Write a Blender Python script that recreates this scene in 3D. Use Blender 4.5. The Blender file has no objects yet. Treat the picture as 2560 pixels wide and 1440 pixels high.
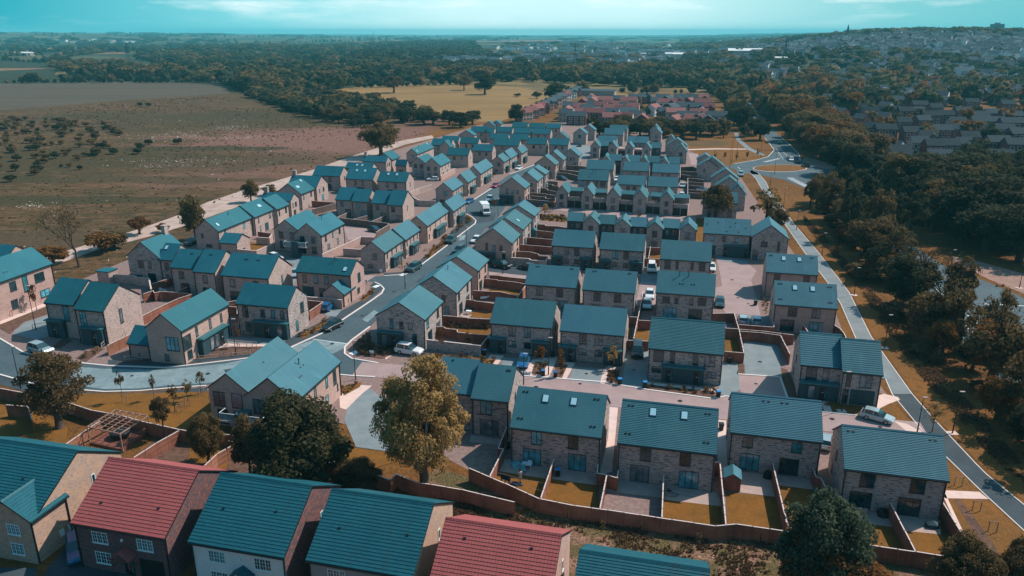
import bpy, math, random
import numpy as np
from mathutils import Vector, Matrix
random.seed(7)
R_ = math.radians
sc = bpy.context.scene
C = sc.collection
# ---------------------------------------------------------------- camera, sky, sun, exposure
TH = R_(18.35); FPX = 1930.0; CAMH = 50.0
cam = bpy.data.objects.new('camera', bpy.data.cameras.new('camera')); C.objects.link(cam)
cam.location = (0, 0, CAMH); cam.rotation_euler = (math.pi/2 - TH, 0, 0)
cam.data.sensor_width = 36; cam.data.lens = 36*FPX/2560
cam.data.clip_start = 0.5; cam.data.clip_end = 40000
sc.camera = cam
SUN_TO = Vector((0.83, 0.40, 0.98)).normalized()
sun_el = math.asin(SUN_TO.z); sun_az = math.atan2(SUN_TO.x, SUN_TO.y)
w = bpy.data.worlds.new('World'); sc.world = w; w.use_nodes = True
nt = w.node_tree; nt.nodes.clear(); N = nt.nodes.new; LK = nt.links.new
out = N('ShaderNodeOutputWorld'); bg = N('ShaderNodeBackground'); sky = N('ShaderNodeTexSky')
sky.sky_type = 'NISHITA'; sky.sun_disc = False; sky.sun_elevation = sun_el; sky.sun_rotation = sun_az
sky.air_density = 1.0; sky.dust_density = 1.0; sky.ozone_density = 2.0
tint = N('ShaderNodeMix'); tint.data_type = 'RGBA'; tint.blend_type = 'MULTIPLY'; tint.inputs[0].default_value = 1
LK(sky.outputs[0], tint.inputs[6]); tint.inputs[7].default_value = (0.50, 0.93, 0.92, 1)
# bright hazy sky ahead, deeper cyan to either side, thin wisps of cloud
tc = N('ShaderNodeTexCoord'); sep = N('ShaderNodeSeparateXYZ'); LK(tc.outputs['Generated'], sep.inputs[0])
def MATH(nt, op, a, b=None, c=None, clamp=False):
    m = nt.nodes.new('ShaderNodeMath'); m.operation = op; m.use_clamp = clamp
    for i, v in enumerate((a, b, c)):
        if v is None: continue
        if isinstance(v, (int, float)): m.inputs[i].default_value = v
        else: nt.links.new(v, m.inputs[i])
    return m.outputs[0]
def RAMP(nt, fac, stops, interp='LINEAR'):
    r = nt.nodes.new('ShaderNodeValToRGB'); r.color_ramp.interpolation = interp
    el = r.color_ramp.elements
    while len(el) < len(stops): el.new(0.5)
    for e, (p, c) in zip(el, stops):
        e.position = p; e.color = (*c, 1) if len(c) == 3 else c
    nt.links.new(fac, r.inputs[0]); return r.outputs[0]
azx = MATH(nt, 'MULTIPLY_ADD', sep.outputs[0], 0.75, 0.5, True)     # -0.66..0.66 -> 0..1 across the view
SKYK = 8.2
side = RAMP(nt, azx, [(0.0, (0.010, 0.27, 0.35)), (0.10, (0.018, 0.32, 0.40)), (0.28, (0.20, 0.57, 0.62)), (0.44, (0.52, 0.76, 0.78)), (0.62, (0.52, 0.76, 0.78)), (0.82, (0.19, 0.50, 0.53)), (1.0, (0.07, 0.36, 0.41))])
mp = N('ShaderNodeMapping'); mp.inputs['Scale'].default_value = (6, 6, 38); LK(tc.outputs['Generated'], mp.inputs[0])
cn = N('ShaderNodeTexNoise'); cn.inputs['Scale'].default_value = 1.0; cn.inputs['Detail'].default_value = 7; cn.inputs['Roughness'].default_value = 0.6; LK(mp.outputs[0], cn.inputs[0])
cr = RAMP(nt, cn.outputs[0], [(0.50, (0, 0, 0)), (0.70, (1, 1, 1))])
hmask = RAMP(nt, sep.outputs[2], [(0.0, (0, 0, 0)), (0.012, (0.25, 0.25, 0.25)), (0.045, (0.9, 0.9, 0.9))])
cm = MATH(nt, 'MULTIPLY', cr, hmask)
cmx = N('ShaderNodeMix'); cmx.data_type = 'RGBA'; LK(cm, cmx.inputs[0]); LK(side, cmx.inputs[6]); cmx.inputs[7].default_value = (0.85, 0.90, 0.90, 1)
sc_ = N('ShaderNodeVectorMath'); sc_.operation = 'SCALE'; LK(cmx.outputs[2], sc_.inputs[0]); fwd = nt.nodes.new('ShaderNodeMapRange'); fwd.clamp = True; LK(sep.outputs[1], fwd.inputs[0]); fwd.inputs[1].default_value = -0.1; fwd.inputs[2].default_value = 0.55; fwd.inputs[3].default_value = SKYK*0.28; fwd.inputs[4].default_value = SKYK; LK(fwd.outputs[0], sc_.inputs['Scale'])   # brightest towards the view, duller behind
upm = RAMP(nt, sep.outputs[2], [(0.0, (1, 1, 1)), (0.12, (1, 1, 1)), (0.45, (0, 0, 0))])
fin = N('ShaderNodeMix'); fin.data_type = 'RGBA'; LK(upm, fin.inputs[0]); LK(tint.outputs[2], fin.inputs[6]); LK(sc_.outputs[0], fin.inputs[7])
LK(fin.outputs[2], bg.inputs[0]); bg.inputs[1].default_value = 0.15; LK(bg.outputs[0], out.inputs[0])
sl = bpy.data.lights.new('sun', 'SUN'); sl.energy = 5.0; sl.angle = R_(0.53); sl.color = (1.0, 0.84, 0.76)
so = bpy.data.objects.new('sun', sl); C.objects.link(so); so.rotation_euler = (-SUN_TO).to_track_quat('-Z', 'Y').to_euler(); so.location = (0, 0, 200)
sc.view_settings.view_transform = 'Standard'; sc.view_settings.look = 'None'
sc.view_settings.exposure = 0.16; sc.view_settings.gamma = 1.0; sc.view_settings.use_curve_mapping = False
sc.cycles.max_bounces = 5; sc.cycles.diffuse_bounces = 2; sc.cycles.glossy_bounces = 2; sc.cycles.volume_bounces = 0
sc.cycles.transparent_max_bounces = 6

# ---------------------------------------------------------------- measuring: a point of the place seen at a pixel, at height z
def P(px, py, z=0.0):
    v = (px-1280)/FPX; u = (720-py)/FPX
    d = Vector((v, math.cos(TH)+u*math.sin(TH), -math.sin(TH)+u*math.cos(TH)))
    t = (z-CAMH)/d.z
    return Vector((d.x*t, d.y*t, z))
def tanphi(py):
    u = (720-py)/FPX
    return (math.sin(TH)-u*math.cos(TH))/(math.cos(TH)+u*math.sin(TH))
# ---------------------------------------------------------------- tags
def tag(o, label=None, cat=None, group=None, kind=None):
    if label: o['label'] = label
    if cat: o['category'] = cat
    if group: o['group'] = group
    if kind: o['kind'] = kind
    return o
def empty(name, loc=(0, 0, 0), rz=0.0, parent=None):
    o = bpy.data.objects.new(name, None); C.objects.link(o); o.location = loc; o.rotation_euler = (0, 0, rz); o.empty_display_size = 0.3
    if parent: o.parent = parent
    return o
ORD = ['first', 'second', 'third', 'fourth', 'fifth', 'sixth', 'seventh', 'eighth', 'ninth', 'tenth', 'eleventh', 'twelfth', 'thirteenth', 'fourteenth', 'fifteenth', 'sixteenth', 'seventeenth', 'eighteenth']
# ---------------------------------------------------------------- mesh collector
class MB:
    def __init__(s): s.v = []; s.f = []; s.m = []
    def face(s, pts, mi=0):
        k = len(s.v); s.v += [tuple(p) for p in pts]; s.f.append(tuple(range(k, k+len(pts)))); s.m.append(mi)
    def box(s, x0, x1, y0, y1, z0, z1, mi=0):
        k = len(s.v)
        s.v += [(x0, y0, z0), (x1, y0, z0), (x1, y1, z0), (x0, y1, z0), (x0, y0, z1), (x1, y0, z1), (x1, y1, z1), (x0, y1, z1)]
        for q in ((0, 3, 2, 1), (4, 5, 6, 7), (0, 1, 5, 4), (1, 2, 6, 5), (2, 3, 7, 6), (3, 0, 4, 7)):
            s.f.append(tuple(k+i for i in q)); s.m.append(mi)
    def bar(s, a, b, w, h, mi=0):
        a = Vector(a); b = Vector(b); d = (b-a).normalized()
        up = Vector((0, 0, 1)) if abs(d.z) < 0.95 else Vector((0, 1, 0))
        sx = d.cross(up).normalized()*w/2; sz = sx.cross(d).normalized()*h/2; k = len(s.v)
        for q in (a, b):
            for (i, j) in ((-1, -1), (1, -1), (1, 1), (-1, 1)): s.v.append(tuple(q+sx*i+sz*j))
        for q in ((0, 1, 2, 3), (7, 6, 5, 4), (0, 4, 5, 1), (1, 5, 6, 2), (2, 6, 7, 3), (3, 7, 4, 0)):
            s.f.append(tuple(k+i for i in q)); s.m.append(mi)
    def tube(s, pts, rad, n=8, mi=0, cap=True):
        rings = []
        if not isinstance(rad, (list, tuple)): rad = [rad]*len(pts)
        pts = [Vector(p) for p in pts]
        for i, p in enumerate(pts):
            d = (pts[min(i+1, len(pts)-1)]-pts[max(i-1, 0)]).normalized()
            up = Vector((0, 0, 1)) if abs(d.z) < 0.9 else Vector((1, 0, 0))
            a = d.cross(up).normalized(); b = d.cross(a).normalized(); k = len(s.v)
            for j in range(n):
                t = 2*math.pi*j/n; s.v.append(tuple(p+(a*math.cos(t)+b*math.sin(t))*rad[i]))
            rings.append(k)
        for i in range(len(pts)-1):
            for j in range(n):
                s.f.append((rings[i]+j, rings[i]+(j+1) % n, rings[i+1]+(j+1) % n, rings[i+1]+j)); s.m.append(mi)
        if cap:
            s.f.append(tuple(rings[0]+j for j in range(n))); s.m.append(mi)
            s.f.append(tuple(rings[-1]+n-1-j for j in range(n))); s.m.append(mi)
    def prism(s, prof, axis, a, b, mi=0):
        # closed profile (list of 2-tuples) extruded along axis 'x' (profile = y,z) or 'y' (profile = x,z) or 'z' (profile = x,y)
        def mk(p, t): return {'x': (t, p[0], p[1]), 'y': (p[0], t, p[1]), 'z': (p[0], p[1], t)}[axis]
        n = len(prof); k = len(s.v)
        s.v += [mk(p, a) for p in prof]+[mk(p, b) for p in prof]
        s.f.append(tuple(k+i for i in range(n))); s.m.append(mi)
        s.f.append(tuple(k+n+n-1-i for i in range(n))); s.m.append(mi)
        for i in range(n):
            j = (i+1) % n; s.f.append((k+i, k+n+i, k+n+j, k+j)); s.m.append(mi)
    def mesh(s, name, mats, smooth=False, fix=True):
        me = bpy.data.meshes.new(name); me.from_pydata(s.v, [], s.f)
        for m in (mats if isinstance(mats, (list, tuple)) else [mats]): me.materials.append(m)
        me.polygons.foreach_set('material_index', s.m)
        if fix:
            import bmesh
            b = bmesh.new(); b.from_mesh(me); bmesh.ops.recalc_face_normals(b, faces=b.faces); b.to_mesh(me); b.free()
        if smooth: me.polygons.foreach_set('use_smooth', [True]*len(me.polygons))
        me.update(); return me
    def build(s, name, mats, parent=None, loc=(0, 0, 0), rz=0.0, smooth=False, fix=True):
        return link(name, s.mesh(name, mats, smooth, fix), parent, loc, rz)
def link(name, me, parent=None, loc=(0, 0, 0), rz=0.0, scale=None):
    o = bpy.data.objects.new(name, me); C.objects.link(o); o.location = loc; o.rotation_euler = (0, 0, rz)
    if scale: o.scale = scale if isinstance(scale, (tuple, list)) else (scale,)*3
    if parent: o.parent = parent
    return o
def npmesh(name, V, F, mats, mi=None, smooth=False):
    me = bpy.data.meshes.new(name); V = np.asarray(V, np.float32); F = np.asarray(F, np.int32); n = F.shape[1]
    me.vertices.add(len(V)); me.vertices.foreach_set('co', V.ravel())
    me.loops.add(F.size); me.loops.foreach_set('vertex_index', F.ravel())
    me.polygons.add(len(F)); me.polygons.foreach_set('loop_start', np.arange(0, F.size, n, dtype=np.int32)); 
    me.polygons.foreach_set('loop_total', np.full(len(F), n, np.int32))
    for m in mats: me.materials.append(m)
    if mi is not None: me.polygons.foreach_set('material_index', np.asarray(mi, np.int32))
    if smooth: me.polygons.foreach_set('use_smooth', [True]*len(F))
    me.update(calc_edges=True); return me
# ---------------------------------------------------------------- materials
MAT = {}
def mat(name, col, rough=0.8, spec=0.3, metal=0.0, noise=None, bump=None, obj_rand=0.0):
    """noise = (scale_xyz, colour2, low, high[, detail]); several may be chained in a list"""
    m = bpy.data.materials.new(name); m.use_nodes = True; t = m.node_tree; b = t.nodes['Principled BSDF']
    b.inputs['Base Color'].default_value = (*col, 1); b.inputs['Roughness'].default_value = rough
    b.inputs['Specular IOR Level'].default_value = spec; b.inputs['Metallic'].default_value = metal
    cur = None
    if noise or bump or obj_rand:
        tcn = t.nodes.new('ShaderNodeTexCoord')
        oi = t.nodes.new('ShaderNodeObjectInfo')
        src = t.nodes.new('ShaderNodeVectorMath'); src.operation = 'MULTIPLY_ADD'
        t.links.new(oi.outputs['Random'], src.inputs[0]); src.inputs[1].default_value = (37, 91, 53); t.links.new(tcn.outputs['Object'], src.inputs[2])
        rgb = t.nodes.new('ShaderNodeRGB'); rgb.outputs[0].default_value = (*col, 1); cur = rgb.outputs[0]
    if noise:
        for nz in (noise if isinstance(noise, list) else [noise]):
            s, c2, lo, hi = nz[:4]; det = nz[4] if len(nz) > 4 else 4
            mpn = t.nodes.new('ShaderNodeMapping'); mpn.inputs['Scale'].default_value = s if isinstance(s, tuple) else (s, s, s)
            t.links.new(src.outputs[0], mpn.inputs[0])
            nn = t.nodes.new('ShaderNodeTexNoise'); nn.inputs['Scale'].default_value = 1; nn.inputs['Detail'].default_value = det; nn.inputs['Roughness'].default_value = 0.6
            t.links.new(mpn.outputs[0], nn.inputs[0])
            r = RAMP(t, nn.outputs[0], [(lo, (0, 0, 0)), (hi, (1, 1, 1))])
            mx = t.nodes.new('ShaderNodeMix'); mx.data_type = 'RGBA'; t.links.new(r, mx.inputs[0]); t.links.new(cur, mx.inputs[6]); mx.inputs[7].default_value = (*c2, 1); cur = mx.outputs[2]
    if obj_rand:
        hv = t.nodes.new('ShaderNodeHueSaturation'); v = MATH(t, 'MULTIPLY_ADD', oi.outputs['Random'], 2*obj_rand, 1-obj_rand); t.links.new(v, hv.inputs['Value'])
        hh = MATH(t, 'MULTIPLY_ADD', oi.outputs['Random'], 0.014, 0.493); t.links.new(hh, hv.inputs['Hue'])
        t.links.new(cur, hv.inputs['Color']); cur = hv.outputs[0]
    if cur is not None: t.links.new(cur, b.inputs['Base Color'])
    if bump:
        s, st, dist = bump
        mpn = t.nodes.new('ShaderNodeMapping'); mpn.inputs['Scale'].default_value = s if isinstance(s, tuple) else (s, s, s); t.links.new(tcn.outputs['Object'], mpn.inputs[0])
        nn = t.nodes.new('ShaderNodeTexNoise'); nn.inputs['Scale'].default_value = 1; nn.inputs['Detail'].default_value = 5; t.links.new(mpn.outputs[0], nn.inputs[0])
        bp = t.nodes.new('ShaderNodeBump'); bp.inputs['Strength'].default_value = st; bp.inputs['Distance'].default_value = dist
        t.links.new(nn.outputs[0], bp.inputs['Height']); t.links.new(bp.outputs[0], b.inputs['Normal'])
    MAT[name] = m; return m
BRK = ((1.6, 1.6, 9.0), )
mat('brick_buff', (0.40, 0.315, 0.28), 0.9, 0.2, noise=[((0.5, 0.5, 0.7), (0.48, 0.37, 0.33), 0.35, 0.65), ((1.9, 1.9, 9), (0.13, 0.115, 0.12), 0.53, 0.62, 6), ((5, 5, 22), (0.44, 0.36, 0.33), 0.56, 0.7, 3)], obj_rand=0.06)
mat('brick_pink', (0.42, 0.285, 0.24), 0.9, 0.2, noise=[((0.5, 0.5, 0.7), (0.48, 0.34, 0.29), 0.35, 0.65), ((1.9, 1.9, 9), (0.19, 0.12, 0.115), 0.57, 0.66, 6), ((5, 5, 22), (0.46, 0.35, 0.32), 0.58, 0.7, 3)], obj_rand=0.06)
mat('brick_grey', (0.36, 0.31, 0.285), 0.9, 0.2, noise=[((0.5, 0.5, 0.7), (0.44, 0.37, 0.34), 0.35, 0.65), ((1.6, 1.6, 7), (0.10, 0.105, 0.115), 0.51, 0.60, 6), ((5, 5, 22), (0.48, 0.42, 0.39), 0.56, 0.7, 3)], obj_rand=0.06)
mat('brick_plum', (0.19, 0.088, 0.078), 0.9, 0.2, noise=[((1.6, 1.6, 5), (0.085, 0.07, 0.085), 0.42, 0.58, 6), ((4.5, 4.5, 14), (0.42, 0.25, 0.21), 0.60, 0.66, 4)])
mat('brick_sand', (0.50, 0.335, 0.235), 0.9, 0.2, noise=[((0.6, 0.6, 1.2), (0.40, 0.30, 0.25), 0.4, 0.62), ((2.5, 2.5, 13), (0.29, 0.20, 0.15), 0.53, 0.60, 4)])
mat('brick_red', (0.20, 0.07, 0.06), 0.9, 0.2, noise=((2, 2, 7), (0.11, 0.05, 0.05), 0.45, 0.62), obj_rand=0.15)
mat('render_white', (0.66, 0.70, 0.70), 0.85, 0.2, noise=((0.4, 0.4, 0.4), (0.58, 0.61, 0.61), 0.4, 0.7))
mat('render_grey', (0.33, 0.30, 0.29), 0.85, 0.2, noise=((0.5, 0.5, 0.5), (0.27, 0.25, 0.25), 0.4, 0.7))
def roofmat(name, col, var, rough=0.45, spec=0.5):
    m = mat(name, col, rough, spec, noise=[((0.25, 0.25, 0.25), var, 0.35, 0.7), ((3, 9, 9), tuple(c*0.78 for c in col), 0.55, 0.8, 3), ((0.9, 0.22, 0.22), tuple(min(1, c*1.22+.006) for c in col), 0.56, 0.72, 6)], obj_rand=0.15)
    t = m.node_tree; b = t.nodes['Principled BSDF']                 # tile courses: small bump along the slope
    tcn = t.nodes.new('ShaderNodeTexCoord'); wv = t.nodes.new('ShaderNodeTexWave'); wv.wave_type = 'BANDS'; wv.bands_direction = 'Y'; wv.wave_profile = 'SAW'
    wv.inputs['Scale'].default_value = 1.0; wv.inputs['Distortion'].default_value = 0.3; t.links.new(tcn.outputs['Object'], wv.inputs[0])
    bp = t.nodes.new('ShaderNodeBump'); bp.inputs['Strength'].default_value = 0.35; bp.inputs['Distance'].default_value = 0.05
    t.links.new(wv.outputs[1], bp.inputs['Height']); t.links.new(bp.outputs[0], b.inputs['Normal']); return m
roofmat('slate', (0.037, 0.135, 0.166), (0.049, 0.155, 0.184), 0.6, 0.14)
roofmat('slate_far', (0.036, 0.165, 0.205), (0.034, 0.19, 0.228), 0.7, 0.1)
roofmat('slate_deep', (0.015, 0.118, 0.150), (0.021, 0.135, 0.168), 0.6, 0.14)
mat('tile_teal', (0.009, 0.088, 0.116), 0.55, 0.2, noise=[((0.3, 0.3, 0.3), (0.012, 0.105, 0.132), 0.35, 0.7), ((2.4, 6, 6), (0.007, 0.070, 0.092), 0.5, 0.7, 2), ((1.1, 0.3, 0.3), (0.016, 0.078, 0.096), 0.57, 0.72, 6)])
mat('tile_red', (0.29, 0.078, 0.075), 0.75, 0.2, noise=[((0.3, 0.3, 0.3), (0.33, 0.092, 0.087), 0.35, 0.7), ((2.4, 6, 6), (0.26, 0.062, 0.062), 0.5, 0.7, 2), ((0.8, 0.35, 0.35), (0.27, 0.075, 0.07), 0.6, 0.75, 5)])
t = MAT['tile_red'].node_tree; tcn = t.nodes.new('ShaderNodeTexCoord'); wv = t.nodes.new('ShaderNodeTexWave'); wv.bands_direction = 'X'; wv.inputs['Scale'].default_value = 1.05; wv.inputs['Distortion'].default_value = 0.0; t.links.new(tcn.outputs['Object'], wv.inputs[0])
bp = t.nodes.new('ShaderNodeBump'); bp.inputs['Strength'].default_value = 0.35; bp.inputs['Distance'].default_value = 0.03; t.links.new(wv.outputs[1], bp.inputs['Height']); t.links.new(bp.outputs[0], t.nodes['Principled BSDF'].inputs['Normal'])   # rolled pantiles
mat('frame_dark', (0.018, 0.045, 0.055), 0.5, 0.4)
mat('panel_dark', (0.022, 0.055, 0.070), 0.6, 0.3, noise=((8, 8, 0.4), (0.03, 0.072, 0.088), 0.4, 0.6))
mat('canopy', (0.03, 0.13, 0.15), 0.5, 0.4)
mat('gutter', (0.008, 0.012, 0.015), 0.5, 0.4)
mat('frame_white', (0.62, 0.74, 0.76), 0.5, 0.4)
mat('black', (0.006, 0.008, 0.010), 0.5, 0.4)
def glass(name, col, rough=0.08, spec=0.8):
    return mat(name, col, rough, spec, noise=((0.9, 0.9, 0.9), tuple(min(1, c*1.9+0.004) for c in col), 0.45, 0.6), obj_rand=0.3)
glass('glass_dark', (0.010, 0.030, 0.038)); glass('glass_teal', (0.035, 0.17, 0.21)); glass('glass_curtain', (0.09, 0.105, 0.115))
mat('skylight', (0.35, 0.62, 0.70), 0.15, 0.8)
mat('concrete', (0.42, 0.36, 0.33), 0.9, 0.2, noise=((0.6, 0.6, 0.6), (0.36, 0.31, 0.29), 0.4, 0.65))
mat('patio', (0.40, 0.305, 0.265), 0.9, 0.2, noise=((1.1, 1.1, 1.1), (0.33, 0.26, 0.235), 0.4, 0.65))
mat('slab_light', (0.62, 0.475, 0.42), 0.9, 0.2, noise=((1, 1, 1), (0.54, 0.42, 0.375), 0.4, 0.65))
mat('fence_wood', (0.26, 0.105, 0.068), 0.9, 0.15, noise=[((7, 7, 0.3), (0.17, 0.070, 0.050), 0.4, 0.6), ((0.4, 0.4, 0.4), (0.32, 0.15, 0.10), 0.4, 0.7)], obj_rand=0.1)
mat('fence_grey', (0.17, 0.13, 0.115), 0.9, 0.15, noise=[((7, 7, 0.3), (0.12, 0.095, 0.085), 0.4, 0.6)], obj_rand=0.1)
mat('fence_cap', (0.55, 0.48, 0.45), 0.8, 0.2)
mat('deck_wood', (0.22, 0.09, 0.06), 0.8, 0.2, noise=((9, 1, 1), (0.16, 0.06, 0.045), 0.4, 0.6))
mat('pergola_wood', (0.34, 0.21, 0.155), 0.8, 0.2, noise=((2, 2, 2), (0.27, 0.16, 0.12), 0.4, 0.6))
mat('lawn', (0.195, 0.086, 0.018), 0.95, 0.1, noise=[((0.5, 0.5, 0.5), (0.14, 0.070, 0.017), 0.35, 0.65), ((1.6, 1.6, 1.6), (0.10, 0.060, 0.018), 0.55, 0.75, 6), ((6, 6, 6), (0.27, 0.135, 0.036), 0.55, 0.75, 3), ((2.5, 2.5, 2.5), (0.23, 0.15, 0.085), 0.66, 0.74, 4)], bump=(9, .8, .06))
mat('soil', (0.135, 0.075, 0.055), 0.95, 0.1, noise=[((1.5, 1.5, 1.5), (0.08, 0.05, 0.036), 0.4, 0.6), ((8, 8, 8), (0.25, 0.16, 0.12), 0.6, 0.7, 2)], bump=(4, 0.6, 0.1))
mat('gravel_pink', (0.245, 0.180, 0.160), 0.95, 0.1, noise=((2, 2, 2), (0.19, 0.13, 0.12), 0.4, 0.6))
# ---------------------------------------------------------------- windows, doors, porches (built once, shared by copies)
_wc = {}
def win_mesh(wd, ht, kind, white=False):
    """a window facing -y, origin at the middle of its sill; returns (frame mesh, pane mesh maker)"""
    key = (round(wd, 2), round(ht, 2), kind, white)
    if key in _wc: return _wc[key]
    f = MB(); p = MB(); t = 0.06 if not white else 0.07
    y0, y1 = -0.05, 0.02
    f.box(-wd/2, -wd/2+t, y0, y1, 0, ht); f.box(wd/2-t, wd/2, y0, y1, 0, ht)
    f.box(-wd/2+t, wd/2-t, y0, y1, 0, t); f.box(-wd/2+t, wd/2-t, y0, y1, ht-t, ht)
    n = {'1': 1, '2': 2, 't': 2, 'fd': 3, 'fd4': 4, '3': 3, 'cor': 3}.get(kind, 1)
    for i in range(1, n):
        x = -wd/2+wd*i/n; f.box(x-0.035, x+0.035, y0-0.004, y1, t, ht-t)
    if kind == '2': f.box(0.035, wd/2-t, y0-0.002, y1, ht*0.36, ht*0.36+0.06)
    if kind == 'cor': f.box(-wd/2+t, -wd/2+wd/3-0.035, y0-0.002, y1, ht*0.45, ht*0.45+0.06)
    if kind == '3':
        for i in range(3):                                      # cottage style glazing bars
            xc = -wd/2+wd*(i+0.5)/3; f.box(xc-0.015, xc+0.015, y0+0.01, y1, t, ht-t)
            for zz in (0.36, 0.66): f.box(xc-wd/6+0.04, xc-0.016, y0+0.01, y1, ht*zz, ht*zz+0.03); f.box(xc+0.016, xc+wd/6-0.04, y0+0.01, y1, ht*zz, ht*zz+0.03)
    if kind in ('fd', 'fd4'):
        for i in range(1, n): f.box(-wd/2+wd*i/n-0.1, -wd/2+wd*i/n-0.08, y0-0.03, y0-0.001, 0.95, 1.15, 0)
    f.box(-wd/2-0.05, wd/2+0.05, y0-0.05, y0-0.001, -0.05, 0.01) if kind not in ('fd', 'fd4') else None
    p.box(-wd/2+t*0.5, wd/2-t*0.5, -0.02, 0.004, t*0.5, ht-t*0.5)
    _wc[key] = (f.mesh('window_frame', MAT['frame_white' if white else 'frame_dark']), {}, p)
    return _wc[key]
def pane_mesh(ent, g):
    if g not in ent[1]: ent[1][g] = ent[2].mesh('pane', MAT[g])
    return ent[1][g]
_fc = {}
def far_window(wd, ht, g, kind):
    key = (round(wd, 2), round(ht, 2), g, kind)
    if key not in _fc:
        f = MB(); f.box(-wd/2, wd/2, -0.05, 0.02, 0, ht, 0)
        if kind in ('2', 'fd', 'cor'): f.box(-wd/2+.1, -0.04, -0.06, -0.051, .1, ht-.1, 1); f.box(0.04, wd/2-.1, -0.06, -0.051, .1, ht-.1, 1)
        else: f.box(-wd/2+.1, wd/2-.1, -0.06, -0.051, .1, ht-.1, 1)
        _fc[key] = f.mesh('window', [MAT['frame_dark'], MAT[g]])
    return _fc[key]
rw = random.Random(11)
def add_window(root, loc, rz, wd, ht, kind, lod, s=1.0, white=False, g=None):
    if g is None: g = rw.choices(['glass_dark', 'glass_teal', 'glass_curtain'], [0.5, 0.2, 0.3])[0]
    nm = 'french_doors' if kind in ('fd', 'fd4') else 'window'
    if lod >= 1:
        e = win_mesh(wd, ht, kind, white); o = link(nm, e[0], root, loc, rz, s)
        link('pane', pane_mesh(e, g), o)
    else:
        o = link(nm, far_window(wd, ht, g, kind), root, loc, rz, s)
    return o
def face_place(face, u, z, L, d):
    return {'f': ((u*L, 0, z), 0.0), 'r': ((L, u*d, z), math.pi/2), 'l': ((0, (1-u)*d, z), -math.pi/2), 'b': (((1-u)*L, d, z), math.pi)}[face]
_pc = {}
def door_obj(root, loc, rz, s=1.0, lod=1):
    if 'door' not in _pc:
        m = MB(); m.box(-0.5, 0.5, -0.05, 0.01, 0, 2.1, 0); m.box(-0.44, 0.44, -0.065, -0.051, 0.03, 2.02, 1); m.box(-0.1, 0.1, -0.075, -0.066, 1.25, 1.33, 2)
        m.box(0.3, 0.38, -0.075, -0.066, 0.4, 1.8, 3); _pc['door'] = m.mesh('door', [MAT['frame_dark'], MAT['black'], MAT['frame_white'], MAT['glass_teal']])
    return link('door', _pc['door'], root, loc, rz, s)
def porch(root, face, u0, u1, L, d, s, depth=0.95, doors=(0.5,), winu=(), z=2.55):
    """dark boarded bay with a flat canopy, on a face between u0 and u1"""
    W = (u1-u0)*(L if face in 'fb' else d); (cx, cy, _), rz = face_place(face, (u0+u1)/2, 0, L, d); zz = z*s
    m = MB(); m.box(-W/2, W/2, -depth, 0.0, 0.0, zz-0.012); 
    o = m.build('porch', MAT['panel_dark'], root, (cx, cy, 0), rz)
    c = MB(); c.box(-W/2-0.15, W/2+0.15, -depth-0.35, -0.01, zz, zz+0.16); c.box(-W/2+0.1, W/2-0.1, -depth-0.1, -0.2, zz+0.161, zz+0.22)
    c.build('canopy', MAT['canopy'], o)
    for du in doors: door_obj(o, ((du-0.5)*W, -depth, 0.02), 0, s)
    for du in winu:
        e = win_mesh(0.9, 1.9, '1'); q = link('window', e[0], o, ((du-0.5)*W, -depth, 0.3*s), 0, s); link('pane', pane_mesh(e, 'glass_curtain'), q)
    return o
def roof_mb(L, d, h, rise, ov=0.28, vo=0.1, th=0.13, steps=0, hip=None):
    k = rise/(d/2); top = []
    y0, z0 = -ov, h-ov*k+0.015
    if steps:
        for i in range(steps):
            a = i/steps; b = (i+1)/steps; ya = y0+(d/2-y0)*a; yb = y0+(d/2-y0)*b
            za = z0+(h+rise+0.015-z0)*a; zb = z0+(h+rise+0.015-z0)*b
            top += [(ya, za+th+0.045), (yb, zb+th)]
    else: top = [(y0, z0+th), (d/2, h+rise+0.015+th)]
    y1 = d+ov; mb = MB()
    prof = [(y0, z0)]+top+[(y1, z0+th), (y1, z0), (d/2, h+rise+0.015)]
    mb.prism(prof, 'x', -vo, L+vo, 0)
    if steps:   # ridge tiles
        mb.prism([(d/2-0.16, h+rise+th-0.02), (d/2, h+rise+th+0.12), (d/2+0.16, h+rise+th-0.02)], 'x', -vo-0.02, L+vo+0.02, 0)
    # dark verge and fascia lines
    for x in (-vo-0.025, L+vo):
        mb.prism([(y0-.01, z0-.03), (y0-.01, z0+th+.01), (d/2, h+rise+.015+th+.01), (y1+.01, z0+th+.01), (y1+.01, z0-.03), (d/2, h+rise-.02)], 'x', x, x+0.025, 1)
    return mb
def slope_pt(u, v, L, d, h, rise):  # front slope point
    return (u*L, v*d/2, h+v*rise+0.15)
houses = []
def frame_from(A, B, Rpx, end, F, h, k):
    a = P(*A, h); b = P(*B, h); u = (b-a); L = u.length; u.normalize(); n = Vector((-u.y, u.x, 0)); E = a if end == 'A' else b
    if F is not None and not isinstance(F, (int, float)): d = (P(*F, h)-E).dot(n)
    elif isinstance(F, (int, float)): d = F
    else:
        lo, hi = 2.0, 30.0
        for _ in range(40):
            m = (lo+hi)/2; q = E+n*m/2; z = h+k*m/2
            if (CAMH-z)/q.y > tanphi(Rpx[1]): lo = m
            else: hi = m
        d = (lo+hi)/2
    q = E+n*d/2; rise = CAMH-q.y*tanphi(Rpx[1])-h
    return a, u, n, L, d, rise
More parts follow.
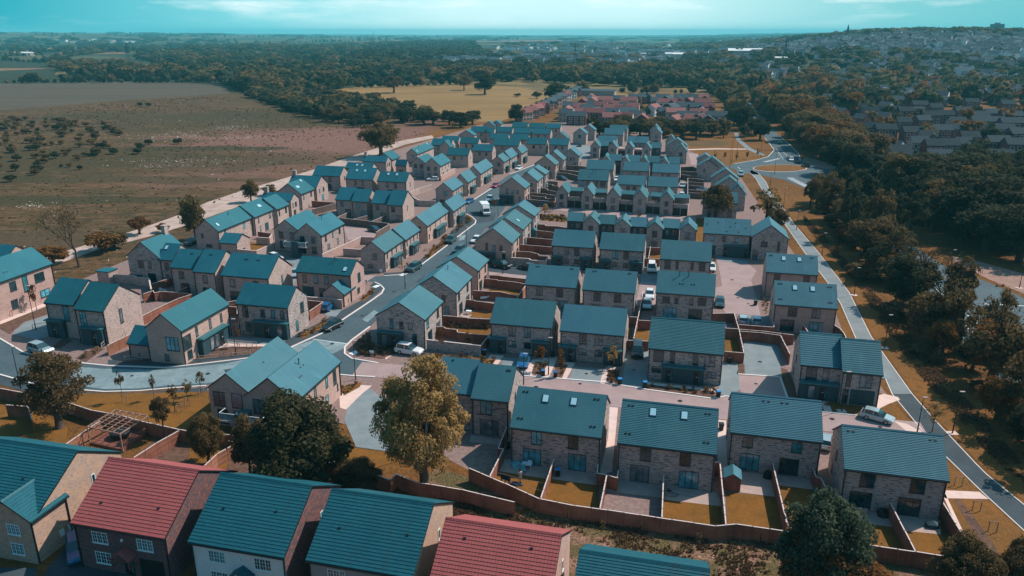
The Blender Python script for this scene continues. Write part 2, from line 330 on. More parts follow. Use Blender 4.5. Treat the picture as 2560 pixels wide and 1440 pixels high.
def make_house(a, u, L, d, rise, h, pat=(), wall='brick_buff', roof='slate', lod=1, vents=(), lights=(), flues=(), steps=0, label='', group=None, name='brick_house', porches=(), chim=None, pipes=(0, 1), white=False, cat='house', ov=0.28, backroof=None, ws=None):
    s = ws or h/5.1
    rz = math.atan2(u.y, u.x); root = empty(name, (a.x, a.y, 0), rz); tag(root, label, cat, group)
    root['_L'] = L; root['_d'] = d
    m = MB(); m.prism([(0, -0.3), (d, -0.3), (d, h), (d/2, h+rise), (0, h)], 'x', 0, L); m.build('wall', MAT[wall], root)
    rf = roof_mb(L, d, h, rise, ov=ov, steps=steps).build('roof', [MAT[roof], MAT['gutter']], root)
    g = MB(); kk = rise/(d/2); g.box(-0.1, L+0.1, -ov-0.11, -ov-0.012, h-ov*kk-0.06, h-ov*kk+0.06); g.build('gutter', MAT['gutter'], root)
    if lod >= 1:
        for e in pipes:
            q = MB(); x = 0.12 if e == 0 else L-0.12; q.box(x-0.05, x+0.05, -0.13, -0.002, 0, h-0.25); q.build('downpipe', MAT['gutter'], root)
    for (face, wu, z, wd, ht, kind) in pat:
        loc, wz = face_place(face, wu, z*s, L, d)
        if kind == 'door': door_obj(root, loc, wz, s)
        elif kind == 'gar':
            q = MB(); q.box(-wd/2, wd/2, -0.04, 0.01, 0, ht); q.build('garage_door', MAT['panel_dark'], root, loc, wz).scale = (s, s, s)
        else: add_window(root, loc, wz, wd, ht, kind, lod, s, white)
    for p in porches: porch(root, p[0], p[1], p[2], L, d, s, *p[3:])
    ang = math.atan2(rise, d/2)
    for (vu, vv) in vents:
        if 'vent' not in _pc:
            q = MB(); q.box(-0.13, 0.13, -0.09, 0.09, -0.06, 0.08); _pc['vent'] = q.mesh('roof_vent', MAT['black'])
        o = link('roof_vent', _pc['vent'], rf, slope_pt(vu, vv, L, d, h, rise)); o.rotation_euler = (ang, 0, 0)
    for (vu, vv) in lights:
        if 'rl' not in _pc:
            q = MB(); q.box(-0.42, 0.42, -0.55, 0.55, -0.05, 0.09); _pc['rl'] = q.mesh('rooflight', MAT['frame_dark'])
            q = MB(); q.box(-0.33, 0.33, -0.46, 0.46, 0.09, 0.105); _pc['rlp'] = q.mesh('pane', MAT['skylight'])
        o = link('rooflight', _pc['rl'], rf, slope_pt(vu, vv, L, d, h, rise)); o.rotation_euler = (ang, 0, 0); link('pane', _pc['rlp'], o)
    for (vu, vv) in flues:
        if 'fl' not in _pc:
            q = MB(); q.tube([(0, 0, -0.1), (0, 0, 0.75)], 0.06, 8); q.tube([(0, 0, 0.75), (0, 0, 0.86)], 0.11, 8); _pc['fl'] = q.mesh('flue_pipe', MAT['black'])
        link('flue_pipe', _pc['fl'], rf, slope_pt(vu, vv, L, d, h, rise))
    if chim:
        cu, cw = chim; q = MB(); zt = h+rise+1.5*s; q.box(cu*L-cw/2, cu*L+cw/2, d/2-0.45, d/2+0.45, h+rise-0.8, zt); q.box(cu*L-cw/2-.06, cu*L+cw/2+.06, d/2-0.51, d/2+0.51, zt+.001, zt+0.12)
        q.build('chimney', MAT['brick_buff'], rf)
    houses.append((root, a, u, L, d, h, rise)); return root
def zc(c, p): return (c[0]+p[0]/c[2], c[1]+p[1]/c[2])
GRID = R_(-13.6)                                                     # the estate is laid out on one grid
def HE(c, A, B, Rp, end, F=None, h=5.1, k=0.72, snap=True, dm=(4.4, 8.7), **kw):
    """house measured from its near eave line (left A, right B), its ridge end and, where seen, its far eave corner"""
    A = zc(c, A); B = zc(c, B); Rp = zc(c, Rp); F = zc(c, F) if isinstance(F, tuple) else F
    a, u, n, L, d, rise = frame_from(A, B, Rp, end, F, h, k)
    if snap:
        g = GRID if abs(u.x) > 0.6 else GRID+math.pi/2
        v = Vector((math.cos(g), math.sin(g), 0)); mid = a+u*L/2
        if abs(u.x) > 0.6: L = L*u.x/v.x
        else: L = L*u.y/v.y
        a = mid-v*L/2; u = v; a.z = h
        if kw.get('cat') != 'outbuilding':
            if not (0.56 < rise/(d/2) < 0.85) or not (dm[0] < d < dm[1]): d = min(max(d, dm[0]), dm[1]); rise = 0.72*d/2
    rise = min(max(rise, 0.22*d), 0.62*d)
    return make_house(a, u, L, d, rise, h, **kw)
def HG(c, Lp, Rp, peak, far, h=5.1, snap=True, dm=(3.0, 8.3), **kw):
    """house with its gable towards the viewer: near left eave, near right eave, gable top, then its length in metres or its far right eave corner"""
    l = P(*zc(c, Lp), h); r = P(*zc(c, Rp), h); g = r-l; d = g.length; g.normalize()
    if snap: v = Vector((math.cos(GRID), math.sin(GRID), 0)); d = (r.x-l.x)/v.x; d = min(max(d, dm[0]), dm[1]); g = v
    u = Vector((-g.y, g.x, 0))
    L = far if isinstance(far, (int, float)) else (P(*zc(c, far), h)-r).y/u.y
    mid = r-g*d/2; rise = CAMH-mid.y*tanphi(zc(c, peak)[1])-h
    if d > 5.2 and not (0.56 < rise/(d/2) < 0.85): rise = 0.74*d/2
    rise = min(max(rise, 0.3*d), 0.6*d)
    return make_house(r, u, L, d, rise, h, **kw)
Z0 = (0, 560, 4); Z1 = (480, 400, 4); Z5 = (480, 700, 4); ZA = (860, 560, 4); ZB = (1000, 860, 4); ZD = (1400, 560, 4); ZE = (1500, 860, 4)
ZG = (1920, 800, 4); ZH = (1920, 1080, 4); ZT = 16/3; ZF = (860, 270, ZT); ZJ = (1280, 280, ZT); ZQ = (1040, 400, ZT); ZK = (1340, 430, 4); ZW = (480, 1080, 4); ZM = (1040, 1080, 4); ZL = (0, 1080, 4); ZN = (1640, 1080, 4); ZS = (1920, 480, 4); ZR = (1280, 200, 4)
PX = (0, 0, 1)
# ---- facade patterns: (face, u, sill z, width, height, kind)
REAR = [('f', .29, 3.0, 1.25, 1.7, '2'), ('f', .70, 3.0, 1.25, 1.7, '2'), ('f', .24, .12, 2.2, 2.2, 'fd'), ('f', .75, .12, 2.2, 2.2, 'fd')]
SIDE_R = [('r', .45, 3.3, .45, 1.3, '1'), ('r', .62, .9, .5, 1.1, '1')]
SIDE_L = [('l', .45, 3.3, .45, 1.3, '1'), ('l', .3, .9, .5, 1.1, '1')]
FRONT = [('f', .36, 3.0, 1.2, 1.75, '2'), ('f', .61, 3.0, 1.2, 1.75, '2'), ('f', .36, 1.1, 1.25, 1.05, '2'), ('f', .61, 1.1, 1.15, 1.05, '2')]
PFRONT = [('f', 0.0, .26, .7, (.72,)), ('f', .70, .97, .7, (.55,))]
WIDE = [('f', .14, 2.9, 1.5, 1.9, '1'), ('f', .33, 2.9, .75, 1.9, '1'), ('f', .64, 2.9, .8, 1.9, '1'), ('f', .83, 2.9, 1.5, 1.9, '2'), ('f', .12, 1.1, 1.4, 1.0, '2'), ('f', .87, 1.1, 1.4, 1.0, '2')]
TWO = [('f', .3, 3.0, 1.1, 1.5, '1'), ('f', .75, 3.0, 1.1, 1.5, '2'), ('f', .4, .15, 1.9, 2.1, 'fd')]
V4 = [(.07, .86), (.11, .86), (.88, .86), (.92, .86), (.07, .18), (.11, .18), (.88, .18), (.92, .18)]
V2 = [(.42, .82), (.48, .82), (.66, .82), (.71, .82)]
GFRONT = [('l', .32, 3.1, .6, 1.7, '1'), ('l', .53, 3.2, .7, 1.2, '1'), ('l', .72, 3.2, .7, 1.2, '1'), ('l', .80, .6, .8, 1.9, '1'), ('f', .2, 3.0, 1.0, 1.6, '1'), ('f', .75, 3.0, 1.0, 1.7, '2'), ('f', .3, .12, 1.9, 2.1, 'fd'), ('f', .75, .12, 1.9, 2.1, 'fd')]
GPORCH = [('l', .02, .56, .6, (.68,), (.3,))]
STREET = [('l', .6, 3.0, 1.2, 1.7, '2'), ('l', .4, .9, 1.5, .9, '2'), ('f', .15, 3.0, .55, 1.5, '1'), ('f', .38, 3.1, .55, 1.3, '1'), ('f', .6, 3.1, .55, 1.3, '1'), ('f', .85, 3.0, .55, 1.5, '1'), ('f', .1, .8, .8, 1.4, '1'), ('f', .9, .8, .8, 1.4, '1')]
SPORCH = [('f', .3, .72, .8, (.3,), (.7,))]
GAB2 = [('l', .28, 3.0, 1.2, 1.6, '2'), ('l', .72, 3.0, 1.2, 1.6, '2'), ('l', .3, .6, 1.3, 1.7, '2'), ('l', .72, .6, 1.3, 1.7, '2'), ('f', .2, 3.1, .9, 1.4, '1'), ('f', .5, 3.1, .6, 1.4, '1'), ('f', .8, 3.1, .9, 1.4, '1'), ('f', .3, .9, 1.2, 1.2, '1'), ('f', .7, .9, .8, 1.4, '1')]
GNARROW = [('l', .5, 2.9, 1.2, 1.6, '2'), ('l', .5, .5, 1.4, 1.4, '2')]
# ---------------------------------------------------------------- the estate, house by house
def lab(i, what, where): return '%s %s %s' % (ORD[i], what, where)
G_SEMI = 'brick semi-detached houses of the estate'
# nearest row, backing onto the long garden fence
kw = dict(wall='brick_grey', lod=2, group=G_SEMI)
HE(ZB, (340, 455), (715, 495), (815, 165), 'B', h=5.3, pat=[('f', .35, 3, 1.2, 1.7, '2')], pipes=(0,), vents=[(.3, .9)], label='half of a brick pair, teal roof partly behind the golden foreground tree', **kw)
HE(ZB, (718, 530), (1085, 567), (1165, 230), 'B', h=5.3, pat=[('f', .39, 2.9, 1.5, 1.9, '2'), ('f', .47, .1, 2.4, 2.1, 'fd')]+SIDE_R, vents=[(.8, .85), (.87, .85)], label='brick half house just right of the golden tree, its roof stepped lower than its neighbour', **kw)
HE(ZB, (1110, 815), (2010, 925), (2070, 515), 'B', (2103, 560) if False else None, k=.70, pat=REAR+SIDE_R, vents=V4, lights=[(.33, .74), (.65, .74)], label='brick pair with two rooflights whose patio holds a teal cover and white table', **kw)
HE(ZE, (183, 970), (1160, 1092), (1168, 660), 'B', k=.70, pat=REAR+SIDE_R, vents=V4, lights=[(.33, .76), (.66, .76)], steps=26, label='brick pair with two rooflights behind the bare pink gravel garden', **kw)
HE(ZE, (1310, 868), (2220, 970), (2195, 583), 'B', k=.70, pat=[('f', .2, 3.2, 1.2, 1.3, '1'), ('f', .74, 3.2, 1.2, 1.3, '2'), ('f', .24, .12, 2.2, 2.2, 'fd'), ('f', .68, .12, 2.2, 2.2, 'fd')]+SIDE_L, vents=[(.36, .85), (.42, .85), (.57, .85), (.63, .85)], steps=24, label='brick pair with banded teal roof behind the garden with a small shed', **kw)
HE(ZH, (768, 352), (1802, 475), (1722, 46), 'B', k=.66, pat=[('f', .24, 3.0, 1.5, 1.7, '2'), ('f', .73, 3.0, 1.5, 1.7, '2'), ('f', .2, .12, 2.3, 2.2, 'fd'), ('f', .68, .12, 2.3, 2.2, 'fd')]+SIDE_L, vents=[(.06, .86), (.11, .86), (.88, .86), (.93, .86)], steps=26, label='rightmost near brick pair beside the footpath, three garden chairs at its back', **kw)
# second row, fronts with dark porches
HE(ZA, (1465, 985), (2075, 1030), (2120, 780), 'B', pat=FRONT+SIDE_R, porches=PFRONT, label='brick pair with two porches where the blue car is parked', **kw)
HE(ZD, (5, 1055), (640, 1110), (670, 855), 'B', pat=FRONT+SIDE_R, porches=PFRONT, label='brick pair with two porches left of the parked dark van', **kw)
HE(ZD, (888, 1230), (1635, 1300), (1640, 997), 'B', pat=WIDE, porches=[('f', .2, .77, .8, (.17, .83))], steps=22, label='wide brick pair with one long central porch right of the dark van', **kw)
HE(ZG, (330, 435), (750, 475), (722, 158), 'B', h=5.1, pat=[('f', .28, 2.8, 1.5, 1.9, '2'), ('f', .62, 2.8, .8, 1.9, '1')]+SIDE_L, porches=[('f', .02, .98, .8, (.58,), (.3,))], steps=16, pipes=(0,), label='left half of the stepped striped-roof brick pair above the silver car', **kw)
HE(ZG, (748, 505), (1145, 543), (1105, 222), 'B', h=5.1, pat=[('f', .18, 2.8, .7, 1.9, '1'), ('f', .62, 2.8, 1.6, 1.9, '2'), ('f', .15, .2, .8, 2.2, '1'), ('f', .58, .1, 3.2, 2.3, 'gar')], steps=16, label='right half of the stepped striped-roof brick pair, garage facing the silver car', **kw)
# third row
kw['lod'] = 1
RR = [('f', .28, 3.0, 1.3, 1.6, '2'), ('f', .68, 3.0, 1.3, 1.6, '2'), ('f', .24, .12, 2.2, 2.2, 'fd'), ('f', .72, .12, 2.2, 2.2, 'fd')]
VB = [(.15, .88), (.2, .88), (.84, .88), (.88, .88)]
HE(ZA, (1815, 597), (2320, 632), (2345, 437), 'B', pat=RR+SIDE_R, vents=VB, label='brick pair directly behind the house where the blue car is parked', **kw)
HE(ZD, (230, 652), (745, 683), (770, 480), 'B', pat=RR+SIDE_R, vents=VB, label='brick pair left of the narrow drive with two white cars', **kw)
HE(ZD, (965, 680), (1540, 715), (1545, 503), 'B', pat=[('f', .18, 3.1, 1.3, 1.2, '2'), ('f', .36, 3.1, .7, 1.1, '1'), ('f', .62, 3.1, .7, 1.1, '1'), ('f', .8, 3.1, 1.4, 1.4, '2'), ('f', .26, .12, 2.4, 2.2, 'fd'), ('f', .7, .12, 2.4, 2.2, 'fd')], flues=[(.38, .8), (.54, .8)], vents=[(.4, .42), (.45, .42), (.6, .42), (.65, .42)], label='brick pair with two black flues between narrow drive and pink court', **kw)
HE(ZS, (70, 1115), (690, 1160), (670, 930), 'B', pat=[('f', .3, 3.0, 1.5, 1.6, '2'), ('f', .68, 3.0, 1.4, 1.6, '2'), ('f', .24, .12, 2.3, 2.2, 'fd'), ('f', .7, .12, 2.3, 2.2, 'fd')]+SIDE_L, vents=V4, lights=[(.33, .72), (.62, .72)], label='two-rooflight pair beside the footpath, nearer of two by the pink court', wall='brick_pink', lod=1, group=G_SEMI)
HE(ZD, (2065, 472), (2576, 505), (2480, 323), 'B', pat=[('f', .22, 3.0, 1.2, 1.6, '2'), ('f', .8, 3.0, 1.2, 1.6, '2'), ('f', .5, .12, 2, 2.1, 'fd')], vents=V4[:4], lights=[(.34, .72), (.65, .72)], label='two-rooflight pair beside the footpath, farther of two by the pink court', wall='brick_pink', lod=1, group=G_SEMI)
# fourth row
HE(ZA, (2080, 210), (2490, 232), (2510, 75), 'B', pat=FRONT+SIDE_R, porches=PFRONT, label='left one of the porch-fronted pairs below the zigzag-roofed terrace', **kw)
HE(ZD, (400, 247), (835, 265), (850, 105), 'B', pat=FRONT+SIDE_R, porches=PFRONT, label='middle one of the porch-fronted pairs, left of the white van', **kw)
HE(ZD, (1008, 345), (1505, 370), (1510, 185), 'B', pat=[('f', .15, 2.9, 1.3, 1.8, '2'), ('f', .34, 3.0, .6, 1.6, '1'), ('f', .64, 3.0, .6, 1.6, '1'), ('f', .84, 2.9, 1.3, 1.8, '2')], label='brick pair with four tall windows right of the white van', **kw)
HE(ZK, (1680, 608), (2140, 628), (2140, 478), 'B', h=5.4, pat=[('f', .2, 3.3, .7, 1.2, '1'), ('f', .45, 3.3, .7, 1.2, '1'), ('f', .72, 3.3, .7, 1.2, '1'), ('f', .18, .1, 2, 2.2, 'gar')], porches=[('f', .46, .99, .7, (.08, .92))], vents=[(.06, .55), (.3, .7), (.68, .7), (.57, .45), (.9, .4), (.5, .12), (.75, .12)], label='long flat-fronted brick block with wide dark porch at the head of the pink court', wall='brick_grey', lod=1, group='corner block houses')
HG(ZK, (2190, 668), (2520, 668), (2420, 578), 9.0, h=5.4, pat=[('l', .35, 3.0, 1.4, 1.2, '1'), ('l', .76, 2.2, .6, 2.2, '1'), ('l', .12, .1, 1.1, 2.2, '1')], label='gable-fronted brick corner house beside the grey footpath', wall='brick_grey', lod=1, roof='slate')
# narrow gable-fronted garage houses and zigzag terraces
def zig(c, items, base, links, h, where, linkh, garage=False, far=7.5, wall='brick_grey', gd=0.0, lod=0):
    for i, (l, r, pk) in enumerate(items):
        HG(c, l, r, pk, far, h=h, pat=GNARROW, label='%s narrow gable from the left in %s' % (ORD[i], where), wall=wall, lod=lod, group='narrow gabled houses', name='gabled_house')
    for i, (l, r, pk, F) in enumerate(links):
        pat = [('f', .3, 3.0, .8, 1.5, '2'), ('f', .72, 3.0, 1.2, 1.6, '2')] if not garage else []
        HE(c, l, r, pk, 'B', F, h=linkh, k=.45, pat=pat, wall='panel_dark', roof='slate', lod=lod, label='%s dark boarded link from the left in %s' % (ORD[i], where), group='dark boarded links between gabled houses', name='link_house', pipes=())
zig(ZK, [((468, 505), (628, 520), (545, 445)), ((782, 525), (943, 543), (865, 475)), ((1102, 545), (1266, 570), (1187, 503)), ((1433, 572), (1598, 588), (1522, 513))], 0,
    [((312, 483), (466, 492), (466, 412), 5.0), ((628, 512), (785, 520), (785, 435), 5.0), ((943, 535), (1103, 548), (1103, 462), 5.0), ((1266, 550), (1433, 562), (1433, 477), 5.0)], 4.9, 'the zigzag terrace behind the white van', 4.7, far=6.8, lod=1)
def garage_row(c, items, h, where, ghs):
    for i, (l, r, pk) in enumerate(items):
        HG(c, l, r, pk, 8.5, h=h, pat=GNARROW, label='%s narrow gable from the left in %s' % (ORD[i], where), wall='brick_grey', lod=1, group='narrow gabled houses', name='gabled_house')
        rr = P(*zc(c, r), h); nx = P(*zc(c, items[i+1][0]), h) if i+1 < len(items) else rr+(rr-P(*zc(c, l), h)).normalized()*ghs
        u = (nx-rr); L = u.length-0.1; u.normalize(); root = empty('garage', (rr.x+u.x*.05, rr.y+u.y*.05, 0), math.atan2(u.y, u.x))
        tag(root, '%s garage with roof terrace from the left in %s' % (ORD[i], where), 'garage', 'terrace-topped garages between gabled houses')
        m = MB(); m.box(0, L, 1.0, 6.0, 0, 2.55); m.box(0, L, 0.9, 1.1, 2.551, 3.4); m.box(0.05, L*.5-.1, .93, 1.0, 0, 2.1, 1); m.box(L*.5+.1, L-.05, .93, 1.0, 0, 2.1, 1); m.build('wall', [MAT['brick_grey'], MAT['black']], root)
        m = MB(); m.box(0.02, L-0.02, 1.12, 5.98, 2.56, 2.62); m.build('terrace_floor', MAT['patio'], root)
        m = MB(); m.prism([(4.2, 4.3), (8.2, 4.3), (8.2, 4.5), (6.2, 5.3), (4.2, 4.5)], 'x', 0.02, L-0.02); m.box(0.02, L-.02, 6.02, 8.2, 0, 4.29, 1); m.build('rear_roof', [MAT['slate'], MAT['brick_grey']], root)
        if i % 2 == 1 or i == 3:
            for q in range(4):
                mm = MB(); x = L*(.2+.2*q); mm.box(x-.25, x+.25, 2.2, 2.7, 2.625, 3.05); mm.box(x-.25, x+.25, 2.68, 2.75, 3.05, 3.5); mm.build('terrace_chair', MAT['concrete'], root)
garage_row(ZJ, [((590, 1080), (740, 1075), (690, 975)), ((923, 1082), (1080, 1100), (1020, 1005)), ((1265, 1105), (1430, 1120), (1360, 1020)), ((1614, 1130), (1790, 1145), (1700, 1045)), ((1975, 1160), (2150, 1170), (2070, 1070))], 4.7, 'the middle garage row', 4.2)
zig(ZJ, [((1185, 640), (1300, 645), (1245, 570)), ((1452, 655), (1560, 662), (1512, 588)), ((1700, 665), (1815, 672), (1757, 602)), ((1962, 683), (2086, 690), (2020, 612))], 0,
    [((1300, 640), (1455, 645), (1455, 583), 5.0), ((1560, 655), (1702, 660), (1702, 597), 5.0), ((1815, 665), (1965, 672), (1965, 610), 5.0), ((2086, 680), (2235, 688), (2235, 626), 5.0)], 4.9, 'the farther zigzag terrace', 4.7, far=6.5)
zig(ZJ, [((1045, 455), (1165, 460), (1118, 385)), ((1280, 462), (1395, 470), (1345, 400)), ((1505, 470), (1615, 478), (1563, 410)), ((1730, 478), (1850, 490), (1790, 418))], 0,
    [((1165, 448), (1283, 452), (1283, 395), 5.0), ((1850, 475), (1982, 480), (1982, 424), 5.0)], 4.9, 'the farthest gabled row', 4.6, far=6.5)
for i, (l, r) in enumerate((((1395, 492), (1505, 497)), ((1615, 500), (1730, 506)))):
    a = P(*zc(ZJ, l), 3); b = P(*zc(ZJ, r), 3); u = b-a; L = u.length-.1; root = empty('garage', (a.x+.05, a.y, 0), math.atan2(u.y, u.x))
    tag(root, '%s terrace-topped garage from the left in the farthest gabled row' % ORD[i], 'garage', 'terrace-topped garages between gabled houses')
    m = MB(); m.box(0, L, 1, 6, 0, 3); m.box(.1, L/2-.1, .93, 1, 0, 2.2, 1); m.box(L/2+.1, L-.1, .93, 1, 0, 2.2, 1); m.build('wall', [MAT['brick_grey'], MAT['black']], root)
    m = MB(); m.box(.05, L-.05, 1.1, 5.9, 3.01, 3.08); m.build('terrace_floor', MAT['patio'], root)
# back rows
kw = dict(wall='brick_grey', lod=0, group=G_SEMI)
BK = [('f', .4, 2.9, 1.1, 1.6, '2'), ('f', .62, 2.9, 1.1, 1.6, '2')]
ro = 'in the rows behind the middle garage row'
for i, (A, B, Rr) in enumerate([((1403, 960), (1775, 970), (1785, 855)), ((1820, 985), (2205, 995), (2210, 875)), ((1483, 775), (1822, 785), (1830, 675)), ((1872, 800), (2222, 808), (2230, 698))]):
    HE(ZJ, A, B, Rr, 'B', pat=BK+SIDE_R, label='brick pair with teal roof, %s %s' % (['near left', 'near right', 'far left', 'far right'][i], 'of the block of four behind the garage row'), **kw)
HE(ZJ, (878, 897), (1278, 912), (1290, 782), 'B', pat=WIDE[:4], vents=[(.35, .2), (.4, .2)], flues=[(.45, .75), (.55, .75)], label='brick pair with two flues left of the block of four behind the garage row', **kw)
HE(ZJ, (990, 755), (1350, 765), (1370, 648), 'B', pat=BK+SIDE_R, label='plain-roofed brick pair just behind the pair with two flues', **kw)
for i, (A, B, Rr) in enumerate([((1140, 392), (1388, 398), (1390, 322)), ((1535, 403), (1815, 412), (1815, 332)), ((1228, 298), (1480, 304), (1495, 222)), ((1300, 240), (1535, 246), (1545, 178))]):
    HE(ZJ, A, B, Rr, 'B', pat=BK+SIDE_R, flues=[(.45, .6), (.52, .6)] if i == 1 else (), label='teal-roofed brick pair behind the farthest gabled row, %s one' % ['left near', 'right near with flues', 'left middle', 'left farthest'][i], **kw)
# right-hand cluster and the back
HG(ZJ, (1848, 275), (1992, 285), (1915, 218), 7, pat=GNARROW, label='tall gabled house with twin peaks behind the farthest gabled row, nearer half', wall='brick_grey', lod=0)
HG(ZJ, (1838, 232), (1975, 240), (1912, 172), 6, pat=(), label='tall gabled house with twin peaks behind the farthest gabled row, farther half', wall='brick_grey', lod=0)
HG(ZJ, (2165, 512), (2332, 522), (2253, 430), 5.5, pat=GNARROW, label='nearest of three stacked gables at the right end near the basin', wall='brick_grey', lod=0)
HG(ZJ, (2068, 445), (2330, 452), (2200, 355), 5.5, pat=(), label='middle of three stacked gables at the right end near the basin', wall='brick_grey', lod=0)
HG(ZJ, (2050, 395), (2190, 398), (2135, 310), 5.5, pat=(), label='farthest of three stacked gables at the right end near the basin', wall='brick_grey', lod=0)
HG(ZJ, (820, 290), (990, 288), (905, 208), 5.5, pat=[('l', .5, 2.9, 1.1, 1.6, '2')], label='gabled house by the trees, left of the back rows, nearer half', wall='brick_grey', lod=0)
HG(ZJ, (935, 245), (1105, 240), (985, 152), 5.5, pat=(), label='gabled house by the trees, left of the back rows, farther half', wall='brick_grey', lod=0)
# five garden-backed gables beside the roundabout
SR = [((1880, 812), (2010, 798), (1955, 745)), ((1893, 885), (2055, 868), (1990, 800)), ((1913, 925), (2122, 868), (2035, 820)), ((1995, 980), (2262, 990), (2128, 868)), ((2012, 1050), (2310, 1078), (2165, 945)), ((2120, 1095), (2336, 1140), (2195, 1025))]
for i, (l, r, pk) in enumerate(SR):
    HG(ZR, l, r, pk, 5.0, h=5.1, pat=[('l', .35, 3, .7, 1.3, '1')], label='%s from the back of the gabled houses stepping along the roundabout side' % ORD[i], wall='brick_grey', lod=0, group='gabled houses along the roundabout side')
HE(ZR, (1890, 1195), (2280, 1250), (2275, 1150), 'B', 6, h=5.0, pat=[('f', .2, .3, 1.0, 3.8, '1'), ('f', .4, .3, 1.0, 3.8, '1'), ('f', .8, .3, 1.2, 3.8, '1')], label='brick block with tall dark windows behind the leafy tree near the footpath', wall='brick_grey', lod=0)
HG(ZS, (-40, 460), (30, 468), (-5, 405), 6, pat=(), label='low teal gable half hidden by the bare tree at the footpath', wall='brick_grey', lod=0) if False else None
# ---- pairs right of the main street (gable ends facing the viewer)
def rrow(c, l, r, pk, far, i, h=5.1, wall='brick_grey', lod=1, porch_=True, **k2):
    HG(c, l, r, pk, far, h=h, pat=GFRONT, porches=GPORCH if porch_ else (), wall=wall, lod=lod, label='%s house from the viewer along the right side of the main street' % ORD[i], group='houses along the right side of the main street', **k2)
rrow(ZA, (250, 908), (795, 955), (505, 790), (985, 770), 0, h=5.35, lod=2, wall='brick_grey')
rrow(ZA, (620, 650), (1115, 685), (860, 525), (1280, 525), 1, h=5.3, wall='brick_plum' if False else 'brick_grey', flues=[(.6, .8)])
rrow(ZA, (910, 430), (1330, 465), (1110, 335), (1450, 355), 2, wall='brick_pink')
rrow(ZA, (1300, 160), (1670, 190), (1480, 80), (1760, 100), 3, wall='brick_pink')
rrow(ZQ, (940, 905), (1415, 925), (1170, 780), (1525, 800), 4, wall='brick_grey', lights=[(.35, .45)])
rrow(ZQ, (1160, 700), (1570, 745), (1345, 615), (1650, 665), 5, lod=0)
rrow(ZQ, (1108, 365), (1450, 375), (1275, 270), (1535, 320), 6, lod=0, wall='brick_pink')
rrow(ZQ, (1345, 215), (1615, 280), (1440, 170), (1685, 215), 7, lod=0)
rrow(ZQ, (1440, 130), (1720, 190), (1550, 100), (1775, 150), 8, lod=0, porch_=False)
rrow(ZJ, (300, 695), (575, 703), (440, 588), (628, 665), 9, lod=0, wall='brick_pink')
rrow(ZJ, (420, 620), (680, 640), (545, 528), (728, 605), 10, lod=0, porch_=False)
rrow(ZJ, (655, 548), (890, 585), (780, 490), (932, 550), 11, lod=0, porch_=False)
# ---- terraces left of the main street
def lrow(c, l, r, pk, far, i, h=4.6, wall='brick_buff', lod=1, **k2):
    HG(c, l, r, pk, far, h=h, pat=STREET, porches=SPORCH, wall=wall, lod=lod, label='%s house from the viewer along the left side of the main street' % ORD[i], group='houses along the left side of the main street', **k2)
lrow(Z1, (1695, 890), (1920, 922), (1790, 820), (2110, 790), 0)
lrow(Z1, (1915, 760), (2125, 795), (2000, 690), (2262, 695), 1)
lrow(Z1, (2180, 585), (2345, 655), (2230, 565), (2566, 505), 2, wall='brick_pink')
lrow(ZQ, (330, 560), (490, 675), (365, 560), (648, 555), 3)
lrow(ZF, (1225, 1080), (1440, 1098), (1340, 1000), (1580, 1010), 4)
lrow(ZF, (1490, 900), (1645, 985), (1535, 880), (1740, 915), 5)
lrow(ZF, (1650, 810), (1815, 870), (1710, 775), (1975, 768), 6)
lrow(ZF, (1965, 710), (2130, 715), (2050, 640), (2215, 665), 7, lod=0)
lrow(ZF, (2070, 655), (2215, 668), (2145, 582), (2290, 610), 8, lod=0)
lrow(ZF, (2250, 590), (2365, 602), (2285, 535), (2475, 550), 9, lod=0)
lrow(ZJ, (-60, 585), (-5, 620), (-20, 530), (50, 575), 10, lod=0) if False else None
lrow(ZJ, (20, 500), (120, 545), (50, 490), (235, 500), 10, lod=0)
# ---- left part of the estate
GL = 'houses on the left of the estate'
kw = dict(wall='brick_buff', lod=2, roof='slate_deep', group=GL)
HE(Z0, (-400, 705), (525, 390), (350, 235), 'B', h=7.2, pat=[('f', .52, 3.3, 1, 1.2, '1'), ('f', .66, 2.6, .8, 2.1, '1'), ('f', .83, 3.2, 1.6, 1.2, '2'), ('f', .5, .9, 1, 1.2, '1'), ('f', .86, .9, 1.6, 1.0, '2')], flues=[(.45, .6)], vents=[(.5, .25), (.53, .25)], wall='brick_pink', label='leftmost brick house cut by the left edge, windows in a pink wall', lod=2, roof='slate_deep', group=GL)
HE(Z0, (-300, 335), (165, 285), (85, 215), 'B', h=7.0, label='teal roof peeping out behind the leftmost brick house', wall='brick_pink', lod=0, roof='slate_deep', group=GL)
HE(Z0, (450, 780), (740, 803), (925, 560), 'B', h=6.2, k=.75, pat=[('f', .68, 2.5, 1.0, 2.2, '1')], porches=[('f', .0, .6, .7, (.45,))], pipes=(0,), label='left half of the brick pair above the round-cornered driveway, stepped teal roof', **kw)
HE(Z0, (740, 845), (1040, 865), (1195, 615), 'B', (1425, 670), h=6.2, pat=[('f', .24, 2.3, 1.0, 2.4, '2')]+[('r', .42, 2.3, .6, 2.1, '1')], porches=[('f', .18, .92, .7, (.62,))], label='right half of the brick pair with sunlit gable beside the long orange fence', **kw)
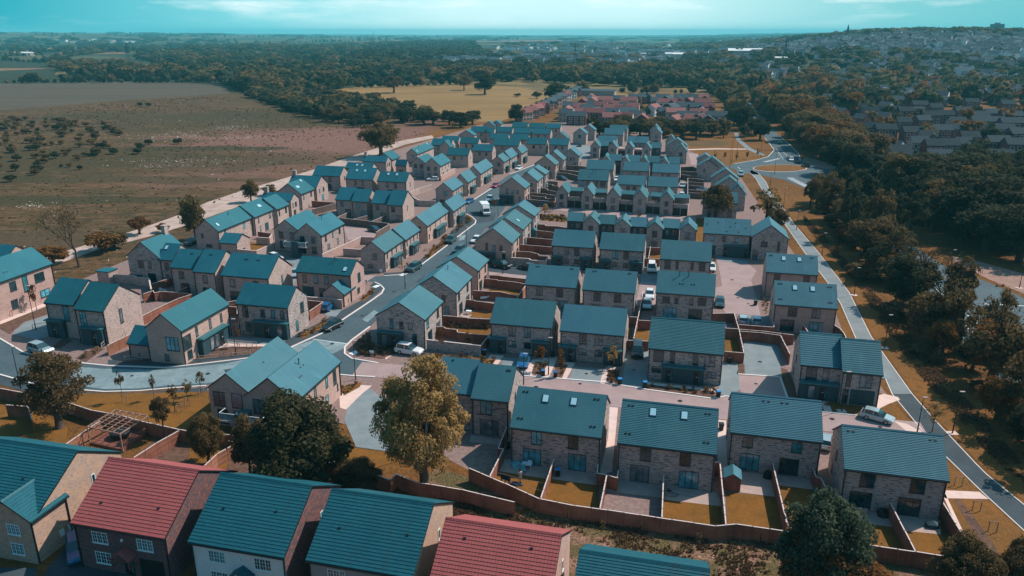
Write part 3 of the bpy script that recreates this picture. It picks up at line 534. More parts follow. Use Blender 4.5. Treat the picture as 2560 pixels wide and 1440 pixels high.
HG(Z0, (1470, 1025), (1800, 1065), (1605, 905), (2255, 795), h=5.9, pat=[('l', .72, 2.0, 1.95, 2.0, 'cor'), ('l', .5, .4, .7, 1.0, '1'), ('f', .1, 2.0, 1.7, 2.0, '1'), ('f', .3, 3.0, .5, 1.4, '1'), ('f', .58, 3.0, .5, 1.4, '1'), ('f', .82, 3.0, .5, 1.3, '1'), ('f', .12, .5, 1.0, 1.2, '2'), ('f', .92, .0, 1.1, 2.2, '1')], porches=[('f', .28, .82, 1.0, (.75,), (.35, .55))], label='house with wraparound corner window beside the two workers', wall='brick_pink', lod=2, roof='slate_deep', group=GL)
HE(Z0, (1280, 1180), (1490, 1200), (1470, 1035), 'B', 4.5, h=2.6, pat=[('f', .45, .7, .9, .9, '2')], label='low lean-to wing left of the corner-window house', wall='brick_pink', lod=1, roof='slate_deep', name='garage', cat='outbuilding')
HG(Z0, (1300, 300), (1590, 340), (1410, 185), 8.5, h=5.9, pat=[('l', .4, 3, 1.1, 1.4, '2'), ('l', .68, 3, .6, 1.3, '1'), ('l', .3, .6, 1.2, 1.1, '2'), ('l', .7, .1, 1.6, 2.0, 'fd')], chim=(.9, 1.1), label='L-shaped brick house with chimney nearest the pale track', wall='brick_grey', lod=1, roof='slate_deep', group=GL)
HE(Z0, (1585, 345), (1730, 358), (1820, 205), 'B', 6.0, h=5.7, pat=[('f', .5, 3.1, .8, 1.2, '1'), ('f', .6, .1, 1.4, 2.1, '1')], label='dark-roofed wing of the L-shaped house with chimney', wall='brick_grey', lod=1, roof='slate_deep', lights=[(.2, .7)], group=GL)
kw['lod'] = 1
HE(Z0, (1700, 430), (1935, 440), (2050, 262), 'B', h=5.7, pat=[('f', .45, 3, 1.0, 1.4, '1'), ('f', .55, .1, 1.8, 2.1, 'fd')], pipes=(0,), vents=[(.6, .75), (.68, .75)], label='left half of the stepped brick pair behind the long orange fence', **kw)
HE(Z0, (1935, 467), (2150, 485), (2280, 295), 'B', (2320, 315), h=5.7, pat=[('f', .5, 3, 1.0, 1.4, '1'), ('f', .55, .1, 1.8, 2.1, 'fd')], vents=[(.4, .75), (.48, .75)], label='right half of the stepped brick pair behind the long orange fence', **kw)
HE(Z1, (295, 1145), (765, 1182), (865, 990), 'B', (1000, 1050), h=5.6, pat=[('f', .22, 3, 1.0, 1.4, '1'), ('f', .72, 3.1, 1.0, 1.3, '2'), ('f', .25, .1, 2, 2.1, 'fd'), ('r', .55, 2.6, .45, 1.7, '1')], vents=[(.35, .72), (.39, .72), (.6, .72), (.65, .72)], label='detached brick house with sunlit speckled gable, behind the house with the long porch', **kw)
HE(Z5, (440, 230), (960, 268), (1040, 65), 'B', (1150, 145), h=5.7, pat=[('f', .16, 2.9, 1.0, 1.8, '1'), ('f', .5, 3.1, .7, 1.3, '1'), ('f', .7, 3.1, .7, 1.3, '1'), ('f', .88, 3.1, .7, 1.3, '1'), ('f', .2, .6, 1.2, 1.5, '2'), ('r', .7, 2.8, 1.1, 1.7, '2'), ('r', .38, .5, .7, 1.6, '1')], porches=[('f', .34, .99, .8, (.4,), (.78,))], label='white-speckled brick house with long porch at the street bend, gable sunlit', wall='brick_grey', lod=2, roof='slate_deep', group=GL)
HE(Z1, (1040, 1108), (1585, 1150), (1635, 1000), 'B', (1705, 1060), h=5.5, pat=[('f', .15, 3, .8, 1.5, '1'), ('f', .36, 3, .8, 1.5, '1'), ('f', .55, 3, .8, 1.5, '1'), ('f', .2, .1, 2.3, 2.2, 'gar'), ('f', .46, .3, 1.2, 1.9, '1'), ('r', .6, 2.8, 1.1, 1.7, '2'), ('r', .5, .8, 1, 1.0, '1')], lights=[(.87, .3)], flues=[(.63, .8)], label='pink-gabled brick house on the street corner with small gabled wing', wall='brick_pink', lod=1, roof='slate_deep', group=GL)
HG(Z1, (1310, 1320), (1510, 1340), (1400, 1250), 5.0, h=2.7, pat=[('f', .4, .5, .5, 1.6, '1'), ('l', .5, .5, 1.6, .9, '2')], label='small gabled wing in front of the pink-gabled corner house', wall='brick_pink', lod=1, roof='slate_deep', name='garage', cat='outbuilding')
# long terrace along the pale track
kw = dict(wall='brick_buff', lod=1, roof='slate_deep', group='terrace along the pale track')
tr = [('f', .2, 3.0, .6, 1.6, '1'), ('f', .75, 3.0, .9, 1.6, '1'), ('f', .55, .1, 1.8, 2.1, 'gar'), ('f', .25, .6, .6, 1.5, '1')]
HG(Z1, (35, 690), (255, 708), (135, 600), (605, 570), h=4.9, pat=tr+[('l', .3, 3, .7, 1.2, '1'), ('l', .55, .7, 1.6, .8, '2')], flues=[(.55, .7)], lights=[(.12, .35)], label='near end house of the long terrace along the pale track', **kw)
HE(Z1, (612, 568), (830, 484), (495, 457), 'A', h=5.0, pat=tr, lights=[(.55, .5), (.62, .5)], label='second unit of the long terrace along the pale track, two rooflights', **kw)
HE(Z1, (835, 490), (972, 440), (915, 340), 'B', h=5.0, pat=tr[:2], label='third unit of the long terrace, below the dark cross gable', **kw)
HE(Z1, (1070, 338), (1235, 285), (1190, 185), 'B', h=4.9, pat=tr[:2], lights=[(.2, .5), (.3, .5), (.8, .85)], label='bright roof between two dark cross gables of the long terrace', **kw)
kw['roof'] = 'slate_deep'
HE(Z1, (690, 392), (985, 410), (1025, 315), 'B', (1095, 380), h=5.0, k=.8, pat=[('r', .25, 3, .6, 1.2, '1'), ('r', .6, 3, 1, 1.3, '2'), ('r', .4, .3, 1.3, 1.8, '1')], chim=(.08, 1.0), label='nearer dark cross gable with square chimney in the long terrace', **kw)
HE(Z1, (960, 255), (1240, 275), (1285, 168), 'B', (1345, 230), h=5.0, k=.8, pat=[('r', .25, 3, .6, 1.2, '1'), ('r', .6, 3, 1, 1.3, '2'), ('r', .5, .3, 1.3, 1.8, '1')], chim=(.08, 1.0), label='farther dark cross gable with square chimney in the long terrace', **kw)
# twin gabled flats and small annex
kw = dict(lod=1, wall='brick_buff', roof='slate_deep')
HG(Z1, (805, 700), (1060, 705), (935, 600), 11.5, h=5.2, pat=GAB2[:4], label='left gable of the twin-gabled flats with central balcony', **kw)
HG(Z1, (1062, 703), (1285, 752), (1150, 635), (1505, 632), h=5.2, pat=GAB2, flues=[(.5, .8)], label='right gable of the twin-gabled flats with central balcony', **kw)
HE(Z1, (270, 825), (450, 832), (498, 738), 'B', (560, 775), h=3.0, pat=[('f', .5, .4, .5, 1.6, '1'), ('r', .5, .2, 1.4, 1.9, 'fd')], label='small teal-roofed brick annex in front of the long terrace', wall='brick_buff', lod=1, roof='slate_deep', name='garage', cat='outbuilding')
# back left rows
kw = dict(lod=1, wall='brick_buff', roof='slate_deep', group='pairs facing the viewer left of the main street')
T2 = [('f', .35, 3, 1.1, 1.5, '2'), ('f', .7, .1, 1.8, 2.1, 'fd')]
T3 = [('f', .35, 2.9, 1.1, 1.7, '2'), ('f', .62, 2.9, 1.1, 1.7, '2'), ('f', .5, .2, 3.4, 2.1, 'gar'), ('r', .5, 3, .5, 1.5, '1')]
HE(Z1, (1440, 388), (1602, 403), (1650, 285), 'B', h=4.8, pat=T2, pipes=(0,), label='left half of the stepped-roof pair with grey garden fences, first pair', **kw)
HE(Z1, (1600, 407), (1755, 418), (1800, 300), 'B', h=4.8, pat=T2, label='right half of the stepped-roof pair with grey garden fences, first pair', **kw)
HE(Z1, (1795, 425), (1955, 435), (2000, 315), 'B', h=4.8, pat=T2, pipes=(0,), label='left half of the stepped-roof pair with grey garden fences, second pair', **kw)
HE(Z1, (1955, 445), (2105, 455), (2150, 340), 'B', (2210, 385), h=4.8, pat=T2+[('r', .4, 2.8, .4, 1.6, '1')], label='right half of the stepped-roof pair with grey garden fences, second pair', **kw)
HE(Z1, (1215, 145), (1475, 165), (1505, 72), 'B', (1550, 130), h=4.8, pat=T3, label='leftmost of three detached houses behind the stepped-roof pairs', **kw)
HE(Z1, (1535, 185), (1810, 195), (1845, 105), 'B', (1880, 150), h=4.8, pat=T3, lights=[(.3, .7), (.6, .7)], label='middle of three detached houses behind the stepped-roof pairs, two rooflights', **kw)
HE(Z1, (1855, 205), (2140, 222), (2175, 128), 'B', (2228, 185), h=4.8, pat=T3, lights=[(.3, .7), (.6, .7)], label='rightmost of three detached houses behind the stepped-roof pairs, sunlit gable', **kw)
kw['lod'] = 0
HE(ZF, (20, 798), (370, 812), (405, 695), 'B', (480, 790), h=4.7, pat=(), lights=[(.4, .5), (.6, .5)], label='dark roof with two rooflights behind the three detached houses', **kw)
HE(ZF, (250, 705), (560, 720), (600, 635), 'B', (665, 700), h=4.8, pat=[('r', .3, 3, .7, 1.4, '1'), ('r', .7, 3, 1, 1.4, '1')], chim=(.05, 1.0), label='dark cross gable with chimney beside the lone round tree', **kw)
HE(ZF, (690, 755), (828, 765), (855, 695), 'B', (885, 750), h=3.0, pat=[('f', .5, .2, 2.4, 1.9, 'fd')], label='small teal-roofed annex left of the farther twin gables', wall='brick_buff', lod=0, roof='slate_deep', name='garage', cat='outbuilding')
kw = dict(lod=0, wall='brick_buff', roof='slate_deep')
HE(ZF, (635, 688), (745, 645), (675, 562), 'B', h=4.8, pat=[('f', .6, 2.8, .8, 1.4, '1')], label='bright teal gable end beside the lone round tree', **kw)
HG(ZF, (890, 745), (1080, 735), (978, 660), 10, h=4.9, pat=GAB2[:4], label='left gable of the farther twin-gabled flats', **kw)
HG(ZF, (1082, 735), (1280, 768), (1172, 668), (1395, 700), h=4.9, pat=GAB2, flues=[(.5, .8)], label='right gable of the farther twin-gabled flats', **kw)
HG(ZF, (820, 620), (975, 612), (900, 545), (1258, 520), h=4.9, pat=STREET[:4], lights=[(.1, .35), (.85, .8)], flues=[(.35, .8)], label='long bright roof right of the lone round tree', **kw)
kw = dict(lod=0, wall='brick_buff', roof='slate_deep', group='far pairs at the back left of the estate')
BB = [('f', .35, 2.9, 1.1, 1.5, '2'), ('f', .7, 2.9, 1.0, 1.5, '1')]
far_l = [(ZF, (1370, 620), (1655, 632), (1690, 540), (1730, 600), 'beside the farther twin gables'), (ZF, (1715, 560), (1975, 578), (2005, 495), (2037, 560), 'behind the farther twin gables, stepped roof'),
 (ZF, (1545, 462), (1785, 470), (1795, 398), (1817, 455), 'right part of the long dark roof near the track end'), (ZF, (1300, 440), (1520, 455), (1540, 383), None, 'left part of the long dark roof near the track end'),
 (ZF, (1165, 485), (1425, 500), (1455, 418), (1482, 470), 'dark roof with tiny chimney near the track end'), (ZF, (1990, 492), (2330, 500), (2345, 420), (2370, 480), 'wide dark roof nearest the upper street'),
 (ZF, (1940, 405), (2180, 412), (2195, 342), (2220, 400), 'second row back, left'), (ZF, (2210, 412), (2450, 425), (2475, 355), (2495, 410), 'second row back, right'),
 (ZF, (1685, 312), (1895, 318), (1905, 250), None, 'back row, left end near the hedge'), (ZF, (1900, 322), (1995, 328), (2000, 265), (2015, 310), 'back row, short stepped half near the hedge'),
 (ZF, (2035, 315), (2235, 320), (2260, 255), (2275, 310), 'back row, right of the bright twin gables'), (ZJ, (0, 200), (198, 206), (208, 140), (225, 190), 'farthest row, left'),
 (ZJ, (225, 205), (430, 212), (440, 150), (450, 195), 'farthest row, middle'), (ZJ, (450, 208), (645, 216), (655, 156), (678, 205), 'farthest row, right'),
 (ZJ, (20, 278), (250, 282), (268, 217), (275, 260), 'last row but one, left'), (ZJ, (265, 285), (510, 294), (525, 226), (540, 285), 'last row but one, right'),
 (ZJ, (200, 420), (455, 432), (475, 350), (492, 420), 'above the upper street, left'), (ZJ, (495, 430), (750, 440), (765, 362), (780, 425), 'above the upper street, right')]
for (c, A, B, Rr, F, wh) in far_l:
    HE(c, A, B, Rr, 'B', F if False else None, h=4.7, k=.75, pat=BB+[('r', .5, 2.9, .5, 1.3, '1')], label='small dark-roofed brick pair, %s' % wh, **kw)
kw['roof'] = 'slate_deep'
HG(ZF, (1965, 215), (2090, 215), (2025, 168), 4.5, h=4.6, pat=(), label='bright twin gable at the hedge beyond the back row', **kw)
HG(ZF, (1850, 245), (2005, 240), (1935, 200), 4.5, h=4.0, pat=(), label='low bright gable at the hedge beyond the back row', **kw)
HG(ZF, (1530, 350), (1730, 365), (1610, 300), 5, h=4.4, pat=(), label='bright gable among dark roofs near the track end', **kw)
HG(ZF, (1300, 470), (1415, 520), (1360, 440), 5, h=4.4, pat=(), label='small bright slope beside the tiny-chimney roof', **kw)
HG(ZJ, (540, 355), (740, 352), (640, 292), 5, h=4.4, pat=(), label='bright ridge between the last rows near the trees', **kw)
# ---- big twin gables in the foreground
kw = dict(lod=2, wall='brick_pink', roof='slate')
twl = [('l', .25, 2.7, 1.6, 2.0, '2'), ('l', .70, 2.7, 1.5, 2.0, '1'), ('l', .3, .3, 1.5, 2.0, '2'), ('l', .7, .3, 1.4, 2.0, '2')]
HG(Z5, (135, 1105), (558, 1120), (345, 940), (1040, 735), h=5.4, pat=twl, vents=[(.5, .5)], label='left gable of the near twin-gabled flats behind the dark green tree', **kw)
HG(Z5, (560, 1122), (1025, 1205), (760, 985), (1460, 810), h=5.4, pat=[('l', .25, 2.7, 1.6, 2.0, '2'), ('l', .8, 2.7, .6, 2.0, '1'), ('l', .3, .3, 1.5, 2.0, '2')]+[('f', .18, 2.9, .6, 1.5, '1'), ('f', .42, 3.0, .6, 1.5, '1'), ('f', .68, 3.0, .6, 1.4, '1'), ('f', .87, 2.4, .9, 2.0, '2'), ('f', .66, .9, .8, 1.1, '1'), ('f', .92, 1.2, .3, 1, '1')], flues=[(.48, .72)], vents=[(.46, .62), (.52, .62), (.32, .4), (.36, .4)], label='right gable of the near twin-gabled flats, pink side wall facing the driveway', **kw)
# ---- older style houses along the bottom
COT = [('f', .27, 3.1, 1.7, 1.25, '3'), ('f', .76, 3.1, 1.7, 1.25, '3'), ('f', .27, .8, 1.75, 1.3, '3')]
G_C = 'cottage-style houses along the bottom edge'
def cott(c, A, B, Rr, F, label, wall, front, roof, steps=21, **k2):
    a, u, n, L, d, rise = frame_from(zc(c, A), zc(c, B), zc(c, Rr), 'B', zc(c, F), 5.2, .6)
    b = a+u*L; u = Vector((math.cos(GRID), math.sin(GRID), 0)); a = b-u*L                 # same grid as the estate
    r = make_house(a, u, L, d, rise, 5.2, pat=COT+[('r', .62, 3.9, .5, 1.1, '1')], wall=wall, roof=roof, lod=2, steps=steps, white=True, label=label, group=G_C, name='cottage_house', ov=.3, **k2)
    if front:
        m = MB(); m.box(0.02, L-0.02, -0.014, -0.003, 0, 5.15); m.build('front_render', MAT[front], r)
    m = MB(); x = L*.55; m.prism([(x-1.1, 2.45), (x, 3.25), (x+1.1, 2.45), (x+1.1, 2.58), (x, 3.38), (x-1.1, 2.58)], 'y', -1.2, -.035); m.build('porch_roof', MAT[roof], r)
    m = MB()
    for q in (-.95, .95): m.bar((x+q, -1.1, 1.6), (x+q, -.04, 1.6), .1, .1); m.bar((x+q, -1.08, 1.55), (x+q, -1.08, 2.5), .1, .1)
    m.bar((x-.95, -1.08, 2.45), (x+.95, -1.08, 2.45), .1, .1); m.bar((x, -1.08, 2.5), (x, -1.08, 3.2), .08, .08); m.build('porch_frame', MAT['deck_wood'], r)
    door_obj(r, (x, -.04, 0), 0)
    m = MB(); m.box(-1.3, 1.3, -.06, -.035, 0, 2.2); m.build('garage_door', MAT['black'], r, (L*.8, 0, 0))
    m = MB(); m.box(.1, L-.1, -.09, -.035, 4.85, 5.1); m.build('fascia', MAT['frame_white'], r)
    m = MB(); m.tube([(L*.52, -.05, 4.0), (L*.52, -.16, 4.0)], .16, 12); m.build('alarm_box', MAT['frame_white'], r)
    return r
bb1 = cott(ZL, (-900, 700), (395, 790), (725, 190), (1230, 205), 'sand-brick house at the bottom left corner, teal roof and front gable', 'brick_sand', None, 'tile_teal', vents=[(.72, .42)])
cott(ZL, (745, 880), (1655, 1045), (1965, 395), (2300, 390), 'red-roofed house with dark plum brick, left of the pale rendered house', 'brick_plum', None, 'tile_red', steps=20, vents=[(.19, .3), (.8, .35)])
cott(ZW, (-10, 1070), (925, 1235), (1180, 550), (1470, 540), 'teal-roofed house with white rendered front at the bottom', 'brick_plum', 'render_white', 'tile_teal', vents=[(.2, .48), (.75, .55)])
cott(ZW, (1155, 1265), (2210, 1435), (2395, 725), (2570, 705), 'teal-roofed house with pale sunlit gable and grey rendered front', 'brick_sand', 'render_grey', 'tile_teal', vents=[(.2, .45), (.85, .5)])
cott(ZM, (110, 1600), (1320, 1790), (1405, 1040), (1500, 985), 'red-roofed house at the bottom centre', 'brick_pink', None, 'tile_red', steps=20, vents=[(.2, .75), (.78, .75)])
cott(ZN, (-840, 1760), (500, 2000), (455, 1389), (430, 1300), 'teal-roofed house cut by the bottom edge, right of the red roof', 'brick_pink', None, 'tile_teal', steps=20)

bpy.context.view_layer.update()                                       # the sand-brick cottage's projecting front gable
w_ = HG(PX, (-52, 1290), (72, 1303), (12, 1256), 4.6, h=5.0, pat=[('l', .62, 3.1, 1.5, 1.2, '3'), ('l', .62, .8, 1.5, 1.3, '3')], wall='brick_sand', roof='tile_teal', lod=2, steps=10, white=True, ws=1.0)
bpy.context.view_layer.update(); M_ = bb1.matrix_world.inverted() @ w_.matrix_world
for ch in list(w_.children): mb_ = ch.matrix_basis.copy(); ch.parent = bb1; ch.matrix_basis = M_ @ mb_; ch.name = {'wall': 'wing_wall', 'roof': 'wing_roof'}.get(ch.name.split('.')[0], ch.name)
bpy.data.objects.remove(w_); houses.pop()

for i, yy in enumerate((1.6, 2.7)):                                   # meter boxes on its sunlit gable
    m = MB(); m.box(bb1['_L']+.003, bb1['_L']+.12, yy, yy+.55, 1.0, 1.75); m.build('meter_box', MAT['frame_white'], bb1)
# ---------------------------------------------------------------- terrain: flat under the estate, rising to the right and far away
def sm(a, b, x):
    t = min(1, max(0, (x-a)/(b-a))); return t*t*(3-2*t)
def ht(x, y):
    t = x/(abs(y)+60)
    z = sm(700, 1500, y)*sm(0.16, 0.48, t)*44
    z += sm(2600, 5200, y)*(sm(-0.05, -0.62, t)*0+sm(0.05, 0.62, -t)*40) + sm(2500, 4500, y)*sm(-0.2, 0.2, t)*(-8)
    z += sm(900, 2500, y)*5*math.sin(x/310.0+1.3)*math.sin(y/420.0)
    return z
ys = [-160, -60, 0, 60, 120, 200, 300, 400, 500, 600, 700]; 
while ys[-1] < 15000: ys.append(ys[-1]*1.045+10)
ts = [-1.5+3.0*i/90 for i in range(91)]
V = [(t*(max(y, 0)+260), y, ht(t*(max(y, 0)+260), y)-0.0) for y in ys for t in ts]; F = []
for i in range(len(ys)-1):
    for j in range(90): F.append((i*91+j, i*91+j+1, (i+1)*91+j+1, (i+1)*91+j))
def ground_mat():
    m = bpy.data.materials.new('ground'); m.use_nodes = True; t = m.node_tree; b = t.nodes['Principled BSDF']; b.inputs['Roughness'].default_value = 0.95; b.inputs['Specular IOR Level'].default_value = 0.1
    tc = t.nodes.new('ShaderNodeTexCoord'); sp = t.nodes.new('ShaderNodeSeparateXYZ'); t.links.new(tc.outputs['Object'], sp.inputs[0])
    def nz(s, d=6, dist=0.0):
        mp = t.nodes.new('ShaderNodeMapping'); mp.inputs['Scale'].default_value = s if isinstance(s, tuple) else (s, s, s); t.links.new(tc.outputs['Object'], mp.inputs[0])
        n = t.nodes.new('ShaderNodeTexNoise'); n.inputs['Scale'].default_value = 1; n.inputs['Detail'].default_value = d; n.inputs['Distortion'].default_value = dist; n.inputs['Roughness'].default_value = 0.65; t.links.new(mp.outputs[0], n.inputs[0]); return n.outputs[0]
    def mix(f, a, c):
        x = t.nodes.new('ShaderNodeMix'); x.data_type = 'RGBA'
        if isinstance(f, (int, float)): x.inputs[0].default_value = f
        else: t.links.new(f, x.inputs[0])
        for k, v in ((6, a), (7, c)):
            if isinstance(v, tuple): x.inputs[k].default_value = (*v, 1)
            else: t.links.new(v, x.inputs[k])
        return x.outputs[2]
    near = mix(RAMP(t, nz(0.06), [(0.38, (0, 0, 0)), (0.62, (1, 1, 1))]), (0.125, 0.058, 0.018), (0.20, 0.088, 0.022))
    near = mix(RAMP(t, nz(1.1, 8), [(0.45, (0, 0, 0)), (0.68, (1, 1, 1))]), near, (0.085, 0.048, 0.018))
    near = mix(RAMP(t, nz(2.6, 4), [(0.60, (0, 0, 0)), (0.72, (1, 1, 1))]), near, (0.28, 0.16, 0.07))
    # heath on the left: brown, olive bands, reddish bare soil
    hb = mix(RAMP(t, nz((0.012, 0.035, 1), 7, 0.6), [(0.42, (0, 0, 0)), (0.58, (1, 1, 1))]), (0.066, 0.045, 0.018), (0.112, 0.062, 0.027))
    hb = mix(RAMP(t, nz((0.02, 0.07, 1), 8, 0.8), [(0.52, (0, 0, 0)), (0.62, (1, 1, 1))]), hb, (0.048, 0.042, 0.018))
    hb = mix(RAMP(t, nz((0.12, 0.3, 1), 9), [(0.46, (0, 0, 0)), (0.60, (1, 1, 1))]), hb, (0.135, 0.08, 0.042))
    hb = mix(RAMP(t, nz((0.3, 0.7, 1), 9), [(0.50, (0, 0, 0)), (0.62, (1, 1, 1))]), hb, (0.038, 0.03, 0.015))
    hb = mix(RAMP(t, nz((0.9, 1.6, 1), 6), [(0.66, (0, 0, 0)), (0.74, (1, 1, 1))]), hb, (0.33, 0.23, 0.19))
    edge = MATH(t, 'ADD', MATH(t, 'MULTIPLY', sp.outputs[1], 0.30), 45)        # left of the track
    lm = MATH(t, 'MULTIPLY', MATH(t, 'SUBTRACT', MATH(t, 'MULTIPLY', sp.outputs[0], -1.0), MATH(t, 'SUBTRACT', 92, MATH(t, 'MULTIPLY', sp.outputs[1], 0.13))), 0.08, clamp=True)
    wob = nz((0.03, 0.06, 1), 6, 0.5)
    def patch(cx, cy, rx, ry, soft=0.35):
        dx = MATH(t, 'DIVIDE', MATH(t, 'SUBTRACT', sp.outputs[0], cx), rx); dy = MATH(t, 'DIVIDE', MATH(t, 'SUBTRACT', sp.outputs[1], cy), ry)
        d = MATH(t, 'SQRT', MATH(t, 'ADD', MATH(t, 'MULTIPLY', dx, dx), MATH(t, 'MULTIPLY', dy, dy)))
        d = MATH(t, 'ADD', d, MATH(t, 'MULTIPLY', MATH(t, 'SUBTRACT', wob, 0.5), 2.4))
        return MATH(t, 'DIVIDE', MATH(t, 'SUBTRACT', 1.0, d), soft, clamp=True)
    soil = mix(RAMP(t, nz((0.35, 0.8, 1), 8), [(0.42, (0, 0, 0)), (0.66, (1, 1, 1))]), (0.165, 0.082, 0.062), (0.21, 0.115, 0.09))
    for (px_, py_, rx, ry, st) in ((760, 350, 75, 62, .9), (900, 345, 60, 60, .75), (700, 410, 60, 26, .55), (590, 450, 60, 20, .5), (1060, 325, 45, 60, .6), (250, 600, 50, 10, .4)):
        q = P(px_, py_); hb = mix(MATH(t, 'MULTIPLY', patch(q.x, q.y, rx, ry), st), hb, soil)
    olive = mix(RAMP(t, nz((0.5, 1.2, 1), 8), [(0.42, (0, 0, 0)), (0.66, (1, 1, 1))]), (0.036, 0.036, 0.016), (0.075, 0.055, 0.024))
    for (px_, py_, rx, ry, st) in ((450, 372, 60, 9, .9), (250, 400, 110, 40, .7), (120, 600, 60, 10, .6), (560, 300, 100, 60, .55), (160, 500, 45, 8, .9), (300, 450, 90, 8, .7), (400, 290, 110, 30, .5)):
        q = P(px_, py_); hb = mix(MATH(t, 'MULTIPLY', patch(q.x, q.y, rx, ry), st), hb, olive)
    col = mix(lm, near, hb)
    # far country: patchwork of fields and dark woodland floor
    vo = t.nodes.new('ShaderNodeTexVoronoi'); mp = t.nodes.new('ShaderNodeMapping'); mp.inputs['Scale'].default_value = (0.0042, 0.0028, 1); mp.inputs['Rotation'].default_value = (0, 0, 0.4); t.links.new(tc.outputs['Object'], mp.inputs[0]); t.links.new(mp.outputs[0], vo.inputs[0]); vo.inputs['Scale'].default_value = 1
    s2 = t.nodes.new('ShaderNodeSeparateXYZ'); t.links.new(vo.outputs['Color'], s2.inputs[0])
    fl = RAMP(t, s2.outputs[0], [(0.0, (0.03, 0.038, 0.02)), (0.45, (0.038, 0.045, 0.022)), (0.62, (0.095, 0.085, 0.035)), (0.8, (0.20, 0.14, 0.06)), (0.93, (0.25, 0.13, 0.075))], 'CONSTANT')
    fl = mix(RAMP(t, nz(0.02, 6), [(0.4, (0, 0, 0)), (0.6, (0.6, 0.6, 0.6))]), fl, (0.04, 0.04, 0.022))
    fm = MATH(t, 'MULTIPLY', MATH(t, 'SUBTRACT', sp.outputs[1], 640), 0.01, clamp=True)
    col = mix(fm, col, fl); t.links.new(col, b.inputs['Base Color'])
    bp = t.nodes.new('ShaderNodeBump'); bp.inputs['Strength'].default_value = 0.8; bp.inputs['Distance'].default_value = 0.8; t.links.new(nz((0.5, 0.5, 1), 8), bp.inputs['Height']); t.links.new(bp.outputs[0], b.inputs['Normal'])
    MAT['ground'] = m; return m
me = npmesh('ground', V, F, [ground_mat()], smooth=True); tag(link('ground', me), kind='structure')
# ---------------------------------------------------------------- sheets laid on the ground
def sheet(name, pts, m, lev=1, z0=0.0, far=False, zz=None):
    mb = MB(); q = [P(*p) for p in pts]
    mb.face([(p.x, p.y, lev*0.005+z0) for p in q]); o = mb.build(name, MAT[m] if isinstance(m, str) else m, fix=False)
    if o.data.polygons[0].normal.z < 0: o.data.flip_normals()
    tag(o, kind='structure'); return o
mat('asphalt', (0.050, 0.085, 0.10), 0.85, 0.3, noise=[((0.15, 0.15, 0.15), (0.065, 0.105, 0.12), 0.4, 0.65), ((1.2, 1.2, 1.2), (0.042, 0.072, 0.085), 0.45, 0.7), ((9, 9, 9), (0.085, 0.125, 0.14), 0.6, 0.75, 2)])
mat('asphalt_worn', (0.15, 0.22, 0.235), 0.85, 0.3, noise=[((0.2, 0.2, 0.2), (0.21, 0.285, 0.30), 0.4, 0.6), ((0.9, 0.9, 0.9), (0.12, 0.18, 0.20), 0.5, 0.7)])
mat('asphalt_dark', (0.032, 0.05, 0.06), 0.9, 0.3, noise=[((0.4, 0.4, 0.4), (0.045, 0.066, 0.078), 0.4, 0.65), ((7, 7, 7), (0.06, 0.085, 0.095), 0.6, 0.75, 2)])
mat('footway', (0.165, 0.20, 0.205), 0.9, 0.2, noise=[((0.3, 0.3, 0.3), (0.20, 0.235, 0.24), 0.4, 0.6), ((4, 4, 4), (0.13, 0.165, 0.17), 0.55, 0.7)])
mat('paving_grey', (0.19, 0.235, 0.245), 0.9, 0.2, noise=[((0.5, 0.5, 0.5), (0.155, 0.20, 0.21), 0.4, 0.62), ((6, 6, 6), (0.225, 0.265, 0.275), 0.55, 0.7, 2)])
mat('paving_pink', (0.315, 0.24, 0.225), 0.9, 0.2, noise=[((0.4, 0.4, 0.4), (0.28, 0.205, 0.20), 0.4, 0.62), ((6, 6, 6), (0.38, 0.28, 0.27), 0.55, 0.7, 2)])
mat('kerb', (0.62, 0.60, 0.57), 0.9, 0.2); mat('white_paint', (0.66, 0.72, 0.72), 0.7, 0.2)
mat('track', (0.42, 0.32, 0.27), 0.95, 0.1, noise=[((0.3, 0.3, 0.3), (0.33, 0.25, 0.21), 0.4, 0.6), ((0.12, 1.2, 1), (0.50, 0.40, 0.35), 0.5, 0.7)])
mat('plough', (0.075, 0.06, 0.042), 0.95, 0.1, noise=[((0.006, 0.12, 1), (0.105, 0.085, 0.06), 0.4, 0.6), ((0.3, 0.8, 1), (0.06, 0.05, 0.035), 0.5, 0.7)])
mat('stubble', (0.215, 0.128, 0.048), 0.95, 0.1, noise=[((0.008, 0.09, 1), (0.255, 0.16, 0.065), 0.4, 0.6), ((0.01, 0.015, 1), (0.17, 0.105, 0.042), 0.5, 0.7), ((0.4, 1.0, 1), (0.18, 0.11, 0.04), 0.5, 0.75)])
mat('pink_soil', (0.185, 0.088, 0.07), 0.95, 0.1, noise=[((0.03, 0.1, 1), (0.15, 0.075, 0.052), 0.4, 0.6), ((0.5, 1, 1), (0.23, 0.12, 0.095), 0.5, 0.7), ((1.2, 2.5, 1), (0.42, 0.34, 0.30), 0.69, 0.76, 3)])
mat('pale_stones', (0.13, 0.095, 0.06), 0.95, 0.1, noise=[((0.7, 0.9, 1), (0.52, 0.50, 0.46), 0.54, 0.62, 6)])
mat('rough_grass', (0.105, 0.085, 0.035), 0.95, 0.1, noise=[((0.35, 0.35, 0.35), (0.26, 0.14, 0.10), 0.47, 0.60, 6), ((2.4, 2.4, 2.4), (0.075, 0.06, 0.026), 0.45, 0.65, 6), ((7, 7, 7), (0.30, 0.20, 0.12), 0.58, 0.7, 3), ((0.9, 0.9, 0.9), (0.36, 0.22, 0.17), 0.62, 0.70, 6)], bump=(4, 1.0, .25))
mat('basin_grass', (0.10, 0.062, 0.03), 0.95, 0.1, noise=[((0.1, 0.1, 0.1), (0.13, 0.075, 0.03), 0.4, 0.6)])
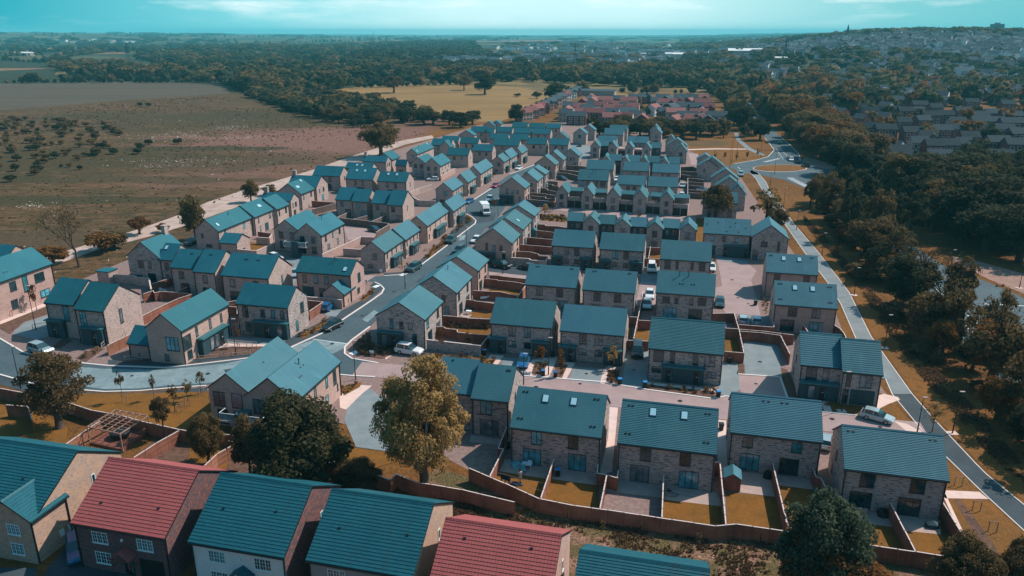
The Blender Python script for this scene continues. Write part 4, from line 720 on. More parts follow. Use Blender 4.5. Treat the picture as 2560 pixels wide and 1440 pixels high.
mat('verge', (0.200, 0.088, 0.022), 0.95, 0.1, noise=[((0.15, 0.15, 0.15), (0.155, 0.075, 0.022), 0.38, 0.62), ((0.9, 0.9, 0.9), (0.105, 0.06, 0.02), 0.5, 0.7, 7), ((2.5, 2.5, 2.5), (0.13, 0.065, 0.02), 0.5, 0.7), ((7, 7, 7), (0.32, 0.19, 0.08), 0.62, 0.72, 2)], bump=(5, .9, .12))
mat('earth_light', (0.30, 0.19, 0.15), 0.95, 0.1, noise=[((0.8, 0.8, 0.8), (0.24, 0.15, 0.115), 0.4, 0.6), ((5, 5, 5), (0.42, 0.31, 0.26), 0.6, 0.7, 2)])
# country
sheet('ploughed_field', [(-900, 214), (0, 209), (300, 205), (470, 208), (560, 214), (575, 233), (470, 241), (350, 247), (150, 264), (0, 275), (-900, 330)], 'plough', 4)
sheet('stubble_field', [(835, 224), (900, 217), (1000, 214), (1190, 212), (1300, 218), (1360, 232), (1382, 245), (1350, 268), (1300, 288), (1240, 306), (1195, 304), (1100, 290), (1000, 268), (905, 246)], 'stubble', 4)
sheet('field', [(1600, 233), (1480, 228), (1500, 250), (1600, 246)], 'stubble', 3)
for i, (p, mm) in enumerate([([(915, 166), (1000, 156), (1100, 150), (1225, 158), (1205, 166), (1040, 172), (930, 176)], 'pink_soil'), ([(650, 176), (690, 168), (728, 168), (722, 180), (668, 184)], 'stubble'),
    ([(70, 143), (140, 146), (290, 150), (325, 158), (250, 168), (170, 160), (85, 152)], 'stubble'), ([(0, 113), (220, 110), (330, 116), (230, 120), (90, 123), (0, 121)], 'stubble'), ([(30, 124), (160, 125), (160, 131), (30, 131)], 'stubble'), ([(630, 123), (780, 115), (850, 118), (760, 126)], 'stubble'), ([(400, 122), (470, 118), (480, 124), (410, 127)], 'stubble'), ([(700, 106), (810, 104), (815, 108), (705, 109)], 'stubble'), ([(480, 146), (550, 147), (548, 153), (482, 152)], 'stubble'), ([(1110, 104), (1400, 100), (1410, 103), (1130, 107)], 'pink_soil')]):
    sheet('field', p, mm, 6+i, z0=0.3)
TU = [(-40, 700), (40, 668), (120, 641), (230, 608), (350, 572), (440, 540), (520, 505), (600, 478), (690, 452), (780, 425), (880, 390), (1000, 352), (1080, 338)]
TLo = [(1085, 345), (1010, 362), (900, 402), (800, 438), (700, 474), (620, 508), (530, 540), (470, 562), (370, 592), (240, 626), (150, 658), (60, 690), (-40, 725)]
sheet('gravel_track', TU+TLo, 'track', 3)
# estate floor
sheet('estate_paving', [(-60, 800), (150, 722), (330, 645), (480, 600), (640, 505), (830, 425), (1000, 372), (1200, 312), (1420, 306), (1640, 326), (1735, 368), (1745, 420), (1850, 440), (1930, 560), (1990, 640), (2080, 760), (2190, 950), (2290, 1080), (2360, 1240), (2330, 1330), (2160, 1345), (1900, 1310), (1400, 1260), (1180, 1180), (1050, 1110), (860, 1060), (515, 975), (-60, 930)], 'gravel_pink', 2)
# roads
sheet('main_road', [(-120, 800), (0, 845), (60, 880), (115, 893), (170, 903), (270, 914), (410, 919), (480, 912), (615, 896), (725, 869), (807, 832), (855, 800), (930, 750), (955, 732), (960, 722), (950, 712), (937, 706), (917, 703), (930, 692), (960, 690), (995, 688), (1025, 684), (1050, 665), (1120, 612), (1141, 595), (1188, 559), (1190, 552), (1179, 542), (1160, 532), (1170, 510), (1181, 502), (1229, 471), (1245, 457), (1274, 436), (1332, 414), (1385, 388), (1400, 376), (1440, 372), (1420, 392), (1375, 418), (1340, 440), (1310, 462), (1262, 497), (1262, 520), (1245, 545), (1212, 575), (1180, 612), (1085, 676), (1000, 742), (925, 817), (880, 850), (862, 868), (862, 885), (880, 897), (945, 908), (935, 941), (880, 940), (847, 937), (800, 950), (520, 962), (425, 968), (347, 975), (260, 977), (150, 968), (70, 954), (0, 934), (-120, 900)], 'asphalt', 5)
sheet('worn_road_surface', [(250, 922), (410, 925), (560, 910), (700, 880), (720, 900), (600, 940), (520, 958), (425, 964), (347, 971), (262, 973), (175, 962), (180, 915)], 'asphalt_worn', 6)
sheet('worn_road_surface', [(730, 868), (790, 848), (868, 858), (858, 872), (800, 900), (700, 905)], 'asphalt_worn', 6)
sheet('pavement', [(-120, 908), (0, 940), (70, 960), (150, 975), (260, 984), (347, 982), (425, 976), (520, 968), (515, 984), (400, 992), (272, 996), (150, 985), (57, 978), (0, 962), (-120, 935)], 'asphalt_dark', 6)
sheet('pavement', [(615, 893), (725, 866), (807, 829), (930, 747), (953, 727), (958, 718), (935, 705), (925, 715), (935, 722), (900, 752), (800, 806), (735, 838), (700, 857), (615, 880), (480, 898), (410, 905), (270, 900), (270, 911), (410, 916), (480, 909)], 'asphalt_dark', 6)
sheet('pavement', [(1025, 682), (1050, 662), (1120, 610), (1141, 592), (1186, 558), (1187, 551), (1175, 541), (1160, 545), (1140, 565), (1120, 590), (1045, 655), (1005, 680), (960, 683), (960, 688)], 'asphalt_dark', 6)
sheet('side_street', [(1160, 533), (1180, 527), (1240, 532), (1235, 552), (1190, 560), (1190, 552), (1179, 542)], 'asphalt_dark', 7)
sheet('block_paved_street', [(947, 908), (1105, 922), (1310, 941), (1500, 956), (1620, 976), (1780, 998), (1815, 992), (1950, 1008), (2050, 1030), (2150, 1041), (2300, 1056), (2322, 1092), (2050, 1078), (1800, 1048), (1520, 1016), (1300, 986), (1100, 966), (937, 942), (905, 942), (925, 906)], 'paving_pink', 7)
sheet('side_junction_paving', [(880, 939), (905, 905), (947, 908), (937, 942)], 'paving_pink', 8)
sheet('drive', [(1843, 938), (1952, 943), (1975, 1012), (1855, 998)], 'paving_pink', 8)
sheet('drive', [(1862, 850), (1945, 858), (1955, 944), (1842, 936)], 'paving_grey', 9)
sheet('drive', [(1803, 890), (1842, 890), (1850, 975), (1818, 992), (1795, 985)], 'paving_grey', 9)
sheet('drive', [(1568, 850), (1622, 865), (1617, 976), (1555, 962)], 'paving_grey', 9)
sheet('drive', [(1434, 918), (1508, 922), (1500, 960), (1421, 951)], 'paving_grey', 9)
sheet('drive', [(1258, 895), (1295, 897), (1330, 900), (1310, 935), (1250, 925)], 'paving_grey', 9)
sheet('drive', [(880, 985), (900, 968), (930, 975), (1010, 1040), (990, 1100), (975, 1130), (890, 1118), (860, 1050)], 'paving_grey', 9)
sheet('path', [(848, 985), (885, 962), (930, 965), (905, 985), (865, 1025), (850, 1020)], 'slab_light', 10)
sheet('court', [(1790, 642), (1865, 655), (1892, 677), (1878, 700), (1902, 790), (1815, 783), (1780, 742), (1787, 720), (1805, 715), (1800, 685)], 'paving_pink', 8)
sheet('drive', [(1790, 642), (1800, 640), (1868, 652), (1870, 662), (1800, 652)], 'paving_grey', 9)
sheet('parking_bays', [(1845, 786), (1925, 792), (1938, 826), (1848, 816)], 'paving_grey', 9)
sheet('drive', [(1605, 650), (1655, 655), (1645, 706), (1602, 706)], 'paving_grey', 9)
sheet('drive', [(1600, 706), (1645, 706), (1640, 768), (1590, 765)], 'paving_pink', 9)
sheet('drive', [(1225, 660), (1340, 668), (1320, 690), (1220, 678)], 'asphalt_dark', 9)
sheet('street', [(1222, 680), (1320, 690), (1318, 706), (1222, 692)], 'paving_pink', 9)
sheet('street', [(1345, 520), (1440, 532), (1560, 545), (1700, 558), (1740, 560), (1742, 545), (1690, 538), (1540, 528), (1400, 515), (1340, 505)], 'paving_pink', 8)
sheet('court', [(1420, 360), (1480, 365), (1470, 395), (1455, 400), (1405, 392), (1425, 380)], 'paving_grey', 8)
sheet('court', [(1720, 382), (1745, 385), (1750, 412), (1728, 412)], 'paving_pink', 8)
sheet('court', [(857, 568), (935, 572), (950, 588), (935, 600), (870, 600)], 'paving_pink', 8)
sheet('court', [(700, 655), (745, 640), (775, 660), (745, 690), (730, 720), (735, 660)], 'paving_grey', 8)
sheet('drive', [(30, 835), (60, 808), (120, 788), (135, 800), (150, 830), (90, 850)], 'paving_grey', 8)
sheet('drive', [(565, 840), (600, 845), (700, 848), (715, 852), (680, 862), (560, 858)], 'paving_grey', 8)
sheet('path', [(520, 862), (560, 848), (560, 858), (690, 862), (700, 866), (560, 868), (505, 890)], 'slab_light', 9)
sheet('side_street', [(915, 705), (940, 690), (930, 688), (905, 685), (880, 700)], 'paving_pink', 8)
sheet('drive', [(810, 780), (830, 770), (855, 775), (840, 792), (815, 790)], 'paving_grey', 9)
# footway beside the estate, and its verges
FL = [(1873, 430), (1890, 447), (1903, 470), (1915, 490), (1937, 525), (1965, 565), (2012, 632), (2070, 708), (2102, 760), (2140, 847), (2202, 920), (2230, 985), (2310, 1082), (2360, 1137), (2455, 1230), (2560, 1327), (2700, 1450)]
FR = [(2700, 1375), (2560, 1262), (2467, 1187), (2440, 1160), (2332, 1045), (2280, 985), (2185, 852), (2177, 840), (2122, 730), (2045, 630), (1985, 560), (1952, 512), (1925, 480), (1915, 455), (1895, 432), (1880, 425)]
sheet('footway', FL+FR, 'footway', 5)
sheet('footway', [(2230, 985), (2310, 1082), (2360, 1137), (2455, 1230), (2560, 1327), (2700, 1450), (2700, 1375), (2560, 1262), (2467, 1187), (2440, 1160), (2332, 1045), (2280, 985)], 'asphalt_dark', 6)
sheet('grass_verge', [(2286, 985), (2336, 1040), (2445, 1155), (2472, 1182), (2565, 1257), (2705, 1370), (2800, 1330), (2620, 1200), (2500, 1090), (2400, 1000), (2300, 900), (2210, 790), (2120, 690), (2050, 610), (2000, 540), (1965, 490), (1935, 478), (1957, 510), (1990, 558), (2050, 628), (2127, 728), (2182, 838), (2190, 850)], 'verge', 4)
sheet('grass_verge', [(2320, 1100), (2352, 1137), (2450, 1232), (2555, 1330), (2560, 1440), (2700, 1500), (2400, 1500), (2440, 1400), (2360, 1250)], 'verge', 4)
sheet('grass_verge', [(2050, 960), (2110, 965), (2210, 985), (2300, 1075), (2245, 1060), (2150, 1040), (2075, 1028)], 'verge', 5)
sheet('grass_verge', [(2085, 770), (2100, 775), (2135, 850), (2115, 850)], 'verge', 5)
sheet('path', [(2358, 1226), (2448, 1230), (2472, 1248), (2362, 1246)], 'slab_light', 6)
sheet('path', [(2355, 1235), (2364, 1236), (2428, 1372), (2418, 1372)], 'slab_light', 6)
sheet('gravel_strip', [(2385, 1250), (2400, 1250), (2440, 1300), (2490, 1370), (2520, 1440), (2490, 1440), (2460, 1370), (2420, 1310)], 'soil', 6)
sheet('path', [(2190, 990), (2210, 985), (2245, 993), (2250, 1000), (2222, 1010), (2192, 1025)], 'slab_light', 7)
sheet('pavement', [(2235, 1053), (2268, 1060), (2310, 1085), (2270, 1082)], 'slab_light', 8)
# roundabout and the big road
sheet('big_road', [(1905, 317), (1930, 318), (1948, 340), (1967, 355), (1997, 385), (2003, 400), (2072, 418), (2105, 455), (2160, 515), (2245, 590), (2360, 665), (2470, 706), (2560, 745), (2800, 840), (2800, 1200), (2560, 1020), (2430, 880), (2330, 772), (2235, 675), (2140, 590), (2065, 515), (2035, 480), (2005, 467), (1957, 449), (1900, 437), (1860, 434), (1845, 440), (1840, 425), (1815, 418), (1835, 410), (1892, 400), (1920, 392), (1936, 375), (1912, 345)], 'asphalt', 5)
sheet('big_road', [(1905, 317), (1930, 318), (1900, 285), (1868, 250), (1852, 225), (1845, 226), (1850, 262), (1880, 300)], 'asphalt', 6)
el = lambda cx, cy, rx, ry, n=26: [(cx+rx*math.cos(2*math.pi*i/n), cy+ry*math.sin(2*math.pi*i/n)) for i in range(n)]
sheet('roundabout_island', el(1950, 421, 66, 8.5), 'verge', 9, z0=0.1)
sheet('roundabout_kerb', el(1950, 421, 68, 9.2), 'kerb', 7, z0=0.03)
sheet('splitter_island', el(2045, 440, 14, 3.5), 'verge', 9)
sheet('basin', el(1765, 359, 58, 8), 'basin_grass', 6)
sheet('grass_verge', [(1725, 345), (1835, 345), (1850, 365), (1900, 388), (1925, 385), (1880, 403), (1830, 412), (1760, 412), (1740, 385), (1720, 375)], 'verge', 3)
sheet('path', [(1720, 373), (1790, 371), (1865, 372), (1865, 374), (1790, 373.5), (1720, 375.5)], 'slab_light', 7)
sheet('path', [(1835, 332), (1845, 332), (1852, 350), (1880, 372), (1915, 388), (1900, 388), (1868, 374), (1842, 352)], 'footway', 7)
sheet('bare_bank', [(2010, 392), (2040, 398), (2090, 415), (2085, 425), (2050, 420), (2005, 404)], 'earth_light', 7)
sheet('bare_bank', [(2380, 640), (2450, 655), (2560, 685), (2700, 720), (2700, 790), (2560, 735), (2470, 698), (2380, 652)], 'earth_light', 7)
# gardens: lawns, patios, beds
for p in ([(1240, 1176), (1366, 1197), (1350, 1262), (1215, 1205)], [(1376, 1197), (1498, 1213), (1496, 1285), (1352, 1262)], [(1660, 1249), (1812, 1266), (1812, 1325), (1656, 1305)], [(1815, 1231), (1937, 1243), (1970, 1322), (1818, 1320)], [(1947, 1214), (2040, 1226), (2095, 1300), (1975, 1318)],
          [(2110, 1300), (2238, 1320), (2288, 1390), (2100, 1372)], [(2262, 1328), (2350, 1336), (2420, 1392), (2300, 1392)], [(1110, 812), (1226, 818), (1226, 842), (1120, 832)], [(1177, 778), (1232, 781), (1228, 797), (1168, 792)], [(1222, 722), (1300, 727), (1296, 741), (1222, 732)],
          [(1590, 820), (1622, 824), (1622, 858), (1585, 855)], [(1571, 815), (1582, 815), (1578, 852), (1566, 850)], [(1812, 845), (1842, 848), (1855, 885), (1812, 880)], [(622, 605), (668, 612), (642, 628), (620, 622)], [(1625, 628), (1652, 630), (1650, 648), (1622, 646)], [(270, 985), (520, 980), (520, 1085), (340, 1060), (225, 1030), (60, 995), (60, 980)], [(-50, 1010), (60, 1010), (170, 1070), (165, 1110), (-50, 1100)], [(1740, 545), (1765, 548), (1762, 620), (1740, 610)], [(880, 1120), (975, 1132), (1010, 1150), (900, 1180), (830, 1150)],
          [(1040, 838), (1000, 850), (980, 862), (1020, 858)], [(430, 1170), (560, 1200), (480, 1230), (380, 1200)], [(480, 1085), (600, 1100), (560, 1180), (470, 1150)]):
    sheet('lawn', p, 'lawn', 10)
for p in ([(1263, 1148), (1375, 1163), (1366, 1198), (1243, 1178)], [(1380, 1164), (1502, 1182), (1498, 1215), (1376, 1198)], [(1545, 1198), (1662, 1215), (1658, 1246), (1510, 1228)], [(1664, 1214), (1790, 1232), (1812, 1268), (1660, 1250)], [(1855, 1180), (1925, 1188), (1937, 1243), (1850, 1232)], [(1935, 1188), (2038, 1200), (2040, 1226), (1945, 1214)], [(2125, 1270), (2228, 1284), (2240, 1320), (2112, 1302)], [(2240, 1288), (2350, 1300), (2352, 1337), (2262, 1328)],
          [(1178, 1088), (1262, 1100), (1256, 1115), (1174, 1105)], [(1150, 783), (1180, 788), (1170, 796), (1148, 790)]):
    sheet('patio', p, 'patio', 11)
for p in ([(1226, 887), (1260, 890), (1240, 918), (1212, 912)], [(1330, 900), (1350, 898), (1330, 940), (1310, 936)], [(1352, 888), (1395, 893), (1372, 945), (1340, 940)], [(1400, 905), (1438, 908), (1415, 950), (1392, 945)], [(1508, 925), (1522, 915), (1540, 918), (1512, 962), (1500, 958)], [(1515, 1017), (1545, 1020), (1530, 1180), (1500, 1190)], [(1612, 955), (1800, 975), (1795, 984), (1612, 962)], [(2051, 1010), (2068, 992), (2080, 1030), (2062, 1028)], [(955, 880), (985, 868), (1000, 872), (965, 900)], [(0, 800), (110, 758), (115, 766), (0, 812)], [(1790, 1050), (1815, 1052), (1820, 1200), (1795, 1190)]):
    sheet('path', p, 'slab_light', 11)
for p in ([(1338, 905), (1372, 908), (1352, 938), (1328, 935)], [(1388, 912), (1420, 912), (1405, 946), (1392, 944)], [(1520, 925), (1552, 926), (1540, 962), (1515, 958)], [(1618, 962), (1790, 980), (1785, 994), (1616, 974)], [(0, 812), (115, 768), (118, 786), (60, 805), (25, 835), (0, 822)], [(1845, 895), (1861, 912), (1862, 938), (1845, 934)], [(1952, 920), (1968, 925), (2000, 990), (1975, 1008), (1955, 945)], [(885, 856), (925, 830), (930, 862), (1000, 880), (955, 898), (900, 888), (885, 870)], [(130, 868), (160, 845), (180, 852), (150, 872)], [(190, 895), (245, 865), (262, 872), (215, 905)], [(290, 905), (450, 892), (560, 868), (700, 866), (660, 882), (480, 900), (330, 908)], [(1100, 905), (1240, 920), (1235, 930), (1100, 918)]):
    sheet('planting_bed', p, 'soil', 12)
for p in ([(745, 842), (812, 803), (822, 812), (760, 846)], [(905, 745), (930, 722), (936, 728), (912, 752), (905, 755)], [(1205, 420), (1240, 435), (1225, 452), (1195, 460)], [(1060, 648), (1085, 612), (1100, 620), (1075, 645)], [(1095, 620), (1110, 590), (1130, 592), (1112, 616)], [(1078, 885), (1240, 900), (1228, 915), (1080, 895)], [(1340, 535), (1418, 545), (1415, 556), (1345, 550)], [(850, 968), (905, 955), (900, 968), (860, 990)]):
    sheet('planting_bed', p, 'verge', 12)
sheet('bare_garden', [(1512, 1229), (1657, 1246), (1653, 1305), (1502, 1285)], 'gravel_pink', 10)
sheet('bare_garden', [(1174, 1106), (1256, 1116), (1222, 1200), (1172, 1175)], 'gravel_pink', 10)
sheet('rough_strip', [(1080, 1215), (1300, 1290), (1350, 1265), (1700, 1318), (1930, 1345), (2130, 1390), (2330, 1410), (2500, 1500), (2400, 1700), (1000, 1700), (1100, 1350)], 'rough_grass', 4)
sheet('rough_strip', [(1180, 1195), (1340, 1262), (1300, 1275), (1050, 1200), (1090, 1170)], 'rough_grass', 5)
sheet('yard', [(400, 1090), (560, 1120), (700, 1180), (840, 1190), (980, 1230), (1060, 1250), (1000, 1320), (500, 1250), (330, 1150)], 'soil', 5)
sheet('driveway', [(90, 1480), (120, 1420), (205, 1320), (300, 1345), (330, 1380), (700, 1700), (0, 1700)], 'asphalt_dark', 6)
sheet('driveway', [(-200, 1420), (90, 1420), (120, 1700), (-200, 1700)], 'asphalt_dark', 6)
# kerbs (real steps) and painted lines
def strip(name, pts, w, m, z0, z1, kind='structure'):
    mb = MB(); q = [P(*p) for p in pts]
    for a, b in zip(q[:-1], q[1:]):
        d = (b-a).normalized(); n = Vector((-d.y, d.x, 0))*w/2
        if z1-z0 < 0.02: mb.face([(a-n).to_tuple()[:2]+(z1,), (b-n).to_tuple()[:2]+(z1,), (b+n).to_tuple()[:2]+(z1,), (a+n).to_tuple()[:2]+(z1,)])
        else:
            k = [(a-n), (b-n), (b+n), (a+n)]; mb.prism([(p.x, p.y) for p in k], 'z', z0, z1)
    o = mb.build(name, MAT[m], fix=True); tag(o, kind=kind); return o
for p in ([(-120, 803), (0, 847), (60, 882), (115, 895), (170, 905), (270, 915), (410, 920), (480, 913), (615, 897), (725, 870), (807, 833), (855, 801), (930, 751), (955, 733), (960, 722), (950, 712), (937, 706)],
          [(960, 690), (995, 688), (1025, 684), (1050, 665), (1120, 612), (1141, 595), (1188, 559), (1190, 552), (1179, 542), (1160, 532)], [(1181, 502), (1229, 471), (1245, 457)], [(1274, 436), (1332, 414), (1385, 388)],
          [(925, 817), (880, 850), (862, 868), (862, 885), (880, 897), (945, 908)], [(847, 937), (880, 940), (937, 943)], [(-120, 905), (0, 937), (70, 957), (150, 971), (260, 980), (347, 978), (425, 971), (515, 965)],
          [(1310, 940), (1500, 955), (1620, 975), (1780, 997), (1815, 991), (1855, 998)], [(2050, 1029), (2150, 1040), (2235, 1052)], [(1845, 936), (1950, 943), (1972, 1005)]):
    strip('kerb', p, 0.28, 'kerb', 0.0, 0.11)
for p in ([(1935, 376), (1950, 392)], ): pass
strip('kerb', [(1912, 345), (1936, 375), (1920, 392), (1892, 400), (1835, 410)], 0.25, 'kerb', 0, 0.12)
strip('kerb', [(1948, 340), (1967, 355), (1997, 385), (2001, 400)], 0.25, 'kerb', 0, 0.12)
for (A, B) in ((FL, 1), (FR, 1)): strip('edging', A, 0.12, 'kerb', 0, 0.05)
def dash(name, a, b, n, w, frac=0.5, z=0.034):
    mb = MB(); a = P(*a); b = P(*b); d = (b-a)/n; un = d.normalized(); nn = Vector((-un.y, un.x, 0))*w/2
    for i in range(n):
        p = a+d*i; q = p+d*frac; mb.face([(p-nn).to_tuple()[:2]+(z,), (q-nn).to_tuple()[:2]+(z,), (q+nn).to_tuple()[:2]+(z,), (p+nn).to_tuple()[:2]+(z,)])
    tag(mb.build(name, MAT['white_paint'], fix=False), kind='structure')
dash('road_marking', (1975, 420+25), (2040, 478), 12, 2.4, .35); dash('road_marking', (1912, 405), (1950, 396), 8, 1.6, .4); dash('road_marking', (1950, 372), (1968, 390), 10, .25); dash('road_marking', (1958, 398), (1940, 372), 10, .25)
dash('road_marking', (2400, 800), (2560, 960), 14, .3); dash('road_marking', (2240, 640), (2560, 905), 20, .2); dash('road_marking', (2460, 760), (2560, 765), 1, .3, 1.0); dash('road_marking', (2480, 772), (2540, 776), 1, .3, 1.0); dash('road_marking', (1845, 418), (1852, 424), 2, .3); dash('road_marking', (2000, 425), (2040, 430), 8, .2)
dash('road_marking', (782, 848), (868, 860), 1, .12, 1.0)
dash('tactile_paving', (1000, 689), (1014, 684), 1, 1.1, 1.0, .036); dash('tactile_paving', (936, 715), (946, 717), 1, 1.6, 1.0, .036); dash('tactile_paving', (880, 880), (892, 884), 1, 1.6, 1.0, .036)

# iron covers, gullies and repair patches in the carriageway
for i, (x, y) in enumerate([(520, 935), (700, 895), (830, 860), (905, 790), (985, 730), (1060, 690), (1120, 640), (1180, 575), (1215, 520), (1230, 490), (1290, 440), (1450, 960), (1700, 1003), (1590, 900), (1340, 968), (1845, 745), (1830, 700), (1870, 760), (1900, 905), (1890, 960), (1585, 925), (1466, 935), (120, 930), (330, 940), (2080, 1048), (2200, 1068)]):
    q = P(x, y); mb = MB(); r_ = .28 if i % 2 else .36; mb.face([(q.x+r_*math.cos(a*math.pi/4+.4), q.y+r_*math.sin(a*math.pi/4+.4), .062) for a in range(8)]); tag(mb.build('manhole_cover', MAT['gutter'], fix=False), kind='structure')
for i, p in enumerate([[(905, 800), (935, 776), (948, 782), (918, 806)], [(1040, 705), (1056, 693), (1072, 700), (1056, 712)], [(1150, 590), (1165, 588), (1160, 600), (1146, 602)], [(560, 925), (640, 912), (644, 922), (566, 936)], [(2180, 905), (2200, 912), (2222, 950), (2204, 945)], [(90, 905), (150, 918), (146, 930), (84, 916)]]):
    sheet('road_patch', p, 'asphalt_dark' if i % 2 else 'asphalt_worn', 11)
# ---------------------------------------------------------------- fences and garden walls
post_me = {}
def fence(c, pts, label, h=1.8, m='fence_wood', cap=True, posts=True, name='garden_fence', group=None):
    q = [P(*zc(c, p), h) for p in pts]; o0 = q[0].copy(); o0.z = 0
    root = empty(name, o0); tag(root, label, 'fence' if name == 'garden_fence' else 'wall', group)
    b = MB(); k = MB(); ph = []
    th = 0.03 if name == 'garden_fence' else 0.11
    for a, e in zip(q[:-1], q[1:]):
        d = e-a; d.z = 0; L = d.length; n = max(1, round(L/1.83)); un = d.normalized(); nn = Vector((-un.y, un.x, 0))
        for i in range(n if name == 'garden_fence' else 1):
            nn_ = n if name == 'garden_fence' else 1
            s0 = a+d*(i/nn_)-o0; s1 = a+d*((i+1)/nn_)-o0
            t = nn*th; z1 = h-0.02-0.015*((i*7) % 3)
            P4 = [s0-t, s1-t, s1+t, s0+t]; b.prism([(p.x, p.y) for p in P4], 'z', 0, z1)
            if name == 'garden_fence':
                for zz in (0.35, 1.05, 1.6):
                    P4 = [s0-t*2.6, s1-t*2.6, s1-t*1.02, s0-t*1.02]
                    b.prism([(p.x, p.y) for p in P4], 'z', zz, zz+.09)
            ph.append(a+d*(i/nn_)-o0)
            if cap: t2 = nn*(th+.035); P4 = [s0-t2, s1-t2, s1+t2, s0+t2]; k.prism([(p.x, p.y) for p in P4], 'z', z1+.002, z1+.045)
    ph.append(q[-1]-o0)
    b.build('boards' if name == 'garden_fence' else 'brickwork', MAT[m], root)
    if cap: k.build('capping', MAT['fence_cap'], root)
    if posts and name == 'garden_fence':
        if m not in post_me: pm = MB(); pm.box(-.05, .05, -.05, .05, 0, h+.04); post_me[m] = pm.mesh('post', MAT[m])
        for p in ph[:60]: link('post', post_me[m], root, (p.x, p.y, 0))
    return root
FZ = PX
fence(PX, [(1172, 1170), (1262, 1208), (1350, 1247), (1437, 1264), (1520, 1275), (1600, 1287), (1680, 1299), (1790, 1315), (1840, 1310), (1925, 1322)], 'long reddish board fence behind the nearest row of pairs')
fence(PX, [(1925, 1322), (2040, 1340), (2155, 1360), (2290, 1379), (2420, 1400)], 'reddish board fence behind the bottom right gardens, partly behind the dark tree')
fence(PX, [(1045, 1207), (1077, 1211), (1155, 1224), (1200, 1235), (1287, 1255)], 'older weathered fence with thick posts ending in broken rails below the golden tree')
fence(PX, [(975, 1200), (990, 1185), (1045, 1207)], 'short curved fence corner left of the weathered fence below the golden tree')
fence(PX, [(1267, 1067), (1245, 1121), (1259, 1122), (1224, 1191)], 'stepped pale-capped fence left of the patio with the teal cover')
fence(PX, [(1385, 1147), (1352, 1245)], 'pale-capped fence between the two lawns of the teal-cover pair', group=None)
fence(PX, [(1495, 1160), (1493, 1183), (1517, 1187), (1500, 1271)], 'pale-capped fence right of the lawn with the blue-lidded bin')
fence(PX, [(1519, 1187.5), (1543, 1195), (1546, 1175)], 'gate panel closing the alley between the two rooflight pairs')
fence(PX, [(1659, 1187), (1655, 1294)], 'pale-capped fence between bare pink garden and brown lawn')
fence(PX, [(1786, 1155), (1800, 1156), (1815, 1312)], 'pale-capped fence left of the small shed')
fence(PX, [(1931, 1154), (1967, 1307)], 'pale-capped fence right of the garden with the small shed')
fence(PX, [(2032, 1169), (2040, 1192), (2052, 1195), (2090, 1268)], 'stepped pale-capped fence beside the green water butt')
fence(PX, [(2102, 1240), (2110, 1266), (2094, 1264)], 'short fence return left of the three garden chairs')
fence(PX, [(2225, 1255), (2290, 1380)], 'pale-capped fence right of the dark covered barbecue')
fence(PX, [(2357, 1255), (2425, 1366)], 'pale-capped fence between last garden and the grass by the footpath')
# by the twin-gabled flats and the cottages
fence(PX, [(-40, 960), (0, 971), (80, 985), (160, 1003), (232, 1026), (300, 1038), (372, 1057), (480, 1080), (550, 1084), (600, 1090), (640, 1100)], 'long reddish fence behind the cottages, running past the pergola')
fence(PX, [(165, 1110), (218, 1073), (250, 1052)], 'reddish fence left of the timber pergola')
fence(PX, [(334, 1144), (390, 1108), (447, 1076)], 'reddish fence right of the timber pergola')
fence(PX, [(510, 1165), (542, 1135), (592, 1107)], 'reddish fence below the small bushy tree near the pergola')
fence(PX, [(15, 1012), (70, 1016), (80, 1050)], 'small boarded enclosure at the left edge under the spreading tree')
fence(PX, [(570, 1102), (640, 1116), (700, 1125), (800, 1145), (850, 1150), (975, 1200)], 'shaded fence under the dark green tree')
fence(PX, [(733, 1195), (765, 1165), (850, 1152)], 'shaded fence return right of the dark green tree')
# gardens right of the main street
GF = 'brown garden fences right of the main street'
fence(ZA, [(890, 1025), (1005, 1030), (1015, 1045), (1130, 1055), (1135, 1082), (1370, 1108), (1460, 1112)], 'stepped brown fence inside the first street garden, behind the brick wall')
fence(ZA, [(825, 1155), (1370, 1215)], 'low brick garden wall behind the white car', name='garden_wall', m='brick_grey')
fence(ZA, [(1370, 1213), (1465, 1092)], 'brown fence beside the black bin with blue lid, left of the blue car')
fence(ZA, [(985, 915), (1225, 935), (1240, 942), (1465, 950)], 'brown fence between first and second street gardens')
fence(ZA, [(1205, 755), (1300, 762), (1310, 770), (1400, 780), (1500, 795)], 'stepped brown fence behind the second street garden')
fence(ZA, [(1290, 665), (1370, 670), (1560, 678), (1730, 715)], 'brown fence above the white washing')
fence(ZA, [(1395, 545), (1530, 555), (1540, 565), (1680, 575), (1820, 600)], 'brown fence behind the third street garden')
fence(ZA, [(1456, 510), (1560, 515), (1575, 522), (1700, 535), (1820, 548)], 'brown fence along the pink side street')
fence(ZA, [(1725, 745), (1815, 617)], 'slanting brown fence left of the pair behind the blue car')
fence(ZA, [(1672, 335), (1850, 345), (1870, 360), (2020, 370), (2036, 338)], 'brick garden wall beside the fourth street house', name='garden_wall', m='brick_pink')
fence(ZA, [(1715, 272), (1860, 278), (1945, 300), (1950, 320), (2035, 325)], 'brown fence just behind the brick garden wall of the fourth street house', posts=False)
fence(ZA, [(1760, 205), (1900, 215), (2080, 230)], 'brown fence above the dark brown fence of the fourth street garden', posts=False)
fence(ZA, [(1825, 132), (2085, 155)], 'brown fence beside the small grey shed, fifth street garden', posts=False)
fence(ZA, [(1925, 62), (2100, 82)], 'brown fence behind the small grey shed', posts=False)
fence(ZA, [(1920, 0), (2010, 5), (2020, 18), (2140, 22), (2230, 38)], 'stepped brown fence left of the zigzag terrace', posts=False)
